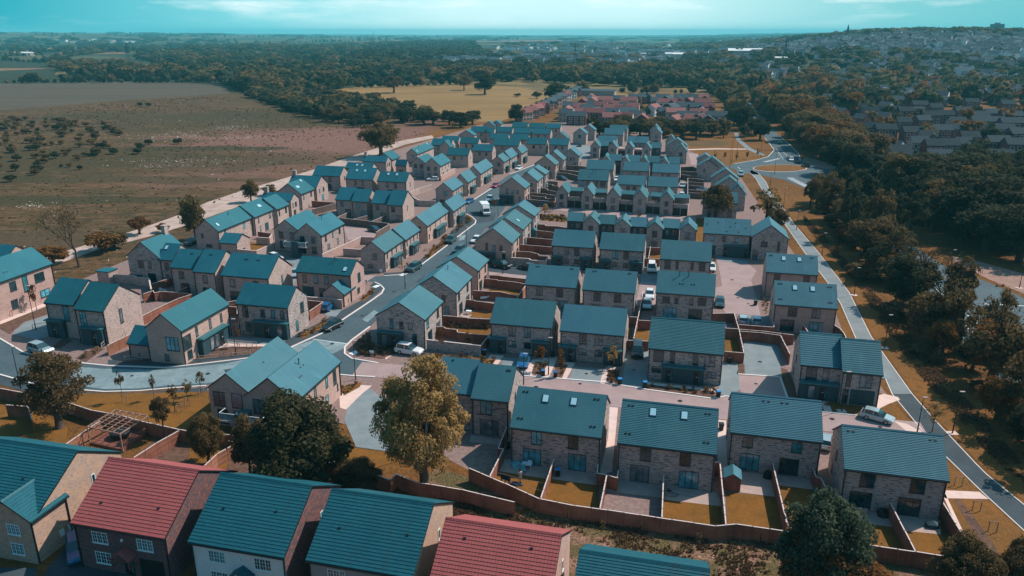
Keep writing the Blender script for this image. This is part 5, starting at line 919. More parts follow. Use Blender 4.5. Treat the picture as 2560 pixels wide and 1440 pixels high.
for i, pp in enumerate([[(695, 708), (850, 712), (995, 728)], [(640, 765), (900, 798)], [(600, 805), (740, 815), (880, 850)], [(470, 915), (610, 928)], [(480, 958), (540, 965), (550, 980), (625, 992)], [(380, 1010), (470, 1020), (470, 1040), (600, 1060)], [(250, 1075), (400, 1085), (575, 1112)], [(250, 1115), (450, 1132), (450, 1150), (560, 1160)], [(190, 1160), (560, 1195)]]):
    fence(ZJ, pp, '%s from the back of the brown fences left of the garage rows' % ORD[i], posts=False, group='fences left of the garage rows', m='fence_grey')
for i, pp in enumerate([[(2250, 735), (2400, 725), (2460, 745), (2530, 745)], [(2250, 790), (2480, 800)], [(2250, 830), (2400, 850), (2520, 862)], [(2345, 880), (2480, 890), (2560, 905)], [(2345, 930), (2560, 945)], [(2345, 975), (2560, 990)], [(2345, 1035), (2560, 1045)], [(2350, 1075), (2560, 1085)], [(2245, 742), (2243, 870)], [(2345, 880), (2343, 1155)]]):
    fence(ZJ, pp, '%s of the fences between garage rows and the stepping gabled houses' % ORD[i], posts=False, group='fences right of the garage rows', m='fence_grey')
# around the pink court and middle rows
fence(ZD, [(1525, 895), (1742, 890), (1790, 1050), (1840, 1290), (1645, 1272)], 'brown fence around the little garden right of the wide brick pair')
fence(ZD, [(1645, 1040), (1788, 1050)], 'cross fence in the little garden right of the wide brick pair')
fence(ZD, [(1780, 1005), (2140, 1030), (2138, 975)], 'brown fence below the two white parked cars')
fence(ZD, [(1792, 1052), (2000, 1068), (2340, 1108)], 'long low fence above the grey parking court')
fence(ZD, [(1800, 1072), (2000, 1085), (2205, 1112), (2260, 1220), (2300, 1300)], 'curved wall of boards around the grey parking court')
fence(ZD, [(680, 926), (780, 932), (733, 1165), (650, 1160)], 'brown fence left of the narrow lawn above the dark van')
fence(ZD, [(785, 962), (905, 968)], 'short brown fence behind the narrow lawn')
fence(ZD, [(735, 1165), (885, 1172)], 'short brown fence right behind the dark van')
fence(ZD, [(832, 670), (782, 930)], 'pale-capped fence beside the two white cars on the narrow drive')
fence(ZD, [(835, 342), (1000, 350)], 'short reddish fence behind the white van')
fence(ZD, [(855, 230), (1005, 236)], 'brown fence behind the small lawn above the white van')
fence(ZD, [(905, 228), (885, 345)], 'pale-capped fence beside the small lawn above the white van')
fence(ZG, [(350, 45), (410, 128)], 'pale-capped fence right of the last rooflight pair', posts=False)
fence(ZG, [(665, 50), (720, 85), (760, 130), (790, 195)], 'curving capped fence at the footpath behind the striped-roof pair', posts=False)
# left of the estate
fence(Z0, [(1130, 1076), (1260, 1012), (1400, 930), (1520, 868), (1640, 808), (1780, 745), (1920, 700)], 'long bright orange fence running between the brick pair and the corner-window house')
fence(Z0, [(1310, 1098), (1180, 1160), (1070, 1215)], 'bright orange fence stepping down to the railings')
fence(Z0, [(1610, 675), (1700, 680), (1905, 697)], 'shaded fence at the top of the garden beside the long orange fence')
fence(Z0, [(1430, 700), (1530, 665), (1545, 690), (1610, 672)], 'stepped orange fence behind the sunlit brick gable')
fence(Z0, [(1140, 503), (1350, 520), (1355, 530), (1490, 542), (1512, 652)], 'pale-topped brick garden wall right of the small flat-roofed store', name='garden_wall', m='brick_buff')
fence(Z0, [(1510, 602), (1720, 532)], 'brown fence left of the stepped brick pair')
fence(Z0, [(1750, 685), (1870, 628), (1950, 600)], 'stepped fence in front of the stepped brick pair')
fence(Z0, [(2265, 782), (2370, 762)], 'short fence joining corner-window house and long-porch house')
fence(Z0, [(2262, 820), (2372, 832), (2372, 900)], 'orange fence right of the corner-window house')
fence(Z5, [(1150, 168), (1385, 182), (1500, 200)], 'brick garden wall below the pink-gabled corner house', name='garden_wall', m='brick_pink')
fence(Z5, [(1172, 312), (1310, 217), (1160, 203)], 'orange fence right of the long-porch house')
fence(Z1, [(450, 890), (640, 908), (820, 830)], 'brick wall around the small orange lawn', name='garden_wall', m='brick_buff')
fence(Z1, [(640, 770), (770, 780), (800, 740)], 'brick wall behind the small orange lawn', name='garden_wall', m='brick_pink')
fence(Z1, [(655, 715), (810, 735)], 'red-brown fence between annex and twin-gabled flats', posts=False)
fence(Z1, [(1450, 575), (1700, 602), (1950, 632), (1975, 640), (1840, 722)], 'fence around the car court beside the twin-gabled flats', m='fence_grey')
fence(Z1, [(1580, 512), (1455, 572)], 'grey fence, leftmost divider below the stepped-roof pairs', m='fence_grey')
fence(Z1, [(1755, 555), (1605, 592)], 'grey fence, middle divider below the stepped-roof pairs', m='fence_grey')
fence(Z1, [(1940, 550), (1800, 612)], 'grey fence, right divider below the stepped-roof pairs', m='fence_grey')
fence(Z1, [(1200, 492), (1330, 460), (1440, 430)], 'stepped grey fence left of the stepped-roof pairs', m='fence_grey')
fence(Z1, [(1195, 408), (1440, 425)], 'dark red fence behind the stepped grey fence', posts=False)
fence(Z1, [(1300, 942), (1420, 890), (1520, 845), (1690, 768), (1830, 772)], 'long pink brick wall right of the twin-gabled flats', name='garden_wall', m='brick_pink')
fence(Z1, [(1510, 882), (1700, 895)], 'dark red brick wall behind the first street house', name='garden_wall', m='brick_pink')
fence(ZF, [(860, 1130), (1000, 1070), (1170, 1020)], 'brick garden wall left of the fifth left-side street house', name='garden_wall', m='brick_buff')
fence(ZF, [(860, 1150), (1000, 1230), (1220, 1235)], 'brick wall along the little orchard bed', name='garden_wall', m='brick_buff')
fence(ZF, [(1290, 905), (1480, 805)], 'low brick wall beside the farther twin gables', name='garden_wall', m='brick_pink')
# metal railings by the unfinished road
def rail(c, pts, label, h=1.0):
    q = [P(*zc(c, p), h) for p in pts]; o0 = q[0].copy(); o0.z = 0; root = empty('railing', o0); tag(root, label, 'railing')
    m = MB()
    for a, e in zip(q[:-1], q[1:]):
        m.bar(a-o0, e-o0, .06, .06); m.bar(a-o0-Vector((0, 0, .5)), e-o0-Vector((0, 0, .5)), .04, .04)
    m.build('rail', MAT['concrete'], root)
    if 'rp' not in post_me: pm = MB(); pm.box(-.04, .04, -.04, .04, 0, h-.03); post_me['rp'] = pm.mesh('post', MAT['concrete'])
    for a, e in zip(q[:-1], q[1:]):
        n = max(1, round((e-a).length/2))
        for i in range(n+1): p = a+(e-a)*i/n-o0; link('post', post_me['rp'], root, (p.x, p.y, 0))
rail(Z0, [(1240, 1325), (1410, 1305), (1560, 1310), (1730, 1308), (1835, 1300)], 'grey metal railing in front of the two workers')
rail(Z0, [(1010, 1200), (1130, 1080), (1255, 1092)], 'grey railing beside the right porch of the brick pair')
rail(Z0, [(320, 1010), (480, 980)], 'grey railing left of the brick pair', 1.0)
rail(Z0, [(2270, 1155), (2560, 1180)], 'grey railing beside the corner-window house forecourt')
rail(Z5, [(340, 600), (600, 628)], 'grey railing in front of the long-porch house forecourt')
rail(Z0, [(1870, 1330), (2100, 1310), (2320, 1290), (2500, 1275)], 'low grey rail along the bend below the corner-window house', .6)
# ---------------------------------------------------------------- street furniture
def lamp(base, top, label, head=True):
    b = P(*base); b.z = 0; h = max(5.0, CAMH-b.y*tanphi(top[1])); root = empty('street_lamp', b); tag(root, label, 'street lamp', 'slim dark street lamps')
    m = MB(); m.tube([(0, 0, 0), (0, 0, 1.3)], .09, 8); m.tube([(0, 0, 1.3), (0, 0, h)], [.06, .045], 8); m.build('pole', MAT['gutter'], root)
    if head: m = MB(); m.box(-.08, .55, -.13, .13, h, h+.09); m.build('lamp_head', MAT['concrete'], root)
    if base[0] > 2100: m = MB(); m.box(-.6, .6, -.5, .5, 0.03, .05); m.build('base_slab', MAT['slab_light'], root)
for b, t, l in [((889, 949), (882, 852), 'at the near junction beside the twin-gabled flats'), ((1013, 722), (1011, 690), 'beside the road left of the second right-side street house'), ((1166, 618), (1165, 580), 'above the third right-side street house'),
    ((2381, 1083), (2399, 980), 'second from the bottom along the footpath'), ((2211, 870), (2222, 788), 'third from the bottom along the footpath'), ((2135, 738), (2142, 670), 'fourth from the bottom along the footpath'), ((2055, 638), (2061, 583), 'fifth from the bottom along the footpath'), ((1991, 575), (1997, 527), 'sixth from the bottom along the footpath'), ((1958, 524), (1966, 470), 'seventh from the bottom along the footpath'), ((1925, 465), (1930, 430), 'eighth from the bottom along the footpath'),
    ((2104, 1028), (2122, 930), 'in front of the striped-roof pair'), ((52, 972), (28, 868), 'at the left edge beside the curved road'), ((590, 888), (578, 798), 'in front of the corner-window house forecourt'), ((1371, 938), (1371, 845), 'between the two porch-fronted pairs by the bins'), ((1309, 962), (1309, 925), 'behind the nearest row at the block paved street'),
    ((2293, 1080), (2303, 1020), 'leaning over the footpath beside the small golden sapling'), ((1824, 420), (1834, 350), 'left one of the tall pair at the roundabout'), ((1829, 408), (1836, 345), 'right one of the tall pair at the roundabout'), ((1936, 436), (1940, 384), 'on the roundabout island'), ((1901, 395), (1907, 342), 'at the top of the roundabout'), ((1840, 402), (1843, 350), 'among the saplings left of the roundabout'), ((1245, 540), (1245, 515), 'behind the white box truck'), ((1386, 448), (1388, 410), 'among the fences left of the garage rows'), ((2375, 680), (2381, 655), 'across the big road, left'), ((2548, 720), (2554, 690), 'across the big road, right'), ((1470, 350), (1478, 336), 'by the far rows'), ((1846, 600), (1842, 560), 'beside the tall brick block'), ((735, 595), (737, 560), 'beside the car court fence'), ((1100, 800), (1098, 790), 'short post in the first street garden'), ((90, 825), (62, 715), 'against the pink wall of the leftmost house'), ((1257, 685), (1257, 668), 'short post on the pink side street'), ((2530, 1000), (2541, 780), 'far right beside the big road')]:
    lamp(b, t, 'slim dark street lamp %s' % l)
def cottage_lamp():
    b = Vector((-37.3, 53.5, 0)); r = empty('street_lamp', b); tag(r, 'pale grey street lamp in front of the sand-brick cottage', 'street lamp'); m = MB(); m.tube([(0, 0, 0), (0, 0, 5.2)], [.07, .05], 8); m.build('pole', MAT['concrete'], r)
    m = MB(); m.box(-.5, .1, -.12, .12, 5.2, 5.3); m.build('lamp_head', MAT['gutter'], r)
cottage_lamp()
# wheelie bins
def bin_(px, label, lid='bin_blue', body='black', s=1.0, rz=0.2):
    b = P(*px); r = empty('wheelie_bin', b, GRID+rz); tag(r, label, 'bin', 'wheelie bins')
    m = MB(); k = [(-.24, -.28, 0.08), (.24, -.28, 0.08), (.24, .22, 0.08), (-.24, .22, 0.08), (-.29, -.36, .98), (.29, -.36, .98), (.29, .32, .98), (-.29, .32, .98)]
    m.v += k; m.f += [(0, 3, 2, 1), (4, 5, 6, 7), (0, 1, 5, 4), (1, 2, 6, 5), (2, 3, 7, 6), (3, 0, 4, 7)]; m.m += [0]*6; m.build('body', MAT[body], r)
    m = MB(); m.prism([(-.4, .985), (.34, .985), (.36, 1.0), (.0, 1.1), (-.4, 1.06)], 'x', -.31, .31); m.build('lid', MAT[lid], r)
    for sx in (-.27, .27): m = MB(); m.tube([(sx-.03, .26, .1), (sx+.03, .26, .1)], .1, 10); m.build('wheel', MAT['black'], r)
mat('bin_blue', (0.02, 0.22, 0.50), 0.4, 0.5); mat('bin_green', (0.02, 0.10, 0.09), 0.5, 0.4)
for p, l, ld in [((1358, 940), 'left of the two by the lamp, blue lid', 'bin_blue'), ((1388, 944), 'right of the two by the lamp, blue lid', 'bin_blue'), ((1549, 961), 'blue-lidded, left corner of the dark van drive', 'bin_blue'), ((1612, 969), 'blue-lidded, right corner of the dark van drive', 'bin_blue'), ((1795, 993), 'blue-lidded, end of the long planted bed', 'bin_blue'), ((1211, 888), 'blue-lidded beside the low brick wall', 'bin_blue'), ((1394, 1190), 'blue-lidded on the patio right of the garden divider', 'bin_blue'), ((1822, 908), 'black beside the little shed wall', 'black'), ((1382, 892), 'black in the gap between the porch pairs', 'black'), ((1888, 763), 'dark at the right side of the pink court', 'bin_green'), ((1272, 1120), 'black in the shaded alley left of the teal-cover pair', 'black'), ((1802, 1075), 'dark between the rooflight pair and banded roof pair', 'black')]:
    bin_(p, '%s wheelie bin' % l if False else 'wheelie bin, %s' % l, ld)
# bench-like seats by the street
for p, l in [((1068, 627), 'wooden street bench between the first and second left-side houses'), ((2500, 716), 'wooden bench across the big road')]:
    b = P(*p); r = empty('bench', b, GRID+.3); tag(r, l, 'bench'); m = MB(); m.box(-.8, .8, -.2, .2, .42, .48); m.build('seat', MAT['deck_wood'], r)
    for sx in (-.7, .7): m = MB(); m.box(sx-.05, sx+.05, -.18, .18, 0, .415); m.build('leg', MAT['deck_wood'], r)
# street name plates and tree guards
def hoop(px, label, w=.9, h=.9, name='street_sign', m='gutter', cat='street sign'):
    b = P(*px); r = empty(name, b, GRID); tag(r, label, cat)
    for sx in (-w/2, w/2): q = MB(); q.box(sx-.04, sx+.04, -.04, .04, 0, h); q.build('post', MAT[m], r)
    q = MB()
    if name == 'street_sign': q.box(-w/2+.045, w/2-.045, -.03, .03, h*.45, h)
    else: q.box(-w/2-.04, w/2+.04, -.03, .03, h+.002, h+.07)
    q.build('plate' if name == 'street_sign' else 'crossbar', MAT['frame_white' if name == 'street_sign' else m], r)
hoop((930, 890), 'low street name plate in the bed beside the white car'); hoop((953, 684), 'low street name plate at the upper side street'); hoop((912, 709), 'low street name plate below the pink-gabled corner house')
for i, p in enumerate([(313, 1006), (470, 1015), (450, 1030), (504, 988), (2395, 1215), (2440, 1277), (2480, 1330), (28, 792)]):
    hoop(p, 'timber tree-guard hoop, %s' % ['under the leftmost sapling by the worn road', 'between the saplings right of centre on the orange verge', 'nearest the fence on the orange verge', 'left of the near twin-gabled flats', 'upper one right of the last house', 'middle one right of the last house', 'lower one right of the last house', 'beside the leftmost house'][i], .8, 1.2, 'tree_guard', 'pergola_wood', 'tree guard')
# pergola with hot tub
def pergola():
    q = [P(*p, 2.5) for p in ((218, 1068), (300, 1086), (370, 1041), (288, 1026))]   # top corners: left near, right near, right far, left far
    c0 = q[0].copy(); c0.z = 0; r = empty('pergola', c0); tag(r, 'open timber pergola with lattice roof over a round hot tub', 'pergola')
    L = [p-c0 for p in q]
    for p in L: m = MB(); m.bar((p.x, p.y, 0), (p.x, p.y, 2.5), .12, .12); m.build('post', MAT['pergola_wood'], r)
    m = MB()
    for a, b in ((0, 1), (1, 2), (2, 3), (3, 0)): m.bar(L[a]+Vector((0, 0, .06)), L[b]+Vector((0, 0, .06)), .1, .14)
    m.build('roof_beam', MAT['pergola_wood'], r)
    for i in range(1, 5): t = i/5; m = MB(); m.bar(L[0].lerp(L[1], t)+Vector((0, 0, .19)), L[3].lerp(L[2], t)+Vector((0, 0, .19)), .09, .09); m.build('rafter', MAT['pergola_wood'], r)
    for i in range(1, 8): t = i/8; m = MB(); m.bar(L[0].lerp(L[3], t)+Vector((0, 0, .27)), L[1].lerp(L[2], t)+Vector((0, 0, .27)), .05, .05); m.build('batten', MAT['pergola_wood'], r)
    for a, b in ((1, 2),):
        m = MB(); A = L[a].copy(); B = L[b].copy(); A.z = B.z = 1.2; m.bar(A, B, .08, .08); A.z = B.z = .45; m.bar(A, B, .08, .08)
        for i in range(26): p = A.lerp(B, (i+.5)/26); m.bar((p.x, p.y, .45), (p.x, p.y, 1.2), .03, .05)
        m.build('railing', MAT['deck_wood'], r)
    d = MB(); pts = [(p.x, p.y) for p in L]; d.prism(pts, 'z', 0, .35); d.build('deck', MAT['deck_wood'], r)
    cen = (L[0]+L[1]+L[2]+L[3])/4
    t = empty('hot_tub', c0+Vector((cen.x, cen.y, .35))); tag(t, 'round black hot tub with dark cover under the pergola', 'hot tub')
    m = MB(); m.tube([(0, 0, 0), (0, 0, .15), (0, 0, .75)], [1.0, 1.15, 1.2], 24); m.build('tub', MAT['black'], t, smooth=False)
    m = MB(); m.tube([(0, 0, .755), (0, 0, .83)], [1.22, 1.1], 24); m.build('cover', MAT['gutter'], t)
pergola()
# sheds, store, water butt, planters, patio things
def shed(px, w, d, h, rise, label, wall='fence_wood', roof='slate', rz=0.0):
    b = P(*px); r = empty('garden_shed', b, GRID+rz); tag(r, label, 'shed')
    m = MB(); m.prism([(-w/2, 0), (w/2, 0), (w/2, h), (0, h+rise), (-w/2, h)], 'y', 0, d); m.build('wall', MAT[wall], r)
    m = MB(); k = rise/(w/2); m.prism([(-w/2-.12, h-.12*k+.01), (0, h+rise+.01), (w/2+.12, h-.12*k+.01), (w/2+.12, h-.12*k+.07), (0, h+rise+.08), (-w/2-.12, h-.12*k+.07)], 'y', -.12, d+.12); m.build('roof', MAT[roof], r)
    m = MB(); m.box(-.4, .4, -.04, -.002, .05, 1.7); m.build('door', MAT[wall], r)
shed((1829, 1229), 1.75, 2.0, 1.75, .55, 'small garden shed with grey-green roof on the nearest row', roof='slate')
shed((1333, 592), 1.5, 1.5, 1.6, .5, 'small grey garden shed on the fifth street garden', wall='canopy')
def store():
    b = P(*zc(Z0, (1040, 600))); r = empty('brick_store', b, GRID); tag(r, 'small flat-roofed brick store with teal roof behind the brick pair', 'outbuilding')
    m = MB(); m.box(-1.3, 1.5, 0, 2.6, 0, 2.6); m.build('wall', MAT['brick_buff'], r); m = MB(); m.box(-1.45, 1.65, -.15, 2.75, 2.61, 2.8); m.build('roof', MAT['slate_deep'], r)
store()
def blob_mesh(seed, n=3, rough=.25, flat=1.0):
    import bmesh
    b = bmesh.new(); bmesh.ops.create_icosphere(b, subdivisions=n, radius=1); rr = random.Random(seed); ph = [Vector((rr.uniform(-3, 3), rr.uniform(-3, 3), rr.uniform(-3, 3))) for _ in range(6)]
    for v in b.verts:
        s = sum(math.sin(v.co.dot(p)*1.4+i) for i, p in enumerate(ph))/6; v.co *= 1+rough*s*1.8; v.co.z *= flat; v.co.z = max(v.co.z, -.25)
    me = bpy.data.meshes.new('blob'); b.to_mesh(me); b.free(); return me
mat('cloth_teal', (0.12, 0.40, 0.45), 0.7, 0.3); mat('cloth_navy', (0.012, 0.022, 0.045), 0.9, 0.1); mat('shirt', (0.50, 0.50, 0.48), 0.9, 0.1)
def item(name, me, m, px, label, cat, s, z=0.0, rz=0.0, group=None):
    me.materials.clear(); me.materials.append(MAT[m]); o = link(name, me, None, P(*px)+Vector((0, 0, z)), rz, s); tag(o, label, cat, group); return o
item('furniture_cover', blob_mesh(3, 3, .3, .6), 'cloth_teal', (1296, 1166), 'crumpled teal furniture cover on the patio', 'cover', (.85, .7, .9), .15)
item('barbecue', blob_mesh(5, 3, .15, .9), 'gutter', (2208, 1290), 'dark covered barbecue beside the fence', 'barbecue', (.75, .55, .85), .2)
item('barbecue', blob_mesh(8, 3, .12, .9), 'gutter', (1918, 1195), 'black covered barbecue against the divider fence', 'barbecue', (.5, .5, .9), .2)
item('storage_box', blob_mesh(9, 1, .02, .8), 'panel_dark', (2330, 1318), 'large dark storage box on the last patio', 'storage box', (.9, .6, .8), .2)
item('water_butt', blob_mesh(10, 3, .03, 1.4), 'bin_green', (2040, 1238), 'dark green water butt standing on the narrow lawn', 'water butt', (.45, .45, .6), .2)
def chair(px, label, m='concrete', rz=0.0, z=0, g='garden chairs by the rightmost house'):
    b = P(*px); b.z = z; r = empty('garden_chair', b, rz); tag(r, label, 'chair', g)
    q = MB(); q.box(-.24, .24, -.24, .24, .4, .45); q.build('seat', MAT[m], r); q = MB(); q.box(-.24, .24, .22, .27, .46, 1.0); q.build('backrest', MAT[m], r)
    for x in (-.21, .21):
        for y in (-.21, .21): q = MB(); q.box(x-.02, x+.02, y-.02, y+.02, 0, .398); q.build('leg', MAT['gutter'], r)
for i in range(3): chair((2134+13*i, 1284+2*i), '%s grey garden chair from the left outside the rightmost house' % ORD[i], rz=GRID+math.pi)
def table(px, label, m, s=.6):
    b = P(*px); r = empty('garden_table', b, GRID); tag(r, label, 'table'); q = MB(); q.box(-s, s, -s*.7, s*.7, .7, .75); q.build('tabletop', MAT[m], r)
    for x in (-s+.06, s-.06):
        for y in (-s*.7+.06, s*.7-.06): q = MB(); q.box(x-.03, x+.03, y-.03, y+.03, 0, .698); q.build('leg', MAT[m], r)
table((1317, 1172), 'white table beside the crumpled teal cover', 'frame_white'); table((1172, 786), 'low white table on the second street garden patio', 'frame_white', .5)
chair((1309, 1182), 'grey chair below the white table', 'cloth_teal', 0.2, g='patio chairs of the teal-cover pair'); chair((1326, 1166), 'white chair right behind the white table', 'frame_white', 2.8, g='patio chairs of the teal-cover pair')
item('garden_sofa', blob_mesh(12, 2, .1, .5), 'gutter', (1172, 776), 'dark outdoor sofa set on the second street garden patio', 'sofa', (.9, .6, .8), .2)
# hose on the patio
hb = P(1680, 1238); mb = MB(); pts = []
rr = random.Random(5)
for i in range(90):
    t = i/89*6*math.pi; r_ = .45+.22*math.sin(t*.37+1); pts.append((r_*math.cos(t)*1.2+.25*math.sin(t*.21), r_*math.sin(t)*.7, .06))
pts += [(.9+.18*i, .1-.07*i, .06) for i in range(10)]
mb.tube(pts, .018, 5); o = mb.build('garden_hose', MAT['gutter'], None, (hb.x, hb.y, 0)); tag(o, 'tangled dark garden hose on the patio', 'hose')
# washing lines
def wline(a, b, label, z=1.7):
    A = P(*a, z); B = P(*b, z); m = MB(); m.tube([A, (A+B)/2-Vector((0, 0, .12)), B], .012, 4); tag(m.build('washing_line', MAT['fence_cap'], None), label, 'washing line')
wline((1240, 1180), (1358, 1207), 'upper washing line across the lawn with the person'); wline((1245, 1195), (1352, 1226), 'lower washing line across the lawn with the person')
A = P(1252, 1185, 1.6); B = P(1276, 1193, 1.6)
m = MB(); n = 8
for i in range(n):
    p = A.lerp(B, i/n); q = A.lerp(B, (i+.86)/n); o_ = Vector((0.02, -.03, 0))*(1 if i % 2 else -1)
    k = [p-o_, q-o_, q+o_, p+o_]; m.prism([(v.x, v.y) for v in k], 'z', .75+.12*(i % 3), 1.62)
tag(m.build('laundry', MAT['cloth_navy'], None), 'row of navy laundry hanging on the washing line', 'laundry')
m = MB(); A = P(1268, 1198, .5); m.build  # blanket on the ground
me = blob_mesh(21, 3, .3, .35); item('blanket', me, 'cloth_navy', (1292, 1212), 'crumpled navy blanket on the lawn by the long fence', 'blanket', (.8, .35, .5), .08, -.35)
item('laundry', blob_mesh(22, 3, .5, .7), 'frame_white', (1222, 748), 'white washing heaped on a drier behind the second street garden', 'laundry', (1.6, .5, .9), .5)
item('laundry', blob_mesh(23, 3, .5, .7), 'shirt', (408, 735), 'pale washing in the shaded garden below the stepped brick pair', 'laundry', (.9, .5, .9), .5)
# balconies of the near twin-gabled flats
def balc(px, w, label, up=2.75, wing=1.4):
    b = P(*px, 0); r = empty('balcony', b, GRID); tag(r, label, 'balcony')
    m = MB(); m.box(-w/2, w/2, -wing, 0, up-.25, up); m.build('balcony_floor', MAT['render_grey'], r)
    m = MB(); m.box(-.75, .75, -wing-.25, -.02, 0, up+1.25); m.build('stair_box', MAT['panel_dark'], r)
    for x0, x1 in ((-w/2, -.78), (.78, w/2)):
        m = MB(); m.bar((x0, -wing, up+1.05), (x1, -wing, up+1.05), .06, .06); e = x0 if x0 < 0 else x1; m.bar((e, -wing, up+1.05), (e, -.02, up+1.05), .06, .06); m.bar((e, -wing, up), (e, -wing, up+1.05), .06, .06)
        m.build('handrail', MAT['frame_white'], r); m = MB(); m.box(x0, x1, -wing-.01, -wing+.02, up+.06, up+1.0); m.build('glass_panel', MAT['glass_teal'], r)
balc((625, 1092), 6.2, 'glass-fronted balcony with dark box on the near twin-gabled flats'); balc((747, 641), 5.6, 'balcony with dark box on the middle twin-gabled flats')

g = Vector((math.cos(GRID), math.sin(GRID), 0))
for i, (px, py, z) in enumerate(((133, 1375, 1.2), (146, 1365, 1.35))):
    pass
# ---------------------------------------------------------------- trees
def leafmat(name, c1, c2, c3):
    m = mat(name, c1, 0.85, 0.15, noise=[((2.2, 2.2, 2.2), c2, 0.42, 0.6, 3), ((7, 7, 7), c3, 0.58, 0.72, 2)], obj_rand=0.16)
    t = m.node_tree; b = t.nodes['Principled BSDF']; o = t.nodes['Material Output']; src = b.inputs['Base Color'].links[0].from_socket   # thin leaves let some light through
    tr = t.nodes.new('ShaderNodeBsdfTranslucent'); mx = t.nodes.new('ShaderNodeMixShader'); mx.inputs[0].default_value = 0.42
    t.links.new(src, tr.inputs[0]); t.links.new(b.outputs[0], mx.inputs[1]); t.links.new(tr.outputs[0], mx.inputs[2]); t.links.new(mx.outputs[0], o.inputs[0]); return m
leafmat('leaf_olive', (0.165, 0.108, 0.045), (0.105, 0.076, 0.034), (0.24, 0.15, 0.06))
leafmat('leaf_dark', (0.056, 0.058, 0.028), (0.034, 0.042, 0.022), (0.115, 0.088, 0.038))
leafmat('leaf_gold', (0.40, 0.255, 0.10), (0.27, 0.175, 0.07), (0.56, 0.39, 0.19))
leafmat('leaf_green', (0.07, 0.092, 0.055), (0.045, 0.064, 0.04), (0.14, 0.155, 0.085))
leafmat('leaf_rust', (0.19, 0.085, 0.025), (0.12, 0.06, 0.02), (0.26, 0.13, 0.045))
leafmat('leaf_far', (0.042, 0.050, 0.026), (0.032, 0.040, 0.022), (0.075, 0.068, 0.034))
leafmat('leaf_mid', (0.085, 0.082, 0.036), (0.055, 0.060, 0.028), (0.14, 0.125, 0.055))
leafmat('leaf_dry', (0.16, 0.095, 0.05), (0.11, 0.065, 0.035), (0.24, 0.16, 0.10))
mat('bark', (0.10, 0.075, 0.06), 0.95, 0.1, noise=((6, 6, 1.5), (0.05, 0.038, 0.032), 0.4, 0.65)); mat('bark_dark', (0.028, 0.024, 0.022), 0.95, 0.1)
def crown_arrays(seed, nb, per, leaf, rb=(.24, .42), flat=1.0, shape='round', gap=0.0):
    r = np.random.RandomState(seed); cs = []
    while len(cs) < nb:
        p = r.uniform(-1, 1, 3); l = np.linalg.norm(p)
        if l > .82 or l < .25: continue
        if p[2] < -.55: continue
        if shape == 'tall': p[:2] *= (1.0-.45*max(p[2], 0))
        if shape == 'cone': p[:2] *= .25+.75*(1-(p[2]+1)/2)
        if gap and (math.sin(p[0]*5+seed)*math.sin(p[1]*5+1)*math.sin(p[2]*4) > gap): continue
        cs.append(p)
    cs = np.array(cs); R = r.uniform(rb[0], rb[1], nb)
    d = r.normal(size=(nb, per, 3)); d /= np.linalg.norm(d, axis=2, keepdims=True)
    flip = (d[..., 2] < -.2) & (r.rand(nb, per) < .6); d[flip] *= -1
    rad = R[:, None]*np.clip(r.normal(.92, .16, (nb, per)), .3, 1.25)
    pos = cs[:, None]+d*rad[..., None]*np.array([1, 1, .85]); n = d.reshape(-1, 3); pos = pos.reshape(-1, 3)
    n = n+r.normal(scale=.55, size=n.shape); n /= np.linalg.norm(n, axis=1, keepdims=True)
    a = np.cross(n, r.normal(size=n.shape)); a /= np.linalg.norm(a, axis=1, keepdims=True); b = np.cross(n, a)
    s = (leaf*r.uniform(.6, 1.35, len(n)))[:, None]
    V = np.stack([pos-a*s*.5-b*s*.3, pos+a*s*.2-b*s*.55, pos+a*s*.55+b*s*.25, pos-a*s*.15+b*s*.5], 1).reshape(-1, 3)
    V[:, 2] = V[:, 2]*flat
    F = np.arange(len(V)).reshape(-1, 4); return V, F, cs
def trunk_mb(seed, h0, cs, rr, top=.5, thin=1.0, nl=7):
    """tapered trunk from the ground to the crown centre (unit crown radius, crown centre at height h0) with limbs"""
    r = random.Random(seed); m = MB(); t = .095*thin
    m.tube([(0, 0, -.1), (0, 0, h0*.2), (r.uniform(-.05, .05), r.uniform(-.05, .05), h0*.6), (r.uniform(-.08, .08), r.uniform(-.08, .08), h0+.2)], [t*1.35, t, t*.8, t*.35], 8)
    for i in range(nl):
        c = cs[r.randrange(len(cs))]; z = h0*r.uniform(.5, .9); e = Vector((c[0]*.9, c[1]*.9, h0+c[2]*.8)); s0 = Vector((0, 0, z)); mid = s0.lerp(e, .5)+Vector((0, 0, -.06))
        m.tube([s0, mid, e], [t*.5, t*.33, t*.12], 5)
    return m
TV = {}
def tree_variant(kind, seed):
    k = (kind, seed)
    if k in TV: return TV[k]
    nb, per, leaf, rb, shape, flat = {'near': (64, 620, .047, (.14, .34), 'round', 1.0), 'near_tall': (120, 330, .034, (.09, .22), 'tall', 1.0), 'airy': (70, 230, .042, (.13, .27), 'round', 1.0), 'mid': (42, 150, .085, (.16, .38), 'round', .95), 'loose': (40, 70, .085, (.12, .30), 'round', 1.0), 'midt': (34, 95, .13, (.2, .36), 'tall', 1.1), 'bush': (20, 90, .15, (.25, .45), 'round', .8),
        'sap': (12, 26, .17, (.2, .38), 'tall', 1.2), 'pop': (26, 60, .16, (.22, .34), 'cone', 1.0), 'thin': (22, 42, .11, (.16, .34), 'round', 1.0)}[kind]
    V, F, cs = crown_arrays(seed*13+5, nb, per, leaf, rb, flat, shape)
    TV[k] = (V, F, cs); return TV[k]
CM = {}
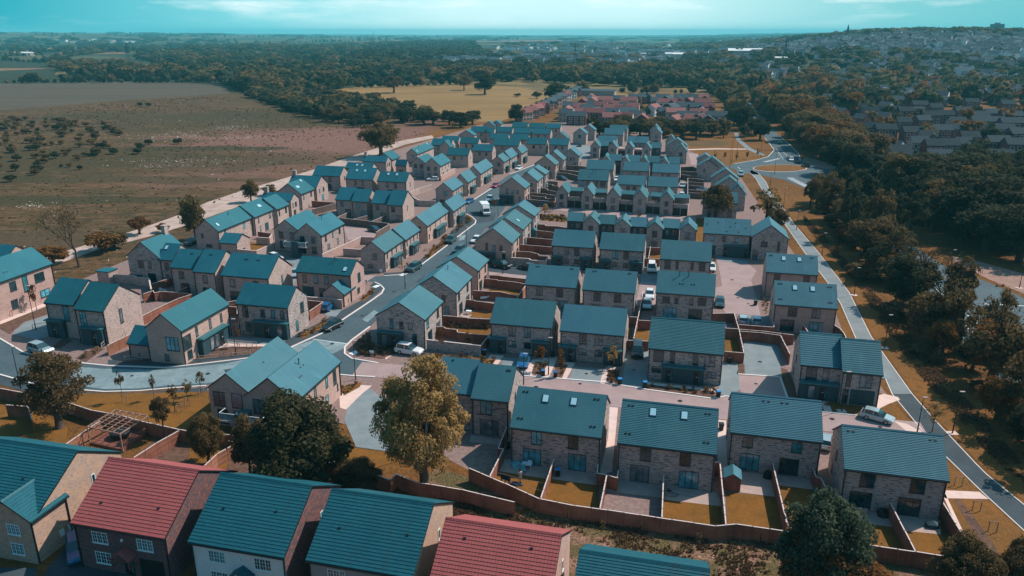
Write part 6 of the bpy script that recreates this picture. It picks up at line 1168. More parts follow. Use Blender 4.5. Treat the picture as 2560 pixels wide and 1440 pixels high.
def plant_tree(x, y, z, h, rad, kind, seed, leaf, label, group=None, name='tree', cat='tree', clear=.25, rz=None, bark='bark', parts=True, thin=1.0):
    V, F, cs = tree_variant(kind, seed)
    ck = (kind, seed, leaf)
    if ck not in CM: CM[ck] = npmesh('crown', V, F, [MAT[leaf]])
    ch = h*(1-clear)                                           # crown height
    r = random.Random(int(x*13+y*7)); rz = r.uniform(0, 6.28) if rz is None else rz
    root = empty(name, (x, y, z), rz); tag(root, label, cat, group)
    zc_ = h*clear+ch*.5; link('crown', CM[ck], root, (0, 0, zc_), 0, (rad, rad, ch/2))
    tk = ('t', kind, seed, round(zc_/rad, 1), thin, bark)
    if tk not in CM: CM[tk] = trunk_mb(seed, zc_/rad, cs, r, thin=thin, nl=9 if 'near' in kind else 5).mesh('trunk', MAT[bark], smooth=True, fix=False)
    link('trunk', CM[tk], root, (0, 0, 0), 0, rad); return root
def tree_px(base, top_y, halfw, kind, seed, leaf, label, **kw):
    b = P(*base); h = CAMH-b.y*tanphi(top_y); dz = b.y*math.cos(TH)+(CAMH-h/2)*math.sin(TH); rad = halfw/FPX*dz
    return plant_tree(b.x, b.y, 0, max(h, 1), rad, kind, seed, leaf, label, **kw)
tree_px((1062, 1232), 874, 138, 'near_tall', 1, 'leaf_gold', 'tall golden-leaved tree in the foreground beside the stepped brick pair', clear=.1, thin=.9)
tree_px((762, 1235), 992, 142, 'near', 2, 'leaf_mid', 'broad dark green tree in front of the near twin-gabled flats', clear=.08)
tree_px((628, 1190), 1035, 48, 'mid', 3, 'leaf_olive', 'small olive tree squeezed against the left of the dark green tree', clear=.1)
tree_px((150, 1070), 875, 98, 'airy', 3, 'leaf_olive', 'spreading brown-green tree beside the curved road at the left', clear=.12)
tree_px((523, 1158), 1028, 47, 'near', 4, 'leaf_olive', 'small bushy tree in the plot right of the pergola', clear=.05)
tree_px((412, 1095), 985, 26, 'mid', 4, 'leaf_olive', 'slim multi-stemmed young tree behind the pergola fence', clear=.3)
tree_px((2040, 1500), 1245, 118, 'near', 5, 'leaf_green', 'dark green tree in the bottom right hiding the garden fence', clear=.05)
tree_px((2075, 1520), 1352, 135, 'near', 6, 'leaf_rust', 'low brown tree at the bottom edge below the dark green one', clear=.02)
tree_px((2400, 1520), 1345, 85, 'near', 7, 'leaf_olive', 'brown bushy tree at the bottom right below the last garden', clear=.05)
tree_px((2545, 1520), 1360, 70, 'near', 8, 'leaf_olive', 'brown tree cut by the bottom right corner', clear=.05)
tree_px((900, 1215), 1150, 65, 'near', 9, 'leaf_olive', 'low olive shrub between the dark tree and the golden tree', clear=.02, name='shrub', cat='shrub')
tree_px((953, 392), 300, 52, 'mid', 10, 'leaf_olive', 'lone round tree beside the track, above the left terraces', clear=.12)
tree_px((490, 600), 487, 33, 'mid', 11, 'leaf_olive', 'bushy tree between track and long terrace', clear=.03)
tree_px((628, 505), 445, 22, 'mid', 12, 'leaf_olive', 'small bushy tree beside the track behind the dark cross gable', clear=.05)
tree_px((1787, 552), 455, 42, 'mid', 13, 'leaf_olive', 'brown leafy tree in front of the tall-windowed brick block', clear=.15)
tree_px((1912, 570), 468, 45, 'thin', 14, 'leaf_olive', 'half-bare dark tree at the footpath beside the corner house', clear=.15, bark='bark_dark')
tree_px((1945, 575), 520, 26, 'mid', 15, 'leaf_olive', 'low shrub below the half-bare tree at the footpath', clear=.02, name='shrub', cat='shrub')
tree_px((1290, 306), 258, 22, 'mid', 16, 'leaf_dark', 'dark tree at the lower corner of the stubble field', clear=.05)
tree_px((985, 232), 187, 25, 'mid', 17, 'leaf_olive', 'round tree standing on the edge of the stubble field, left', clear=.12)
tree_px((1160, 226), 190, 17, 'mid', 18, 'leaf_olive', 'slender round tree standing in the stubble field', clear=.2)
tree_px((1212, 236), 183, 28, 'mid', 19, 'leaf_dark', 'big tree standing in the stubble field, right of the slender one', clear=.06)
tree_px((1383, 254), 208, 27, 'mid', 20, 'leaf_dark', 'dark tree at the right end of the stubble field', clear=.05)
tree_px((1342, 247), 226, 13, 'bush', 21, 'leaf_dark', 'small dark bush left of the tree at the field end', clear=.02, name='bush', cat='bush')
tree_px((1293, 242), 232, 10, 'bush', 22, 'leaf_dark', 'smallest dark bush alone in the stubble field', clear=.02, name='bush', cat='bush')
for i, (b, t, hw) in enumerate([((308, 1003), 925, 12), ((386, 1000), 935, 9), ((470, 1003), 950, 16), ((503, 985), 930, 14), ((438, 1030), 965, 17)]):
    tree_px(b, t, hw, 'sap', 30+i, 'leaf_olive', '%s staked sapling from the left on the verge below the worn road' % ORD[i], clear=.4, name='sapling', cat='sapling', thin=.6)
for i, (b, t, hw, l) in enumerate([((1352, 928), 862, 16, 'in front of the blue car'), ((1402, 940), 868, 10, 'between the two porch-fronted pairs'), ((1532, 925), 868, 17, 'in the bed left of the dark van drive'), ((1379, 658), 626, 8, 'left of the porch-fronted pairs row four'), ((1500, 672), 632, 9, 'between the porch-fronted pairs of row four'), ((1590, 682), 645, 12, 'beside the narrow drive left of the white van'), ((2330, 1080), 1012, 20, 'with golden leaves leaning over the footpath'), ((595, 868), 808, 9, 'in front of the corner-window house forecourt'), ((1362, 545), 510, 12, 'by the ornamental bed'), ((1381, 528), 502, 10, 'beside the dark parked car'), ((1595, 552), 528, 10, 'in front of the garage row'), ((92, 775), 712, 14, 'against the pink wall of the leftmost house'), ((1102, 878), 815, 14, 'behind the low brick wall'), ((1236, 520), 500, 9, 'by the box truck'), ((1170, 872), 830, 10, 'second one behind the low brick wall')]):
    tree_px(b, t, hw, 'sap', 40+i, 'leaf_gold' if i in (2, 3, 4, 6, 8) else 'leaf_rust', 'young street sapling %s' % l, clear=.3, name='sapling', cat='sapling', thin=.6)
for i, b in enumerate([(1787, 400), (1812, 399), (1841, 402), (1867, 398), (1894, 393)]):
    tree_px(b, b[1]-23, 4.5, 'sap', 60+i % 2, 'leaf_dark', '%s conical sapling from the left on the grass by the roundabout' % ORD[i], clear=.2, name='sapling', cat='sapling', thin=.6)
# bare trees
def bare_tree(base, top_y, hw, seed, label, leaves=0, bark='bark_dark'):
    b = P(*base); h = CAMH-b.y*tanphi(top_y); dz = b.y*math.cos(TH)+(CAMH-h/2)*math.sin(TH); rad = hw/FPX*dz
    r = random.Random(seed); m = MB(); tips = []
    def grow(p, d, l, t, n):
        q = p+d*l; k = p.lerp(q, .5)+Vector((r.uniform(-1, 1), r.uniform(-1, 1), r.uniform(-.4, .8)))*l*.08
        m.tube([p, k, q], [t, t*.85, t*.66], 5 if n < 3 else 4, cap=False)
        if n >= 6: tips.append(q); return
        for i in range(2 if n > 0 and r.random() < .6 else 3):
            e = (d+Vector((r.uniform(-1, 1), r.uniform(-1, 1), r.uniform(-.25, .7)))*.75).normalized(); grow(q, e, l*r.uniform(.62, .85), t*.62, n+1)
    grow(Vector((0, 0, -.1)), Vector((r.uniform(-.1, .1), 0, 1)).normalized(), h*.26, h*.024, 0)
    zs = max(v[2] for v in m.v); xs = max(abs(v[0]) for v in m.v); m.v = [(v[0]*rad/xs*1.0, v[1]*rad/xs, v[2]*h/zs if v[2] > 0 else v[2]) for v in m.v]
    root = empty('bare_tree', (b.x, b.y, 0)); tag(root, label, 'tree'); m.build('trunk', MAT[bark], root, fix=False)
    if leaves:
        rr = np.random.RandomState(seed); T = np.array([[t.x*rad/xs, t.y*rad/xs, t.z*h/zs] for t in tips]); T = T[rr.rand(len(T)) < leaves]; T = np.repeat(T, 9, 0)+rr.normal(scale=h*.035, size=(len(T)*9, 3))
        a = rr.normal(size=T.shape); a /= np.linalg.norm(a, axis=1, keepdims=True); c = np.cross(a, rr.normal(size=T.shape)); c /= np.linalg.norm(c, axis=1, keepdims=True); s = .17
        V = np.stack([T-a*s, T-c*s*.7, T+a*s, T+c*s*.7], 1).reshape(-1, 3); link('foliage', npmesh('foliage', V, np.arange(len(V)).reshape(-1, 4), [MAT['leaf_olive']]), root)
bare_tree((198, 668), 512, 62, 3, 'gnarled half-bare tree on the heath beyond the track', .35, 'bark')
bare_tree((2275, 760), 618, 70, 5, 'bare dark tree between footpath verge and big road, upper', .12)
bare_tree((2345, 800), 640, 70, 8, 'bare dark tree among the shrubs by the big road, middle', .08)
bare_tree((2500, 990), 755, 90, 12, 'large bare dark tree at the right edge by the big road', .03)
bare_tree((2440, 905), 760, 70, 15, 'bare dark tree left of the large one at the right edge', .12)
bare_tree((2400, 860), 700, 75, 21, 'bare spreading tree left of centre in the belt by the big road', .2)
bare_tree((2550, 930), 740, 80, 25, 'bare tree cut by the right edge above the path', .1)
bare_tree((2110, 585), 500, 35, 18, 'thin bare tree above the belt by the roundabout road', .3)
for i, (b, t, hw, lf) in enumerate([((2068, 550), 432, 34, 'leaf_olive'), ((2122, 600), 455, 42, 'leaf_dark'), ((2185, 625), 468, 46, 'leaf_olive'), ((2150, 560), 430, 38, 'leaf_dark'), ((2232, 690), 560, 48, 'leaf_olive'), ((2190, 700), 600, 46, 'leaf_dark'), ((2105, 520), 415, 30, 'leaf_dark'), ((2392, 880), 715, 66, 'leaf_olive'), ((2470, 960), 800, 70, 'leaf_rust'), ((2330, 850), 730, 52, 'leaf_olive'), ((2270, 600), 470, 50, 'leaf_dark'), ((2560, 1060), 850, 70, 'leaf_olive'), ((2290, 760), 650, 40, 'leaf_olive'), ((2025, 520), 440, 24, 'leaf_olive'), ((2600, 1180), 1000, 60, 'leaf_dark'), ((2390, 780), 640, 40, 'leaf_olive'), ((2480, 870), 720, 45, 'leaf_olive')]):
    tree_px(b, t, hw, ('loose', 'mid')[i % 3 == 0], 90+i % 5, lf, '%s from the roundabout of the taller trees hiding the big road' % ORD[i], clear=.12, group='taller trees hiding the big road')
# ---- scattered trees: near ones are trees of their own, the rest reads as woodland
def inside(p, poly):
    c = False; j = len(poly)-1
    for i in range(len(poly)):
        if (poly[i][1] > p[1]) != (poly[j][1] > p[1]) and p[0] < (poly[j][0]-poly[i][0])*(p[1]-poly[i][1])/(poly[j][1]-poly[i][1])+poly[i][0]: c = not c
        j = i
    return c
def PT(px, py):   # point of the terrain seen at a pixel
    v = (px-1280)/FPX; u = (720-py)/FPX; d = Vector((v, math.cos(TH)+u*math.sin(TH), -math.sin(TH)+u*math.cos(TH)))
    t = 20.0
    while t < 16000:
        q = Vector((0, 0, CAMH))+d*t
        if q.z < ht(q.x, q.y): return q
        t *= 1.012
    return None
SC = []
CLR = random.Random(4); CP = [(CLR.uniform(.003, .008), CLR.uniform(.003, .008), CLR.uniform(0, 6)) for _ in range(5)]
def scatter(poly, sp, leafs, h, label, group, kind='mid', seed=0, jit=.62, name='tree', cat='tree', rk=.42, flat=True):
    r = random.Random(seed+100); W = [P(*p) if flat else (PT(*p) or P(p[0], 84)) for p in poly]; wp = [(q.x, q.y) for q in W]
    x0 = min(p[0] for p in wp); x1 = max(p[0] for p in wp); y0 = min(p[1] for p in wp); y1 = max(p[1] for p in wp); y = y0; n = 0
    while y < y1:
        s = sp*max(1, y/520.0) ** .75; x = x0
        while x < x1:
            q = (x+r.uniform(-jit, jit)*s, y+r.uniform(-jit, jit)*s)
            if inside(q, wp) and abs(q[0]) < .70*q[1]+30 and not (label == 'x' and sum(math.sin(q[0]*a+q[1]*b*.6+c) for a, b, c in CP) > 1.9) and not (kind == 'bush' and r.random() < .35):
                hh = h*r.uniform(.55, 1.35); SC.append((q[0], q[1], hh, hh*rk*r.uniform(.85, 1.3)*max(1, (y/520)**.6), r.choice(leafs), label, group, kind, r.randrange(6), name, cat)); n += 1
            x += s
        y += s
    return n
scatter([(2020, 490), (2070, 510), (2150, 595), (2250, 695), (2340, 795), (2440, 910), (2590, 1080), (2660, 1230), (2580, 1190), (2490, 1080), (2400, 970), (2310, 865), (2225, 765), (2130, 650), (2045, 560)], 6.0, ['leaf_olive', 'leaf_olive', 'leaf_dark', 'leaf_rust'], 8.0, 'brown-olive shrubby tree in the belt between footpath verge and big road', 'trees between footpath and big road', seed=1, rk=.42, jit=.7)
scatter([(2085, 430), (2150, 448), (2260, 472), (2330, 478), (2460, 478), (2620, 480), (2620, 700), (2560, 668), (2440, 640), (2330, 590), (2230, 530), (2140, 470)], 7.0, ['leaf_olive', 'leaf_dark', 'leaf_dark'], 12.5, 'tall dark brown-green tree in the wood across the big road', 'trees of the wood across the big road', seed=2, rk=.45)
scatter([(1880, 250), (1990, 255), (2050, 310), (2120, 370), (2190, 440), (2120, 432), (2080, 408), (2010, 385), (1975, 350), (1935, 310), (1900, 280)], 8.0, ['leaf_olive', 'leaf_dark', 'leaf_rust', 'leaf_olive'], 12, 'rounded tree in the wood right of the roundabout', 'trees right of the roundabout', seed=3, rk=.48)
scatter([(1755, 225), (1850, 232), (1862, 280), (1885, 320), (1905, 350), (1900, 375), (1870, 350), (1840, 330), (1800, 250)], 9.0, ['leaf_dark', 'leaf_olive'], 10, 'tree lining the left side of the road above the roundabout', 'trees left of the upper road', seed=4)
scatter([(1490, 338), (1560, 322), (1700, 330), (1800, 330), (1850, 338), (1845, 345), (1740, 350), (1500, 348)], 8.5, ['leaf_olive', 'leaf_dark'], 7, 'shrubby tree in the hedge between teal-roofed and red-roofed estates', 'trees between the two estates', seed=5, rk=.6)
scatter([(640, 228), (740, 238), (840, 252), (930, 262), (1050, 292), (1200, 312), (1150, 320), (1020, 308), (880, 322), (740, 285), (620, 245)], 8.5, ['leaf_dark', 'leaf_dark', 'leaf_olive'], 7.5, 'dark scrubby tree in the hedge along the lower side of the stubble field', 'trees of the stubble field hedge', seed=6, rk=.6)
scatter([(120, 655), (230, 615), (340, 575), (450, 555), (440, 575), (330, 608), (230, 650), (150, 670)], 5.5, ['leaf_olive', 'leaf_rust'], 4.0, 'brown bush between the pale track and the left houses', 'bushes along the pale track', kind='bush', name='bush', cat='bush', seed=7, rk=.6)
scatter([(560, 520), (640, 490), (700, 468), (740, 462), (760, 452), (700, 480), (640, 512), (600, 530)], 7, ['leaf_dark', 'leaf_olive'], 3.4, 'dark bush between the pale track and the long terrace', 'bushes beside the long terrace', kind='bush', name='bush', cat='bush', seed=8, rk=.6)
scatter([(-30, 300), (150, 300), (310, 320), (300, 350), (220, 420), (120, 455), (-30, 470)], 7.5, ['leaf_olive', 'leaf_olive', 'leaf_dark'], 2.6, 'dark round bush scattered on the brown heath', 'bushes on the heath', kind='bush', name='bush', cat='bush', seed=9, jit=.9, rk=.62)
for (bx, by) in ((350, 372), (445, 360), (372, 362), (345, 385), (284, 385), (350, 265), (372, 266), (615, 700)): q = P(bx, by); SC.append((q.x, q.y, 3.0, 2.2, 'leaf_dark', 'dark round bush scattered on the brown heath', 'bushes on the heath', 'bush', 2, 'bush', 'bush')) if by < 500 else None
scatter([(560, 206), (700, 178), (860, 165), (1220, 176), (1500, 182), (1750, 180), (1900, 205), (1880, 235), (1780, 222), (1600, 222), (1480, 212), (1380, 208), (1210, 205), (1000, 207), (860, 214), (820, 240), (720, 232), (600, 228)], 12, ['leaf_dark', 'leaf_olive', 'leaf_far', 'leaf_mid'], 12, 'x', 'x', seed=10, rk=.5)
scatter([(1900, 205), (2100, 195), (2620, 200), (2620, 275), (2400, 270), (2230, 285), (2130, 300), (2060, 280), (2000, 250), (1900, 240)], 16, ['leaf_dark', 'leaf_olive', 'leaf_mid', 'leaf_rust'], 12, 'x', 'x', seed=11, rk=.5, flat=False)
scatter([(-100, 152), (60, 158), (120, 165), (330, 170), (560, 198), (560, 207), (300, 202), (-100, 208)], 13, ['leaf_olive', 'leaf_dark'], 12, 'x', 'x', seed=12, rk=.5)
scatter([(330, 150), (560, 120), (860, 112), (1060, 108), (1090, 150), (880, 158), (700, 165), (560, 195), (400, 165)], 17, ['leaf_far', 'leaf_olive', 'leaf_mid', 'leaf_dark'], 12, 'x', 'x', seed=13, rk=.55)
scatter([(-100, 106), (300, 100), (560, 108), (540, 120), (330, 140), (-100, 140)], 34, ['leaf_far', 'leaf_dark', 'leaf_mid'], 11, 'x', 'x', seed=14, jit=.9, rk=.6)
scatter([(880, 150), (960, 112), (1060, 106), (1180, 112), (1215, 145), (1100, 152), (930, 165)], 15, ['leaf_dark', 'leaf_far'], 14, 'x', 'x', seed=15, rk=.55)
scatter([(1210, 190), (1180, 120), (1400, 105), (1700, 110), (1900, 120), (1900, 205), (1700, 185), (1500, 186)], 30, ['leaf_dark', 'leaf_far', 'leaf_olive'], 11, 'x', 'x', seed=16, jit=.9, rk=.6)
scatter([(-300, 92), (3000, 89), (3000, 98), (-300, 104)], 62, ['leaf_far'], 12, 'x', 'x', seed=17, jit=.9, rk=1.0)
scatter([(1700, 92), (1900, 85), (2120, 82), (2350, 80), (2700, 80), (2700, 200), (2100, 195), (1900, 200), (1700, 180)], 16, ['leaf_dark', 'leaf_far', 'leaf_olive', 'leaf_mid'], 11, 'x', 'x', seed=18, jit=.9, rk=.52, flat=False)
scatter([(2000, 270), (2080, 300), (2200, 300), (2560, 290), (2620, 330), (2620, 465), (2330, 470), (2200, 440), (2130, 370), (2060, 330)], 19, ['leaf_dark', 'leaf_olive', 'leaf_rust'], 7, 'x', 'x', seed=19, jit=.9, rk=.5)
scatter([(1420, 300), (1480, 262), (1640, 255), (1780, 262), (1800, 320), (1600, 322), (1440, 312)], 20, ['leaf_dark', 'leaf_olive'], 5, 'x', 'x', seed=20, jit=.9, rk=.5)
scatter([(2050, 505), (2080, 530), (2160, 620), (2260, 725), (2350, 830), (2440, 940), (2580, 1110), (2640, 1200), (2560, 1190), (2470, 1085), (2380, 980), (2290, 870), (2205, 765), (2110, 645), (2035, 560)], 4.3, ['leaf_olive', 'leaf_dry', 'leaf_olive', 'leaf_dark'], 2.6, 'tangled brown-olive bush under the trees between verge and big road', 'bushes under the trees by the big road', kind='bush', name='bush', cat='bush', seed=44, jit=.9, rk=.75)
HR = random.Random(31)
def hedge(a, b, h=6, step=7.0):
    A = P(*a); B = P(*b); n = max(2, int((B-A).length/step/max(1, A.y/900)))
    for i in range(n):
        if HR.random() < .12: continue
        q = A.lerp(B, (i+HR.uniform(-.3, .3))/n); k = max(1, (q.y/700)**.5); hh = h*HR.uniform(.5, 1.7)*k**.5; SC.append((q.x, q.y, hh, hh*.55*HR.uniform(.8, 1.3), HR.choice(['leaf_dark', 'leaf_olive', 'leaf_far']), 'x', 'x', 'mid', HR.randrange(6), 'tree', 'tree'))
for a, b in (((-100, 124), (560, 121)), ((-100, 136), (420, 133)), ((0, 112), (600, 108)), ((120, 150), (330, 128)), ((60, 104), (900, 99)), ((300, 118), (420, 108)), ((-50, 146), (120, 141)), ((480, 130), (650, 118)), ((560, 112), (1000, 104)), ((200, 140), (260, 112)), ((650, 126), (900, 120)), ((330, 96), (1200, 94)), ((0, 208), (560, 206)), ((560, 212), (640, 236)), ((0, 153), (330, 168)), ((840, 222), (1190, 210)), ((900, 103), (1300, 99)), ((20, 118), (40, 136)), ((700, 112), (760, 102)), ((1560, 232), (1880, 236)), ((1400, 226), (1500, 232)), ((-50, 128), (80, 126)), ((380, 137), (540, 134)), ((150, 98), (420, 96))): hedge(a, b)
SHB = [[(1060, 648), (1085, 612), (1100, 620), (1075, 645)], [(1095, 620), (1110, 590), (1132, 592), (1114, 616)], [(745, 842), (812, 803), (822, 812), (760, 846)], [(905, 745), (930, 722), (936, 728), (912, 752)], [(1078, 885), (1240, 900), (1228, 915), (1080, 895)], [(1340, 535), (1418, 545), (1415, 556), (1345, 550)], [(885, 856), (925, 830), (930, 862), (1000, 880), (955, 898), (900, 888)],
  [(1338, 905), (1372, 908), (1352, 938), (1328, 935)], [(1388, 912), (1420, 912), (1405, 946), (1392, 944)], [(1618, 962), (1790, 980), (1785, 994), (1616, 974)], [(1520, 925), (1552, 926), (1540, 962), (1515, 958)], [(850, 968), (905, 955), (900, 968), (860, 990)], [(1000, 668), (1022, 655), (1030, 662), (1008, 674)], [(1130, 585), (1150, 565), (1160, 560), (1150, 578)], [(1205, 440), (1225, 430), (1235, 440), (1212, 452)], [(1165, 540), (1180, 552), (1172, 560), (1155, 556)], [(1400, 690), (1440, 694), (1438, 704), (1398, 700)], [(960, 545), (1010, 520), (1020, 540), (985, 560)], [(200, 895), (245, 868), (262, 874), (215, 902)], [(1670, 1225), (1680, 1226), (1682, 1232), (1670, 1230)], [(1790, 640), (1782, 700), (1770, 700), (1775, 640)], [(1900, 740), (1915, 742), (1925, 790), (1910, 788)], [(2060, 965), (2100, 970), (2090, 1020), (2070, 1020)], [(1300, 595), (1360, 600), (1360, 612), (1305, 608)], [(1110, 815), (1226, 820), (1224, 828), (1110, 822)]]
for i, pl in enumerate(SHB): scatter(pl, 1.15, ['leaf_rust', 'leaf_gold', 'leaf_olive', 'leaf_dry'], .75, 'small clipped shrub in a planted front-garden bed', 'shrubs in the planted beds', kind='sap', name='shrub', cat='shrub', seed=300+i, jit=.4, rk=.62)
SC.sort(key=lambda t: t[0]**2+t[1]**2)
nt_ = 0; ns_ = 0; REST = []
for (x, y, h, rad, leaf, label, group, kind, sd, nm, ct) in SC:
    if label == 'x' or (ct == 'tree' and nt_ >= 250) or (ct == 'shrub' and ns_ >= 230): REST.append((x, y, h, rad, leaf, sd)); continue
    if ct == 'tree': nt_ += 1
    if ct == 'shrub': ns_ += 1
    plant_tree(x, y, ht(x, y), h, rad, kind, 70+sd % 4, leaf, label, group, nm, ct, clear=.1 if ct == 'tree' else .0)
def woodland(name, items, label):
    by = {}
    for it in items: by.setdefault(it[4], []).append(it)
    mats = []; VV = []; FF = []; MM = []; off = 0
    vars_ = []
    for s in range(5):
        V, F, _ = crown_arrays(200+s, 15, 20, .30, (.26, .45))
        import bmesh; b = bmesh.new(); bmesh.ops.create_icosphere(b, subdivisions=2, radius=.72); V2 = np.array([v.co[:] for v in b.verts]); F2 = np.array([[f.verts[0].index, f.verts[1].index, f.verts[2].index, f.verts[2].index] for f in b.faces]); b.free()
        rr = np.random.RandomState(s); V2 *= (1+.22*np.sin(V2[:, :1]*7+s)*np.cos(V2[:, 1:2]*6)+.1*rr.rand(len(V2), 1))
        vars_.append((V, F, V2, F2[:, :3]))
    for leaf, its in by.items():
        mi = len(mats); mats.append(MAT[leaf])
        for (x, y, h, rad, _, sd) in its:
            V, F, V2, F3 = vars_[sd % 5]; a = (x*1.7+y) % 6.28; c, s = math.cos(a), math.sin(a)
            z0 = ht(x, y)
            A = V @ np.array([[c, s, 0], [-s, c, 0], [0, 0, 1]])*[rad, rad, h*.5]+[x, y, z0+h*.5]
            VV.append(A); FF.append(np.concatenate([F[:, [0, 1, 2]], F[:, [0, 2, 3]]])+off); off += len(A)
            B = V2 @ np.array([[c, s, 0], [-s, c, 0], [0, 0, 1]])*[rad, rad, h*.5]+[x, y, z0+h*.45]
            VV.append(B); FF.append(F3+off); off += len(B); MM.append(np.full(2*len(F)+len(F3), mi))
    o = link(name, npmesh(name, np.concatenate(VV), np.concatenate(FF), mats, np.concatenate(MM))); tag(o, label, 'woodland', kind='stuff')
    print('WOOD', len(items), off)
woodland('woodland', REST, 'mixed dark woodland and hedges covering the far country and hillside')
# rough weeds on the planting strip behind the long fence and on the verges
def weeds(polys, n, hmin, hmax, leaf, name, label, seed):
    r = np.random.RandomState(seed); V = []; rr = random.Random(seed)
    for poly in polys:
        wp = [tuple(P(*p))[:2] for p in poly]; x0 = min(p[0] for p in wp); x1 = max(p[0] for p in wp); y0 = min(p[1] for p in wp); y1 = max(p[1] for p in wp); k = 0
        while k < n:
            p = (rr.uniform(x0, x1), rr.uniform(y0, y1))
            if not inside(p, wp): continue
            if math.sin(p[0]*.9)*math.sin(p[1]*.7+1)+rr.uniform(-.8, .8) < -.1: continue
            k += 1
            for j in range(6):
                a = rr.uniform(0, 6.28); w_ = rr.uniform(.05, .13); h = rr.uniform(hmin, hmax); dx, dy = math.cos(a), math.sin(a); ox, oy = p[0]+rr.uniform(-.2, .2), p[1]+rr.uniform(-.2, .2)
                V += [(ox-dy*w_, oy+dx*w_, 0), (ox+dy*w_, oy-dx*w_, 0), (ox+dy*w_*.8+dx*h*.6, oy-dx*w_*.8+dy*h*.6, h), (ox-dy*w_*.8+dx*h*.5, oy+dx*w_*.8+dy*h*.5, h*.9)]
    V = np.array(V); o = link(name, npmesh(name, V, np.arange(len(V)).reshape(-1, 4), [MAT[leaf]])); tag(o, label, 'weeds', kind='stuff')
weeds([[(1290, 1290), (1700, 1325), (1925, 1355), (1940, 1440), (1760, 1440), (1420, 1330), (1300, 1310)], [(1080, 1215), (1290, 1290), (1300, 1320), (1110, 1300)]], 620, .08, .3, 'leaf_dry', 'weeds', 'rough straw-brown weeds behind the long board fence', 3)
weeds([[(2010, 540), (2070, 600), (2200, 750), (2350, 930), (2540, 1140), (2600, 1230), (2500, 1165), (2375, 1020), (2310, 950), (2220, 830), (2150, 725), (2075, 628), (2010, 560)]], 3200, .08, .36, 'leaf_dry', 'long_grass', 'long straw-coloured grass on the verge right of the footpath', 4)
for i, p in enumerate([(1337, 1285), (1418, 1305), (1505, 1330), (1600, 1330), (1700, 1385), (1745, 1360), (1790, 1340), (1385, 1270), (1560, 1375), (1690, 1335), (1860, 1390), (1900, 1360)]):
    q = P(*p); r = empty('stake', q); tag(r, '%s thin stake with a seedling from the left in the weedy strip' % ORD[i], 'stake', 'stakes in the weedy strip'); m = MB(); m.box(-.03, .03, -.03, .03, 0, 1.15); m.build('post', MAT['bark_dark'], r)
    m = MB(); rr = random.Random(i)
    for j in range(24): x, y, z = rr.uniform(-.25, .25), rr.uniform(-.25, .25), rr.uniform(.2, 1.3); m.face([(x, y, z), (x+.12, y+.04, z+.05), (x+.1, y+.1, z+.12)])
    m.build('seedling', MAT['leaf_gold'], r, fix=False)

# pale stones strewn over the heath
def stones(spots):
    r = random.Random(8); m = MB()
    for (px_, py_, rx, ry, n) in spots:
        c = P(px_, py_)
        for i in range(n):
            x = c.x+r.gauss(0, rx*.5); y = c.y+r.gauss(0, ry*.5); s = r.uniform(.1, .34)*(1.6 if r.random() < .1 else 1); a = r.uniform(0, 6)
            k = len(m.v); pts = [(math.cos(a+q*1.2566)*s*r.uniform(.6, 1.2), math.sin(a+q*1.2566)*s*r.uniform(.6, 1.2)) for q in range(5)]
            m.v += [(x+u, y+v, -.02) for u, v in pts]+[(x, y, s*.7)]; m.f += [(k+q, k+(q+1) % 5, k+5) for q in range(5)]; m.m += [0]*5
    tag(m.build('stones', MAT['stone_pale'], fix=True), 'pale stones strewn over the heath in loose patches', 'stones', kind='stuff')
mat('stone_pale', (0.50, 0.47, 0.42), 0.9, 0.1, noise=((1, 1, 1), (0.36, 0.32, 0.28), .4, .6))
stones([(420, 342, 34, 22, 240), (470, 330, 30, 16, 90), (578, 318, 12, 14, 150), (612, 344, 14, 8, 90), (480, 300, 40, 18, 50), (455, 402, 26, 6, 110), (405, 415, 22, 5, 50), (820, 345, 16, 8, 30), (78, 515, 7, 4, 40), (600, 440, 70, 30, 14), (300, 520, 80, 20, 12), (700, 400, 60, 30, 24), (840, 372, 40, 12, 40), (230, 640, 40, 14, 30)])

def tufts(name, poly, n, seed, leaf, label, size=(.35, 1.1)):
    r = random.Random(seed); wp = [tuple(P(*p))[:2] for p in poly]; x0 = min(p[0] for p in wp); x1 = max(p[0] for p in wp); y0 = min(p[1] for p in wp); y1 = max(p[1] for p in wp); V = []; k = 0
    while k < n:
        p = (r.uniform(x0, x1), r.uniform(y0, y1))
        if not inside(p, wp) or math.sin(p[0]*.045+1)+math.sin(p[1]*.07+p[0]*.02)+r.uniform(-1.2, 1.2) < 0: continue
        k += 1; s = r.uniform(*size)*(1+p[1]/500)
        for j in range(7):
            a = r.uniform(0, 6.28); b = r.uniform(0, 6.28); dx, dy = math.cos(a)*s, math.sin(a)*s; ex, ey = math.cos(b)*s*.5, math.sin(b)*s*.5
            V += [(p[0]-ex, p[1]-ey, 0), (p[0]+ex, p[1]+ey, 0), (p[0]+dx*.6+ex*.6, p[1]+dy*.6+ey*.6, s*.55), (p[0]+dx*.5-ex*.6, p[1]+dy*.5-ey*.6, s*.5)]
    V = np.array(V); tag(link(name, npmesh(name, V, np.arange(len(V)).reshape(-1, 4), [MAT[leaf]])), label, 'scrub', kind='stuff')
HP = [(-60, 285), (350, 252), (560, 240), (760, 290), (900, 320), (1080, 330), (880, 385), (640, 470), (480, 530), (230, 600), (-60, 660)]
tufts('dry_grass', HP, 2600, 5, 'leaf_dry', 'dry brown grass clumps covering the heath', (.12, .4))
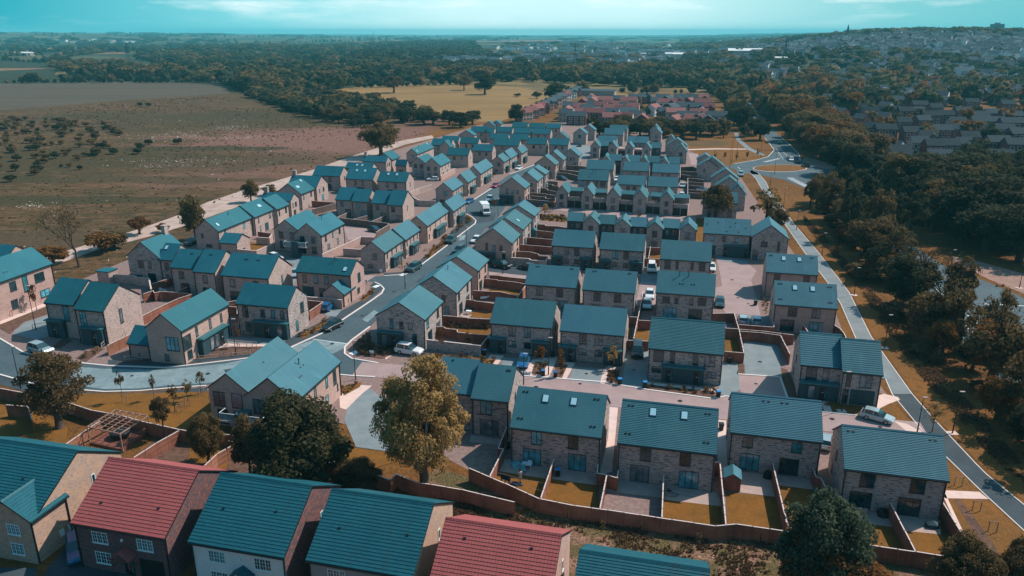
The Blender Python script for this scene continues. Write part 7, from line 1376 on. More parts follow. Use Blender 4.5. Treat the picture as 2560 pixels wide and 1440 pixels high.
# ---------------------------------------------------------------- vehicles
mat('paint_black', (0.012, 0.018, 0.022), 0.25, 0.6); mat('paint_dark_green', (0.02, 0.055, 0.06), 0.25, 0.6); mat('paint_white', (0.62, 0.66, 0.66), 0.3, 0.6); mat('paint_silver', (0.33, 0.44, 0.46), 0.25, 0.7, 0.3)
mat('paint_blue', (0.012, 0.10, 0.24), 0.25, 0.6); mat('paint_red', (0.28, 0.03, 0.07), 0.3, 0.5); mat('tyre', (0.012, 0.012, 0.013), 0.9, 0.2); mat('hub', (0.35, 0.38, 0.39), 0.35, 0.6, 0.6); mat('car_glass', (0.012, 0.04, 0.05), 0.06, 0.9); mat('lamp_clear', (0.7, 0.75, 0.75), 0.2, 0.6); mat('lamp_red', (0.4, 0.02, 0.02), 0.3, 0.5)
SHAPES = {  # (x, half width, z bottom, z belt, z roof or None) along the car, front at +x
 'hatch': dict(L=4.2, W=1.78, H=1.48, body=[(-2.1, .5, .86), (-2.02, .3, .95), (-1.0, .22, .93), (.9, .22, .92), (1.85, .28, .74), (2.1, .4, .6)], cab=[(-1.98, .94), (-1.62, 1.42), (-.9, 1.48), (.1, 1.44), (.95, .92)]),
 'suv': dict(L=4.6, W=1.9, H=1.75, body=[(-2.3, .55, 1.0), (-2.22, .32, 1.08), (-1.0, .28, 1.05), (1.0, .28, 1.04), (2.1, .32, .95), (2.3, .5, .75)], cab=[(-2.2, 1.07), (-1.95, 1.68), (-1.1, 1.75), (.2, 1.7), (1.0, 1.03)]),
 'van': dict(L=4.7, W=1.95, H=1.9, body=[(-2.35, .45, 1.1), (-2.33, .3, 1.15), (-1.0, .28, 1.12), (1.2, .28, 1.1), (2.05, .32, .95), (2.35, .5, .75)], cab=[(-2.33, 1.14), (-2.25, 1.86), (-1.1, 1.92), (.9, 1.86), (1.55, 1.08)])}
CMESH = {}
def car_parts(shape):
    if shape in CMESH: return CMESH[shape]
    S = SHAPES[shape]; hw = S['W']/2; body = MB(); gl = MB()
    top = [(x, zt) for x, zb, zt in S['body']]; bot = [(x, zb) for x, zb, zt in S['body']]
    prof = bot+top[::-1]
    # body: three lengthwise slices, the outer ones narrower at top so the sides tuck in
    n = len(prof); k0 = 0
    def ring(y, dz, sh): return [(x*sh, y, z-(dz if i >= len(bot) else -dz*.4)) for i, (x, z) in enumerate(prof)]
    rings = [ring(-hw, .09, .97), ring(-hw+.12, 0, 1), ring(hw-.12, 0, 1), ring(hw, .09, .97)]
    for rg in rings: body.v += rg
    for j in range(3):
        for i in range(n): a = j*n+i; b = j*n+(i+1) % n; body.f.append((a, b, b+n, a+n)); body.m.append(0)
    body.f.append(tuple(range(n))); body.m.append(0); body.f.append(tuple(range(3*n+n-1, 3*n-1, -1))); body.m.append(0)
    # cabin: glass sides, painted roof
    cab = S['cab']; cw0 = hw-.1; cw1 = hw-.28; z0 = cab[0][1]
    def y_at(z): return cw0+(cw1-cw0)*(z-z0)/(S['H']-z0)
    for i in range(len(cab)-1):
        (xa, za), (xb, zb) = cab[i], cab[i+1]; ya, yb = y_at(za), y_at(zb)
        roof = za > S['H']-.16 and zb > S['H']-.16
        (body if roof else gl).face([(xa, -ya, za), (xb, -yb, zb), (xb, yb, zb), (xa, ya, za)])
    for s in (-1, 1): gl.face([(x, s*y_at(z), z) for x, z in cab])
    for s in (-1, 1):                                   # pillars
        for px_ in (cab[1][0]+.05, (cab[2][0]+cab[3][0])/2-.05, cab[3][0]-.02):
            b_, t_ = z0, S['H']-.08; q = px_+(.55 if px_ > 0 else 0)
            body.face([(q-.05, s*(y_at(b_)+.012), b_), (q+.05, s*(y_at(b_)+.012), b_), (px_+.05, s*(y_at(t_)+.012), t_), (px_-.05, s*(y_at(t_)+.012), t_)])
    bm_ = body.mesh('body', MAT['paint_white']); gm = gl.mesh('glass', MAT['car_glass'])
    wr = .33 if shape == 'hatch' else .37; w_ = MB(); w_.tube([(0, -.11, 0), (0, .11, 0)], wr, 16); wm = w_.mesh('wheel', MAT['tyre']); r_ = MB(); r_.tube([(0, -.118, 0), (0, .118, 0)], wr*.62, 10); rm = r_.mesh('rim', MAT['hub'])
    h_ = MB(); h_.box(-.05, .02, -.17, .17, -.07, .07); hm = h_.mesh('headlight', MAT['lamp_clear']); t_ = MB(); t_.box(-.02, .05, -.12, .12, -.1, .1); tm = t_.mesh('tail_light', MAT['lamp_red'])
    pl = MB(); pl.box(0, .02, -.26, .26, 0, .11); pm = pl.mesh('number_plate', MAT['frame_white'])
    CMESH[shape] = (bm_, gm, wm, rm, hm, tm, wr, S, hw, pm); return CMESH[shape]
PB = {}
def car(px, px2, shape, paint, label, name='parked_car', cat='car', s=1.0):
    """px: centre on the ground, px2: a ground pixel towards which the front points"""
    a = P(*px); b = P(*px2); d = b-a; rz = math.atan2(d.y, d.x)
    bm_, gm, wm, rm, hm, tm, wr, S, hw, pm = car_parts(shape)
    if (shape, paint) not in PB: m = bm_.copy(); m.materials[0] = MAT[paint]; PB[(shape, paint)] = m
    r = empty(name, (a.x, a.y, .035), rz); r.scale = (s, s, s); tag(r, label, cat)
    link('body', PB[(shape, paint)], r); link('glass', gm, r)
    for x in (-S['L']*.29, S['L']*.30):
        for y in (-hw+.08, hw-.08): w_ = link('wheel', wm, r, (x, y, wr)); link('rim', rm, w_)
    for y in (-hw+.3, hw-.3): link('headlight', hm, r, (S['L']/2-.06, y, S['body'][-1][2]-.02)); link('tail_light', tm, r, (-S['L']/2+.0, y, S['body'][1][2]-.14))
    link('number_plate', pm, r, (-S['L']/2-.012, 0, .58)); return r
car((831, 822), (800, 836), 'hatch', 'paint_black', 'black hatchback driving on the street beside the long-porch house')
car((1024, 884), (1062, 890), 'suv', 'paint_white', 'white estate car behind the golden tree, by the low brick wall')
car((1308, 912), (1300, 935), 'hatch', 'paint_blue', 'blue hatchback on the drive of a porch-fronted pair')
car((1593, 886), (1592, 935), 'van', 'paint_black', 'dark people carrier facing the viewer on the grey drive')
car((2192, 1050), (2230, 1060), 'hatch', 'paint_silver', 'silver hatchback below the striped-roof pair')
car((1629, 677), (1629, 700), 'van', 'paint_white', 'white van on the narrow drive right of the porch-fronted pairs')
car((1624, 743), (1622, 765), 'hatch', 'paint_white', 'white hatchback farther along the narrow drive of the pink court')
car((1617, 768), (1616, 785), 'hatch', 'paint_silver', 'pale car half hidden at the end of the narrow drive')
car((1799, 763), (1799, 785), 'hatch', 'paint_dark_green', 'dark car parked beside the pink court')
car((1857, 806), (1856, 790), 'hatch', 'paint_silver', 'left pale car in the bays at the foot of the pink court')
car((1891, 808), (1891, 790), 'hatch', 'paint_silver', 'right pale car in the bays at the foot of the pink court')
car((1778, 675), (1779, 690), 'hatch', 'paint_white', 'white car peeping out right of the four-window pair')
car((1034, 676), (1000, 694), 'suv', 'paint_dark_green', 'dark green car half on the pavement left of the main street')
car((1127, 606), (1112, 618), 'suv', 'paint_dark_green', 'dark green car parked farther up the left pavement')
car((1148, 632), (1130, 645), 'suv', 'paint_dark_green', 'dark car behind the third right-side street house')
car((1190, 605), (1180, 613), 'hatch', 'paint_white', 'white car nosing out left of the fourth right-side street house')
car((1255, 669), (1285, 675), 'suv', 'paint_black', 'black car on the dark drive beside the fourth street house')
car((1318, 673), (1305, 671), 'hatch', 'paint_black', 'dark car left of the pair behind the blue car, half hidden')
car((2062, 1112), (2066, 1090), 'hatch', 'paint_silver', 'pale car in the gap left of the rightmost near pair')
car((690, 648), (705, 652), 'hatch', 'paint_white', 'white car in front of the middle twin-gabled flats')
car((737, 690), (737, 700), 'hatch', 'paint_silver', 'pale car in the gap left of the pink-gabled corner house')
car((480, 612), (470, 616), 'suv', 'paint_black', 'dark car parked left of the long terrace')
car((937, 579), (950, 582), 'hatch', 'paint_black', 'black car in the car court by the fence')
car((1172, 508), (1160, 513), 'hatch', 'paint_blue', 'blue car on the left of the main street near the junction')
car((1224, 503), (1218, 510), 'suv', 'paint_silver', 'silver car parked on the right opposite the blue car')
car((1238, 468), (1230, 473), 'hatch', 'paint_red', 'red car on the main street')
car((1297, 424), (1288, 428), 'hatch', 'paint_white', 'white car farthest up the main street')
car((820, 773), (826, 768), 'hatch', 'paint_blue', 'small blue car tucked behind the orange fence by the long-porch house')
car((1362, 517), (1375, 518), 'hatch', 'paint_black', 'dark car beside the end of the garage row')
car((1405, 450), (1418, 452), 'hatch', 'paint_black', 'dark saloon by the fences left of the pair with two flues')
car((1366, 470), (1372, 471), 'hatch', 'paint_white', 'white car by the fences at the seventh street house')
car((1456, 354), (1462, 355), 'hatch', 'paint_black', 'dark car among the back rows')
car((1449, 366), (1449, 371), 'hatch', 'paint_black', 'dark car in the back court, nearer one')
car((1706, 468), (1706, 476), 'hatch', 'paint_silver', 'silver car right of the block of four')
car((1704, 493), (1704, 500), 'hatch', 'paint_white', 'white car behind the garage row, right end')
car((1758, 479), (1766, 480), 'hatch', 'paint_white', 'white car among the fences at the right')
car((1540, 452), (1540, 458), 'hatch', 'paint_white', 'white car in the gap left of the block of four')
car((1950, 360), (1949, 366), 'suv', 'paint_dark_green', 'dark car coming down the road to the roundabout')
car((1978, 402), (1977, 408), 'hatch', 'paint_white', 'white car waiting at the roundabout')
car((1996, 408), (1990, 405), 'hatch', 'paint_black', 'dark car on the roundabout behind the white one')
car((2014, 417), (2006, 413), 'suv', 'paint_black', 'dark blue car on the right of the roundabout')
car((1852, 440), (1851, 446), 'suv', 'paint_silver', 'silver car at the left mouth of the roundabout')
car((2282, 634), (2270, 622), 'hatch', 'paint_black', 'dark car with red tail lights on the big road behind bare trees')
car((1420, 700), (1430, 702), 'hatch', 'paint_white', 'white car hidden behind the gardens') if False else None
car((103, 882), (125, 888), 'suv', 'paint_silver', 'silver car on the curved road behind the spreading tree')
car((196, 1385), (199, 1410), 'suv', 'paint_blue', 'dark blue car between the sand-brick and red-roofed cottages')
car((1165, 399), (1170, 398), 'hatch', 'paint_white', 'x') if False else None
car((1082, 452), (1076, 452), 'hatch', 'paint_white', 'white car by the farther twin gables')
def box_truck():
    a = P(1213, 535); b = P(1224, 550); d = b-a; r = empty('box_truck', (a.x, a.y, .035), math.atan2(d.y, d.x)); tag(r, 'white box truck standing at the street junction', 'truck')
    m = MB(); m.box(-3.6, 1.2, -1.15, 1.15, .75, 3.1); m.build('cargo_box', MAT['paint_white'], r)
    m = MB(); m.prism([(1.3, .4), (3.3, .4), (3.35, 1.0), (2.9, 1.2), (2.2, 2.1), (1.3, 2.25)], 'y', -1.0, 1.0); m.build('cab', MAT['paint_white'], r)
    m = MB(); m.prism([(1.35, 2.27), (2.1, 2.15), (1.35, 3.0)], 'y', -.95, .95); m.build('wind_deflector', MAT['paint_white'], r)
    m = MB(); m.face([(2.88, -.88, 1.26), (2.88, .88, 1.26), (2.26, .85, 2.06), (2.26, -.85, 2.06)]); m.v = [(x+.03, y, z+.02) for x, y, z in m.v]
    for s in (-1.006, 1.006): m.face([(1.6, s, 1.25), (2.7, s, 1.25), (2.15, s, 2.0), (1.6, s, 2.05)])
    m.build('windscreen', MAT['car_glass'], r); m = MB(); m.box(-3.5, 2.6, -.45, .45, .45, .74); m.build('chassis', MAT['black'], r)
    for x in (-2.4, 2.3):
        for y in (-.95, .95): q = MB(); q.tube([(0, -.14, 0), (0, .14, 0)], .42, 14); w_ = q.build('wheel', MAT['tyre'], r, (x, y, .42)); q = MB(); q.tube([(0, -.15, 0), (0, .15, 0)], .22, 10); q.build('rim', MAT['hub'], w_)
    for y in (-.75, .75): q = MB(); q.box(3.3, 3.4, y-.15, y+.15, .7, .9); q.build('headlight', MAT['lamp_clear'], r)
box_truck()
# ---------------------------------------------------------------- people
mat('skin', (0.36, 0.20, 0.15), 0.7, 0.3); mat('hair_dark', (0.02, 0.015, 0.012), 0.8, 0.2); mat('hi_vis_pink', (0.75, 0.16, 0.14), 0.7, 0.2); mat('hi_vis_yellow', (0.52, 0.48, 0.18), 0.7, 0.2); mat('trousers_dark', (0.018, 0.022, 0.028), 0.9, 0.1); mat('shorts_grey', (0.35, 0.36, 0.36), 0.9, 0.1)
def person(px, rz, label, top, legs, hat=None, shorts=False, h=1.75, arm=0.25):
    b = P(*px); r = empty('person', (b.x, b.y, .06), rz); tag(r, label, 'person'); k = h/1.75
    def skin(name, pts, edges, m, parent=r):
        me = bpy.data.meshes.new(name); me.from_pydata([tuple(Vector(p[:3])*k) for p in pts], edges, []); o = bpy.data.objects.new(name, me); C.objects.link(o); o.parent = parent
        md = o.modifiers.new('s', 'SKIN'); md.use_smooth_shade = True
        for v, p in zip(me.skin_vertices[0].data, pts): v.radius = (p[3]*k, p[4]*k if len(p) > 4 else p[3]*k)
        me.skin_vertices[0].data[0].use_root = True; o.modifiers.new('u', 'SUBSURF').render_levels = 2; o.modifiers['u'].levels = 2; me.materials.append(MAT[m]); return o
    # front is -y; one continuous body: pelvis, spine, neck, head, limbs
    pts = [(0, 0, .95, .13, .10), (0, 0, 1.15, .12, .09), (0, 0, 1.36, .15, .10), (0, 0, 1.46, .08, .07), (0, 0, 1.53, .05, .05), (0, -.01, 1.60, .075, .085), (0, -.01, 1.69, .07, .08)]
    E = [(0, 1), (1, 2), (2, 3), (3, 4), (4, 5), (5, 6)]
    for s in (-1, 1):
        n = len(pts); pts += [(s*.09, 0, .88, .085, .09), (s*.10, -.02*s, .50, .055, .06), (s*.10, .02, .09, .036, .04), (s*.105, -.13, .03, .035, .03)]; E += [(0, n), (n, n+1), (n+1, n+2), (n+2, n+3)]
        n = len(pts); pts += [(s*.19, 0, 1.40, .055, .055), (s*.25, -arm*.3, 1.14, .042, .042), (s*.23, -arm, .96, .03, .03), (s*.225, -arm-.03, .90, .03, .02)]; E += [(2, n), (n, n+1), (n+1, n+2), (n+2, n+3)]
        for f, (dx, dz, l) in enumerate(((-.022, -.075, 1), (-.008, -.09, 1), (.008, -.088, 1), (.022, -.07, 1))): m_ = len(pts); pts.append((s*.225+dx, -arm-.05, .90+dz*.9, .008, .008)); E.append((n+3, m_))
        m_ = len(pts); pts.append((s*.225-s*.035, -arm-.06, .875, .009, .009)); E.append((n+3, m_))
    skin('body', pts, E, 'skin')
    e = .012
    T = [(0, 0, .97, .145+e, .115+e), (0, 0, 1.16, .135+e, .105+e), (0, 0, 1.36, .16+e, .112+e), (0, 0, 1.44, .095+e, .08+e)]; EE = [(0, 1), (1, 2), (2, 3)]
    for s in (-1, 1): n = len(T); T += [(s*.19, 0, 1.40, .07, .07), (s*.24, -arm*.25, 1.18, .058, .058)]; EE += [(2, n), (n, n+1)]
    skin('top', T, EE, top)
    L = [(0, 0, .97, .14, .115)]; EE = []
    for s in (-1, 1):
        n = len(L); L += [(s*.09, 0, .86, .1, .1), (s*.1, -.02*s, .52, .075, .078)]; EE += [(0, n), (n, n+1)]
        if not shorts: L.append((s*.1, .02, .1, .052, .055)); EE.append((n+1, n+2))
    skin('shorts' if shorts else 'trousers', L, EE, legs)
    for s in (-1, 1): q = MB(); q.box(s*.105*k-.045, s*.105*k+.045, -.17, .07, -.02, .07); q.build('shoe', MAT['black'], r)
    if hat: q = MB(); q.tube([(0, -.01, 1.66*k), (0, -.01, 1.72*k), (0, -.01, 1.78*k), (0, -.01, 1.80*k)], [.13, .125, .08, .02], 14); q.build('hard_hat', MAT[hat], r, smooth=True)
    else: q = MB(); q.tube([(0, .02, 1.62*k), (0, .015, 1.70*k), (0, .0, 1.78*k), (0, 0, 1.795*k)], [.088, .098, .06, .015], 12); q.build('hair', MAT['hair_dark'], r, smooth=True)
    q = MB(); q.box(-.012, .012, -.115*k, -.09*k, 1.60*k, 1.645*k); q.build('nose', MAT['skin'], r)
    for s in (-.03, .03): q = MB(); q.box(s-.01, s+.01, -.1, -.088, 1.65*k, 1.662*k); q.build('eye', MAT['black'], r)
person((355, 889), .3, 'person in a pink hi-vis jacket and dark trousers beside the corner-window house', 'hi_vis_pink', 'trousers_dark', 'hi_vis_pink', h=1.9)
person((367, 886), -.5, 'person in a yellow hi-vis vest and white hard hat beside the corner-window house', 'hi_vis_yellow', 'trousers_dark', 'frame_white', h=1.9)
person((1300, 1208), math.pi+.3, 'person with dark hair in white T-shirt and pale shorts standing on the lawn', 'shirt', 'shorts_grey', shorts=True, h=1.8)
# ---------------------------------------------------------------- houses beyond the estate
mat('roof_pink', (0.185, 0.080, 0.078), 0.85, 0.1, obj_rand=.3); mat('roof_slate_grey', (0.050, 0.078, 0.092), 0.85, 0.1, obj_rand=.15); mat('roof_dark', (0.040, 0.056, 0.064), 0.9, 0.05, obj_rand=.3)
FHM = {}
def far_house(wall, roof, L, d, h, rise, x, y, rz, label, group, name='distant_house', gable=False):
    k = (wall, roof, gable)
    if k not in FHM:
        m = MB(); L0, d0, h0, r0 = 1.0, 1.0, 1.0, .45
        m.prism([(0, -.3), (1, -.3), (1, 1), (.5, 1.45), (0, 1)], 'x', 0, 1, 0)
        m.prism([(-.04, .98), (.5, 1.47), (1.04, .98), (1.04, 1.02), (.5, 1.52), (-.04, 1.02)], 'x', -.01, 1.01, 1)
        for u in (.2, .5, .8):
            for z in (.15, .62): m.box(u-.07, u+.07, -.012, -.001, z, z+.24, 2); m.box(u-.085, u+.085, -.008, -.0005, z-.03, z+.27, 3)
        for z in (.15, .62): m.box(1.001, 1.01, .4, .55, z, z+.24, 2)
        if gable: m.prism([(.58, .95), (.78, 1.35), (.98, .95)], 'y', -.06, .5, 1); m.prism([(.6, 0), (.96, 0), (.96, .95), (.78, 1.28), (.6, .95)], 'y', -.05, .1, 0); m.box(.7, .86, -.062, -.051, .6, .85, 2); m.box(.7, .86, -.062, -.051, .12, .4, 2)
        FHM[k] = m.mesh('distant_house', [MAT[wall], MAT[roof], MAT['glass_dark'], MAT['frame_white']])
    o = link(name, FHM[k], None, (x, y, ht(x, y)), rz, (L, d, h)); tag(o, label, 'house', group); return o
rf_ = random.Random(21)
def FHP(px, py, roof, wall, L=9, d=7.5, h=5, turn=0.0, label='', group=None, gable=None):
    q = P(px, py) if py > 240 else PT(px, py)
    a = GRID+turn; x = q.x-math.cos(a)*L/2; y = q.y-math.sin(a)*L/2
    far_house(wall, roof, L, d, h, 0, x, y, a, label, group, gable=rf_.random() < .4 if gable is None else gable)
# red and grey roofed estate beyond the teal roofs (base pixels)
G1 = 'houses of the red-roofed estate beyond'
RED = [(1320, 303), (1335, 297), (1350, 291), (1362, 285), (1373, 278), (1384, 272), (1396, 265), (1408, 258), (1420, 252), (1432, 247), (1444, 242), (1452, 238),
 (1425, 285), (1448, 288), (1470, 292), (1432, 296), (1458, 302), (1485, 303), (1412, 305), (1440, 313), (1500, 300), (1520, 303), (1530, 292), (1555, 296), (1572, 301), (1480, 282), (1500, 284), (1520, 281), (1545, 282), (1562, 285), (1580, 288), (1470, 273), (1492, 270), (1512, 268), (1488, 260), (1545, 266), (1570, 270), (1585, 262), (1612, 260), (1630, 258), (1655, 262), (1680, 266), (1700, 262), (1722, 262), (1748, 262), (1640, 272), (1665, 275), (1690, 274), (1712, 272), (1735, 272), (1758, 275), (1645, 290), (1668, 300), (1690, 288), (1712, 286), (1740, 288), (1765, 288), (1690, 302), (1715, 312), (1742, 305), (1768, 300), (1790, 312), (1700, 322), (1735, 320), (1762, 318), (1785, 322), (1590, 310), (1560, 315), (1530, 316), (1620, 318)]
for i, (x, y) in enumerate(RED):
    left = i < 12
    roof = 'roof_pink' if rf_.random() < .55 else 'roof_slate_grey'; wall = rf_.choice(['brick_red', 'brick_red', 'render_white', 'brick_pink'])
    FHP(x, y, roof, wall, L=8 if left else rf_.uniform(8, 13), d=7, h=4.9, turn=(.9 if left else rf_.choice([0, 0, 0, .25, 1.57, 1.2])), label='small red-roofed or slate-roofed house in the estate beyond the teal roofs', group=G1)
# terraces of the dark-roofed suburb on the right
G2 = 'dark-roofed houses of the suburb on the right'
SUB = [(2075, 262, 16, .1), (2110, 278, 16, -.75), (2140, 290, 16, -.75), (2170, 300, 14, -.75), (2060, 290, 14, -.75), (2090, 302, 12, -.75), (2140, 320, 12, -.8), (2165, 345, 14, -.8), (2185, 378, 18, -.7), (2215, 398, 14, -.6), (2180, 272, 12, -.3), (2205, 285, 12, -.6), (2235, 298, 14, -.5), (2265, 300, 14, .1), (2295, 300, 14, .2), (2300, 282, 16, .1),
 (2330, 312, 16, .15), (2365, 310, 14, .1), (2340, 290, 12, .1), (2310, 325, 12, .2), (2410, 300, 16, .1), (2440, 312, 22, .1), (2490, 306, 18, .1), (2530, 312, 18, .1), (2470, 328, 26, .05), (2540, 332, 24, .05), (2215, 350, 16, .1), (2285, 358, 16, .1), (2355, 352, 14, .1), (2400, 350, 14, .15), (2450, 352, 18, .1), (2510, 350, 16, .1), (2550, 362, 14, .2), (2300, 388, 12, .1), (2335, 395, 11, .1), (2375, 394, 12, .1), (2410, 390, 11, .1), (2500, 385, 16, .2), (2545, 392, 16, .1),
 (2350, 425, 15, .1), (2455, 432, 18, .1), (2245, 435, 16, .1), (2280, 448, 12, .05), (2530, 430, 16, .15), (2380, 455, 15, .1), (2475, 458, 16, .1), (2310, 462, 12, -.4), (2555, 455, 12, .2), (2150, 268, 12, .1), (2245, 268, 13, .1), (2350, 268, 14, .1), (2430, 275, 14, .1), (2520, 280, 14, .1), (2260, 330, 12, .1), (2200, 315, 12, -.5), (2395, 330, 13, .1), (2250, 412, 13, .1), (2425, 372, 13, .1), (2320, 370, 12, .1), (2500, 425, 13, .1)]
for i, (x, y, L, t) in enumerate(SUB):
    FHP(x, y, 'roof_dark', 'render_white' if i in (9, 44, 45) else rf_.choice(['brick_plum', 'brick_red', 'brick_plum', 'brick_grey']), L=L*.62, d=7.5, h=5.0, turn=t, gable=False, label='dark-roofed suburban house among trees across the big road' if i not in (44, 45, 9) else ('teal-white rendered suburban house, %s' % {9: 'gable end facing the wood', 44: 'left one in the nearest row', 45: 'right one in the nearest row'}[i]), group=G2 if i not in (9, 44, 45) else None)
# cars and fences in the suburb read as pale specks: parked cars
for i, (x, y) in enumerate([(2262, 372), (2272, 358), (2322, 402), (2318, 470), (2240, 395), (2180, 322), (2195, 330), (2392, 405), (2210, 352), (2250, 366), (2100, 305), (2115, 315), (2120, 330), (2130, 318), (2040, 300), (2060, 312), (2075, 300), (1880, 272), (1890, 290), (1872, 262), (2480, 372), (2520, 410), (2410, 415), (2440, 398)]):
    car((x, y), (x+6, y+1), 'hatch', rf_.choice(['paint_white', 'paint_silver', 'paint_silver']), 'pale car parked among the trees and houses of the right-hand suburb'); bpy.context.scene.objects  # same look at this size
for o in C.objects:
    if o.get('label', '').startswith('pale car parked among'): o['group'] = 'cars parked in the right-hand suburb'
# far town on the hillside, one mass of houses
def mass(name, polys, label, seed, roofs, walls):
    r = random.Random(seed); VV = []; FF = []; MM = []; mats = [MAT[x] for x in roofs+walls]; off = 0
    for (poly, n, Lr) in polys:
        k = 0
        xs = [p[0] for p in poly]; ys_ = [p[1] for p in poly]
        while k < n:
            p = (r.uniform(min(xs), max(xs)), r.uniform(min(ys_), max(ys_)))
            if not inside(p, poly): continue
            k += 1; q = PT(*p)
            if q is None: continue
            L = r.uniform(*Lr)*max(1, (q.y/900)**.35); d = 8*max(1, (q.y/900)**.3); h = 6.2; a = r.choice([0, .2, -.6, -.3, 1.57, .9])+r.uniform(-.1, .1); c, s = math.cos(a), math.sin(a)
            pts = [(-L/2, -d/2, -1), (L/2, -d/2, -1), (L/2, d/2, -1), (-L/2, d/2, -1), (-L/2, -d/2, h), (L/2, -d/2, h), (L/2, d/2, h), (-L/2, d/2, h), (-L/2, 0, h+3), (L/2, 0, h+3)]
            VV += [(q.x+u*c-v*s, q.y+u*s+v*c, ht(q.x, q.y)+z) for u, v, z in pts]; mr = r.randrange(len(roofs)); mw = len(roofs)+r.randrange(len(walls))
            for f, m in (((0, 1, 5, 4), mw), ((1, 2, 6, 5), mw), ((2, 3, 7, 6), mw), ((3, 0, 4, 7), mw), ((4, 5, 9, 8), mr), ((6, 7, 8, 9), mr), ((5, 6, 9, 9), mw), ((7, 4, 8, 8), mw)): FF.append(tuple(off+i for i in f)); MM.append(m)
            off += 10
    me = bpy.data.meshes.new(name); me.from_pydata(VV, [], [tuple(dict.fromkeys(f)) for f in FF]); [me.materials.append(m) for m in mats]; me.polygons.foreach_set('material_index', MM); me.update()
    tag(link(name, me), label, 'town', kind='stuff')
mass('distant_town', [([(1230, 118), (1450, 104), (1640, 112), (1900, 120), (1880, 168), (1640, 165), (1400, 160), (1240, 140)], 420, (10, 26)), ([(1400, 106), (1520, 104), (1560, 125), (1440, 130)], 120, (20, 30)), ([(1700, 96), (2000, 88), (2300, 86), (2600, 86), (2600, 150), (2200, 150), (1900, 140), (1720, 120)], 800, (9, 14)), ([(1720, 170), (1900, 165), (2000, 190), (1900, 205), (1780, 200)], 130, (9, 14)), ([(2050, 150), (2600, 160), (2600, 240), (2350, 250), (2080, 200)], 300, (10, 18)), ([(2020, 215), (2560, 225), (2560, 262), (2100, 262)], 90, (8, 14)), ([(150, 100), (340, 98), (330, 108), (160, 110)], 14, (12, 30)), ([(440, 155), (700, 145), (720, 160), (460, 195)], 22, (9, 15)), ([(850, 135), (1180, 108), (1200, 115), (900, 142)], 12, (10, 18)), ([(1090, 150), (1430, 152), (1430, 160), (1090, 158)], 60, (14, 26))],
     'far town of small pale and dark houses spread over the hillside', 5, ['roof_dark', 'roof_slate_grey', 'roof_dark', 'roof_dark'], ['render_white', 'brick_grey', 'render_white', 'brick_plum'])
def big_shed(px, py, L, d, h, m, label):
    q = PT(px, py); r = empty('industrial_shed', (q.x, q.y, ht(q.x, q.y)), GRID); tag(r, label, 'warehouse'); b = MB(); b.box(-L/2, L/2, 0, d, -1, h); b.build('wall', MAT['render_grey'], r); b = MB(); b.prism([(-.5, h+.05), (d/2, h+d*.09), (d+.5, h+.05)], 'x', -L/2-.5, L/2+.5); b.build('roof', MAT[m], r)
big_shed(1700, 145, 60, 30, 7, 'render_white', 'long pale industrial shed in the valley, left of three'); big_shed(1868, 140, 62, 40, 8, 'render_white', 'long white-roofed shed below the far town'); big_shed(1935, 156, 34, 18, 5, 'render_white', 'slanting white-roofed shed nearest the trees'); big_shed(1160, 168, 34, 18, 4, 'roof_slate_grey', 'low grey barn right of the pink field'); big_shed(45, 140, 46, 26, 6, 'render_white', 'pale farm shed at the left edge'); big_shed(255, 106, 70, 40, 9, 'roof_slate_grey', 'distant farm building on the left horizon')
big_shed(1490, 240, 30, 14, 4, 'roof_slate_grey', 'teal-grey farm buildings behind the red-roofed estate')
# ruined brick walls in the scrub
q = P(702, 262); r = empty('ruin', q, .3); tag(r, 'broken red brick ruin in the scrub left of the stubble field', 'ruin'); m = MB(); m.box(-9, 9, 0, .5, 0, 2.6); m.box(-9, -8.5, .51, 8, 0, 3.6); m.box(8.5, 9, .51, 8, 0, 1.9); m.box(-3, -2.5, .51, 8, 0, 3.0); m.box(2, 7, 5, 5.5, 0, 3.4); m.build('wall', MAT['brick_red'], r)
# church spire and tower block on the ridge
def P_at(px, py, D): v = (px-1280)/FPX; u = (720-py)/FPX; d = Vector((v, math.cos(TH)+u*math.sin(TH), -math.sin(TH)+u*math.cos(TH))); return Vector((0, 0, CAMH))+d*(D/d.y)
q = P_at(2118, 90, 1700); top = P_at(2118, 60, 1700); r = empty('church', (q.x, q.y, q.z-14)); tag(r, 'church with a tall dark spire on the wooded ridge', 'church'); H = top.z-(q.z-14)
m = MB(); m.box(-3.5, 3.5, -3.5, 3.5, 0, H*.5); m.build('tower', MAT['brick_grey'], r); m = MB(); m.tube([(0, 0, H*.5), (0, 0, H)], [4.4, .15], 8); m.build('spire', MAT['roof_dark'], r); m = MB(); m.prism([(-5, 0), (5, 0), (5, H*.22), (0, H*.36), (-5, H*.22)], 'x', 3.6, 26); m.build('nave', MAT['brick_grey'], r)
q = P_at(2490, 82, 1900); top = P_at(2490, 60, 1900); H = top.z-q.z+20; r = empty('tower_block', (q.x, q.y, q.z-20), .1); tag(r, 'dark slab tower block on the right ridge', 'tower block'); m = MB(); m.box(-13, 13, -7, 7, 0, H); m.box(-5, 4, -4, 4, H+.01, H+3)
for i in range(6):
    m.box(-12.5, 12.5, -7.06, -7.01, H-3-i*3.4, H-1.6-i*3.4, 1)
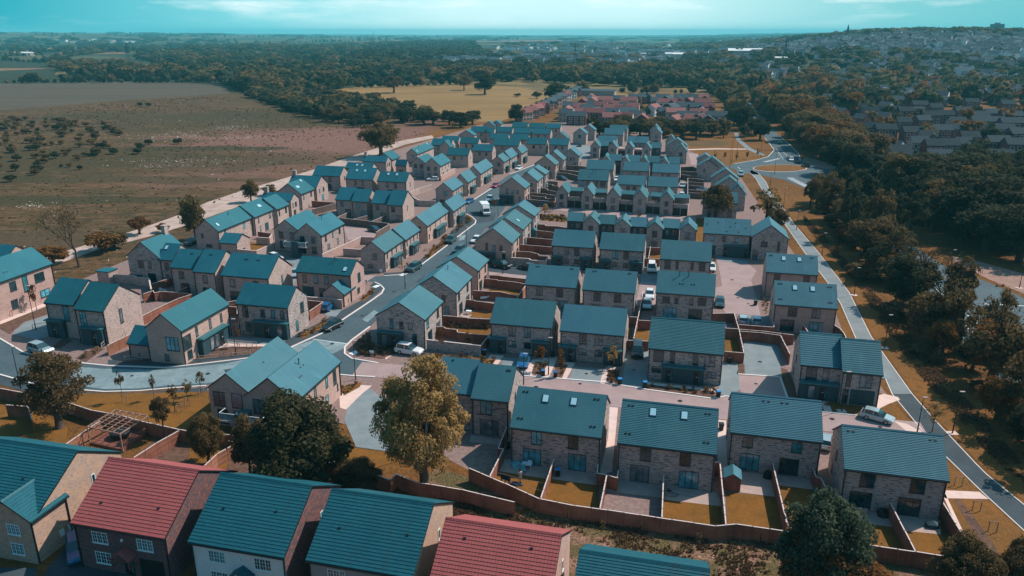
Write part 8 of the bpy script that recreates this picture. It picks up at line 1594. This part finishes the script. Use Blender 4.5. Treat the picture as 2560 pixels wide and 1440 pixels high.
m.build('wall', [MAT['render_grey'], MAT['glass_dark']], r)
# electricity pylons
def pylon(px, py, D, h, label):
    q = PT(px, py) or P_at(px, py, D); r = empty('pylon', (q.x, q.y, ht(q.x, q.y))); tag(r, label, 'pylon'); m = MB(); w0 = h*.09
    for sx in (-1, 1):
        for sy in (-1, 1): m.bar((sx*w0, sy*w0, 0), (0, 0, h), .35, .35)
    for z, w_ in ((.62, .16), (.76, .13), (.9, .1)): m.bar((-h*w_, 0, h*z), (h*w_, 0, h*z), .5, .5)
    for i in range(6): a = i/6; b_ = (i+1)/6; m.bar((-w0*(1-a), 0, h*a), (w0*(1-b_), 0, h*b_), .25, .25); m.bar((w0*(1-a), 0, h*a), (-w0*(1-b_), 0, h*b_), .25, .25)
    m.build('lattice', MAT['gutter'], r)
pylon(322, 158, 0, 34, 'faint lattice pylon in the woods on the left'); pylon(1437, 175, 0, 34, 'faint lattice pylon in the middle woods'); pylon(1959, 168, 0, 34, 'faint lattice pylon right of the white sheds'); pylon(934, 96, 0, 60, 'tiny mast on the far horizon left of centre')
# slim poplars
for i, (b, t, hw) in enumerate([((1898, 236), 183, 9), ((2190, 232), 198, 7), ((1876, 236), 190, 7)]): tree_px(b, t, hw, 'pop', 80+i % 2, 'leaf_dark', ['tall dark poplar above the roundabout road, right one', 'slim dark poplar in front of the suburb', 'tall dark poplar above the roundabout road, left one'][i], clear=.03)
# ---------------------------------------------------------------- air
HAZE = 1.1e-4
m = bpy.data.materials.new('haze'); m.use_nodes = True; t = m.node_tree; t.nodes.clear(); o_ = t.nodes.new('ShaderNodeOutputMaterial'); v = t.nodes.new('ShaderNodeVolumePrincipled'); v.inputs['Color'].default_value = (0.2, 0.9, 1.0, 1); v.inputs['Density'].default_value = HAZE; v.inputs['Anisotropy'].default_value = 0.0
t.links.new(v.outputs[0], o_.inputs['Volume']); MAT['haze'] = m
hb = MB(); hb.box(-24000, 24000, -400, 17000, -30, 90); hz = hb.build('haze', m); tag(hz, 'pale teal air haze over the whole valley', 'haze', kind='stuff')
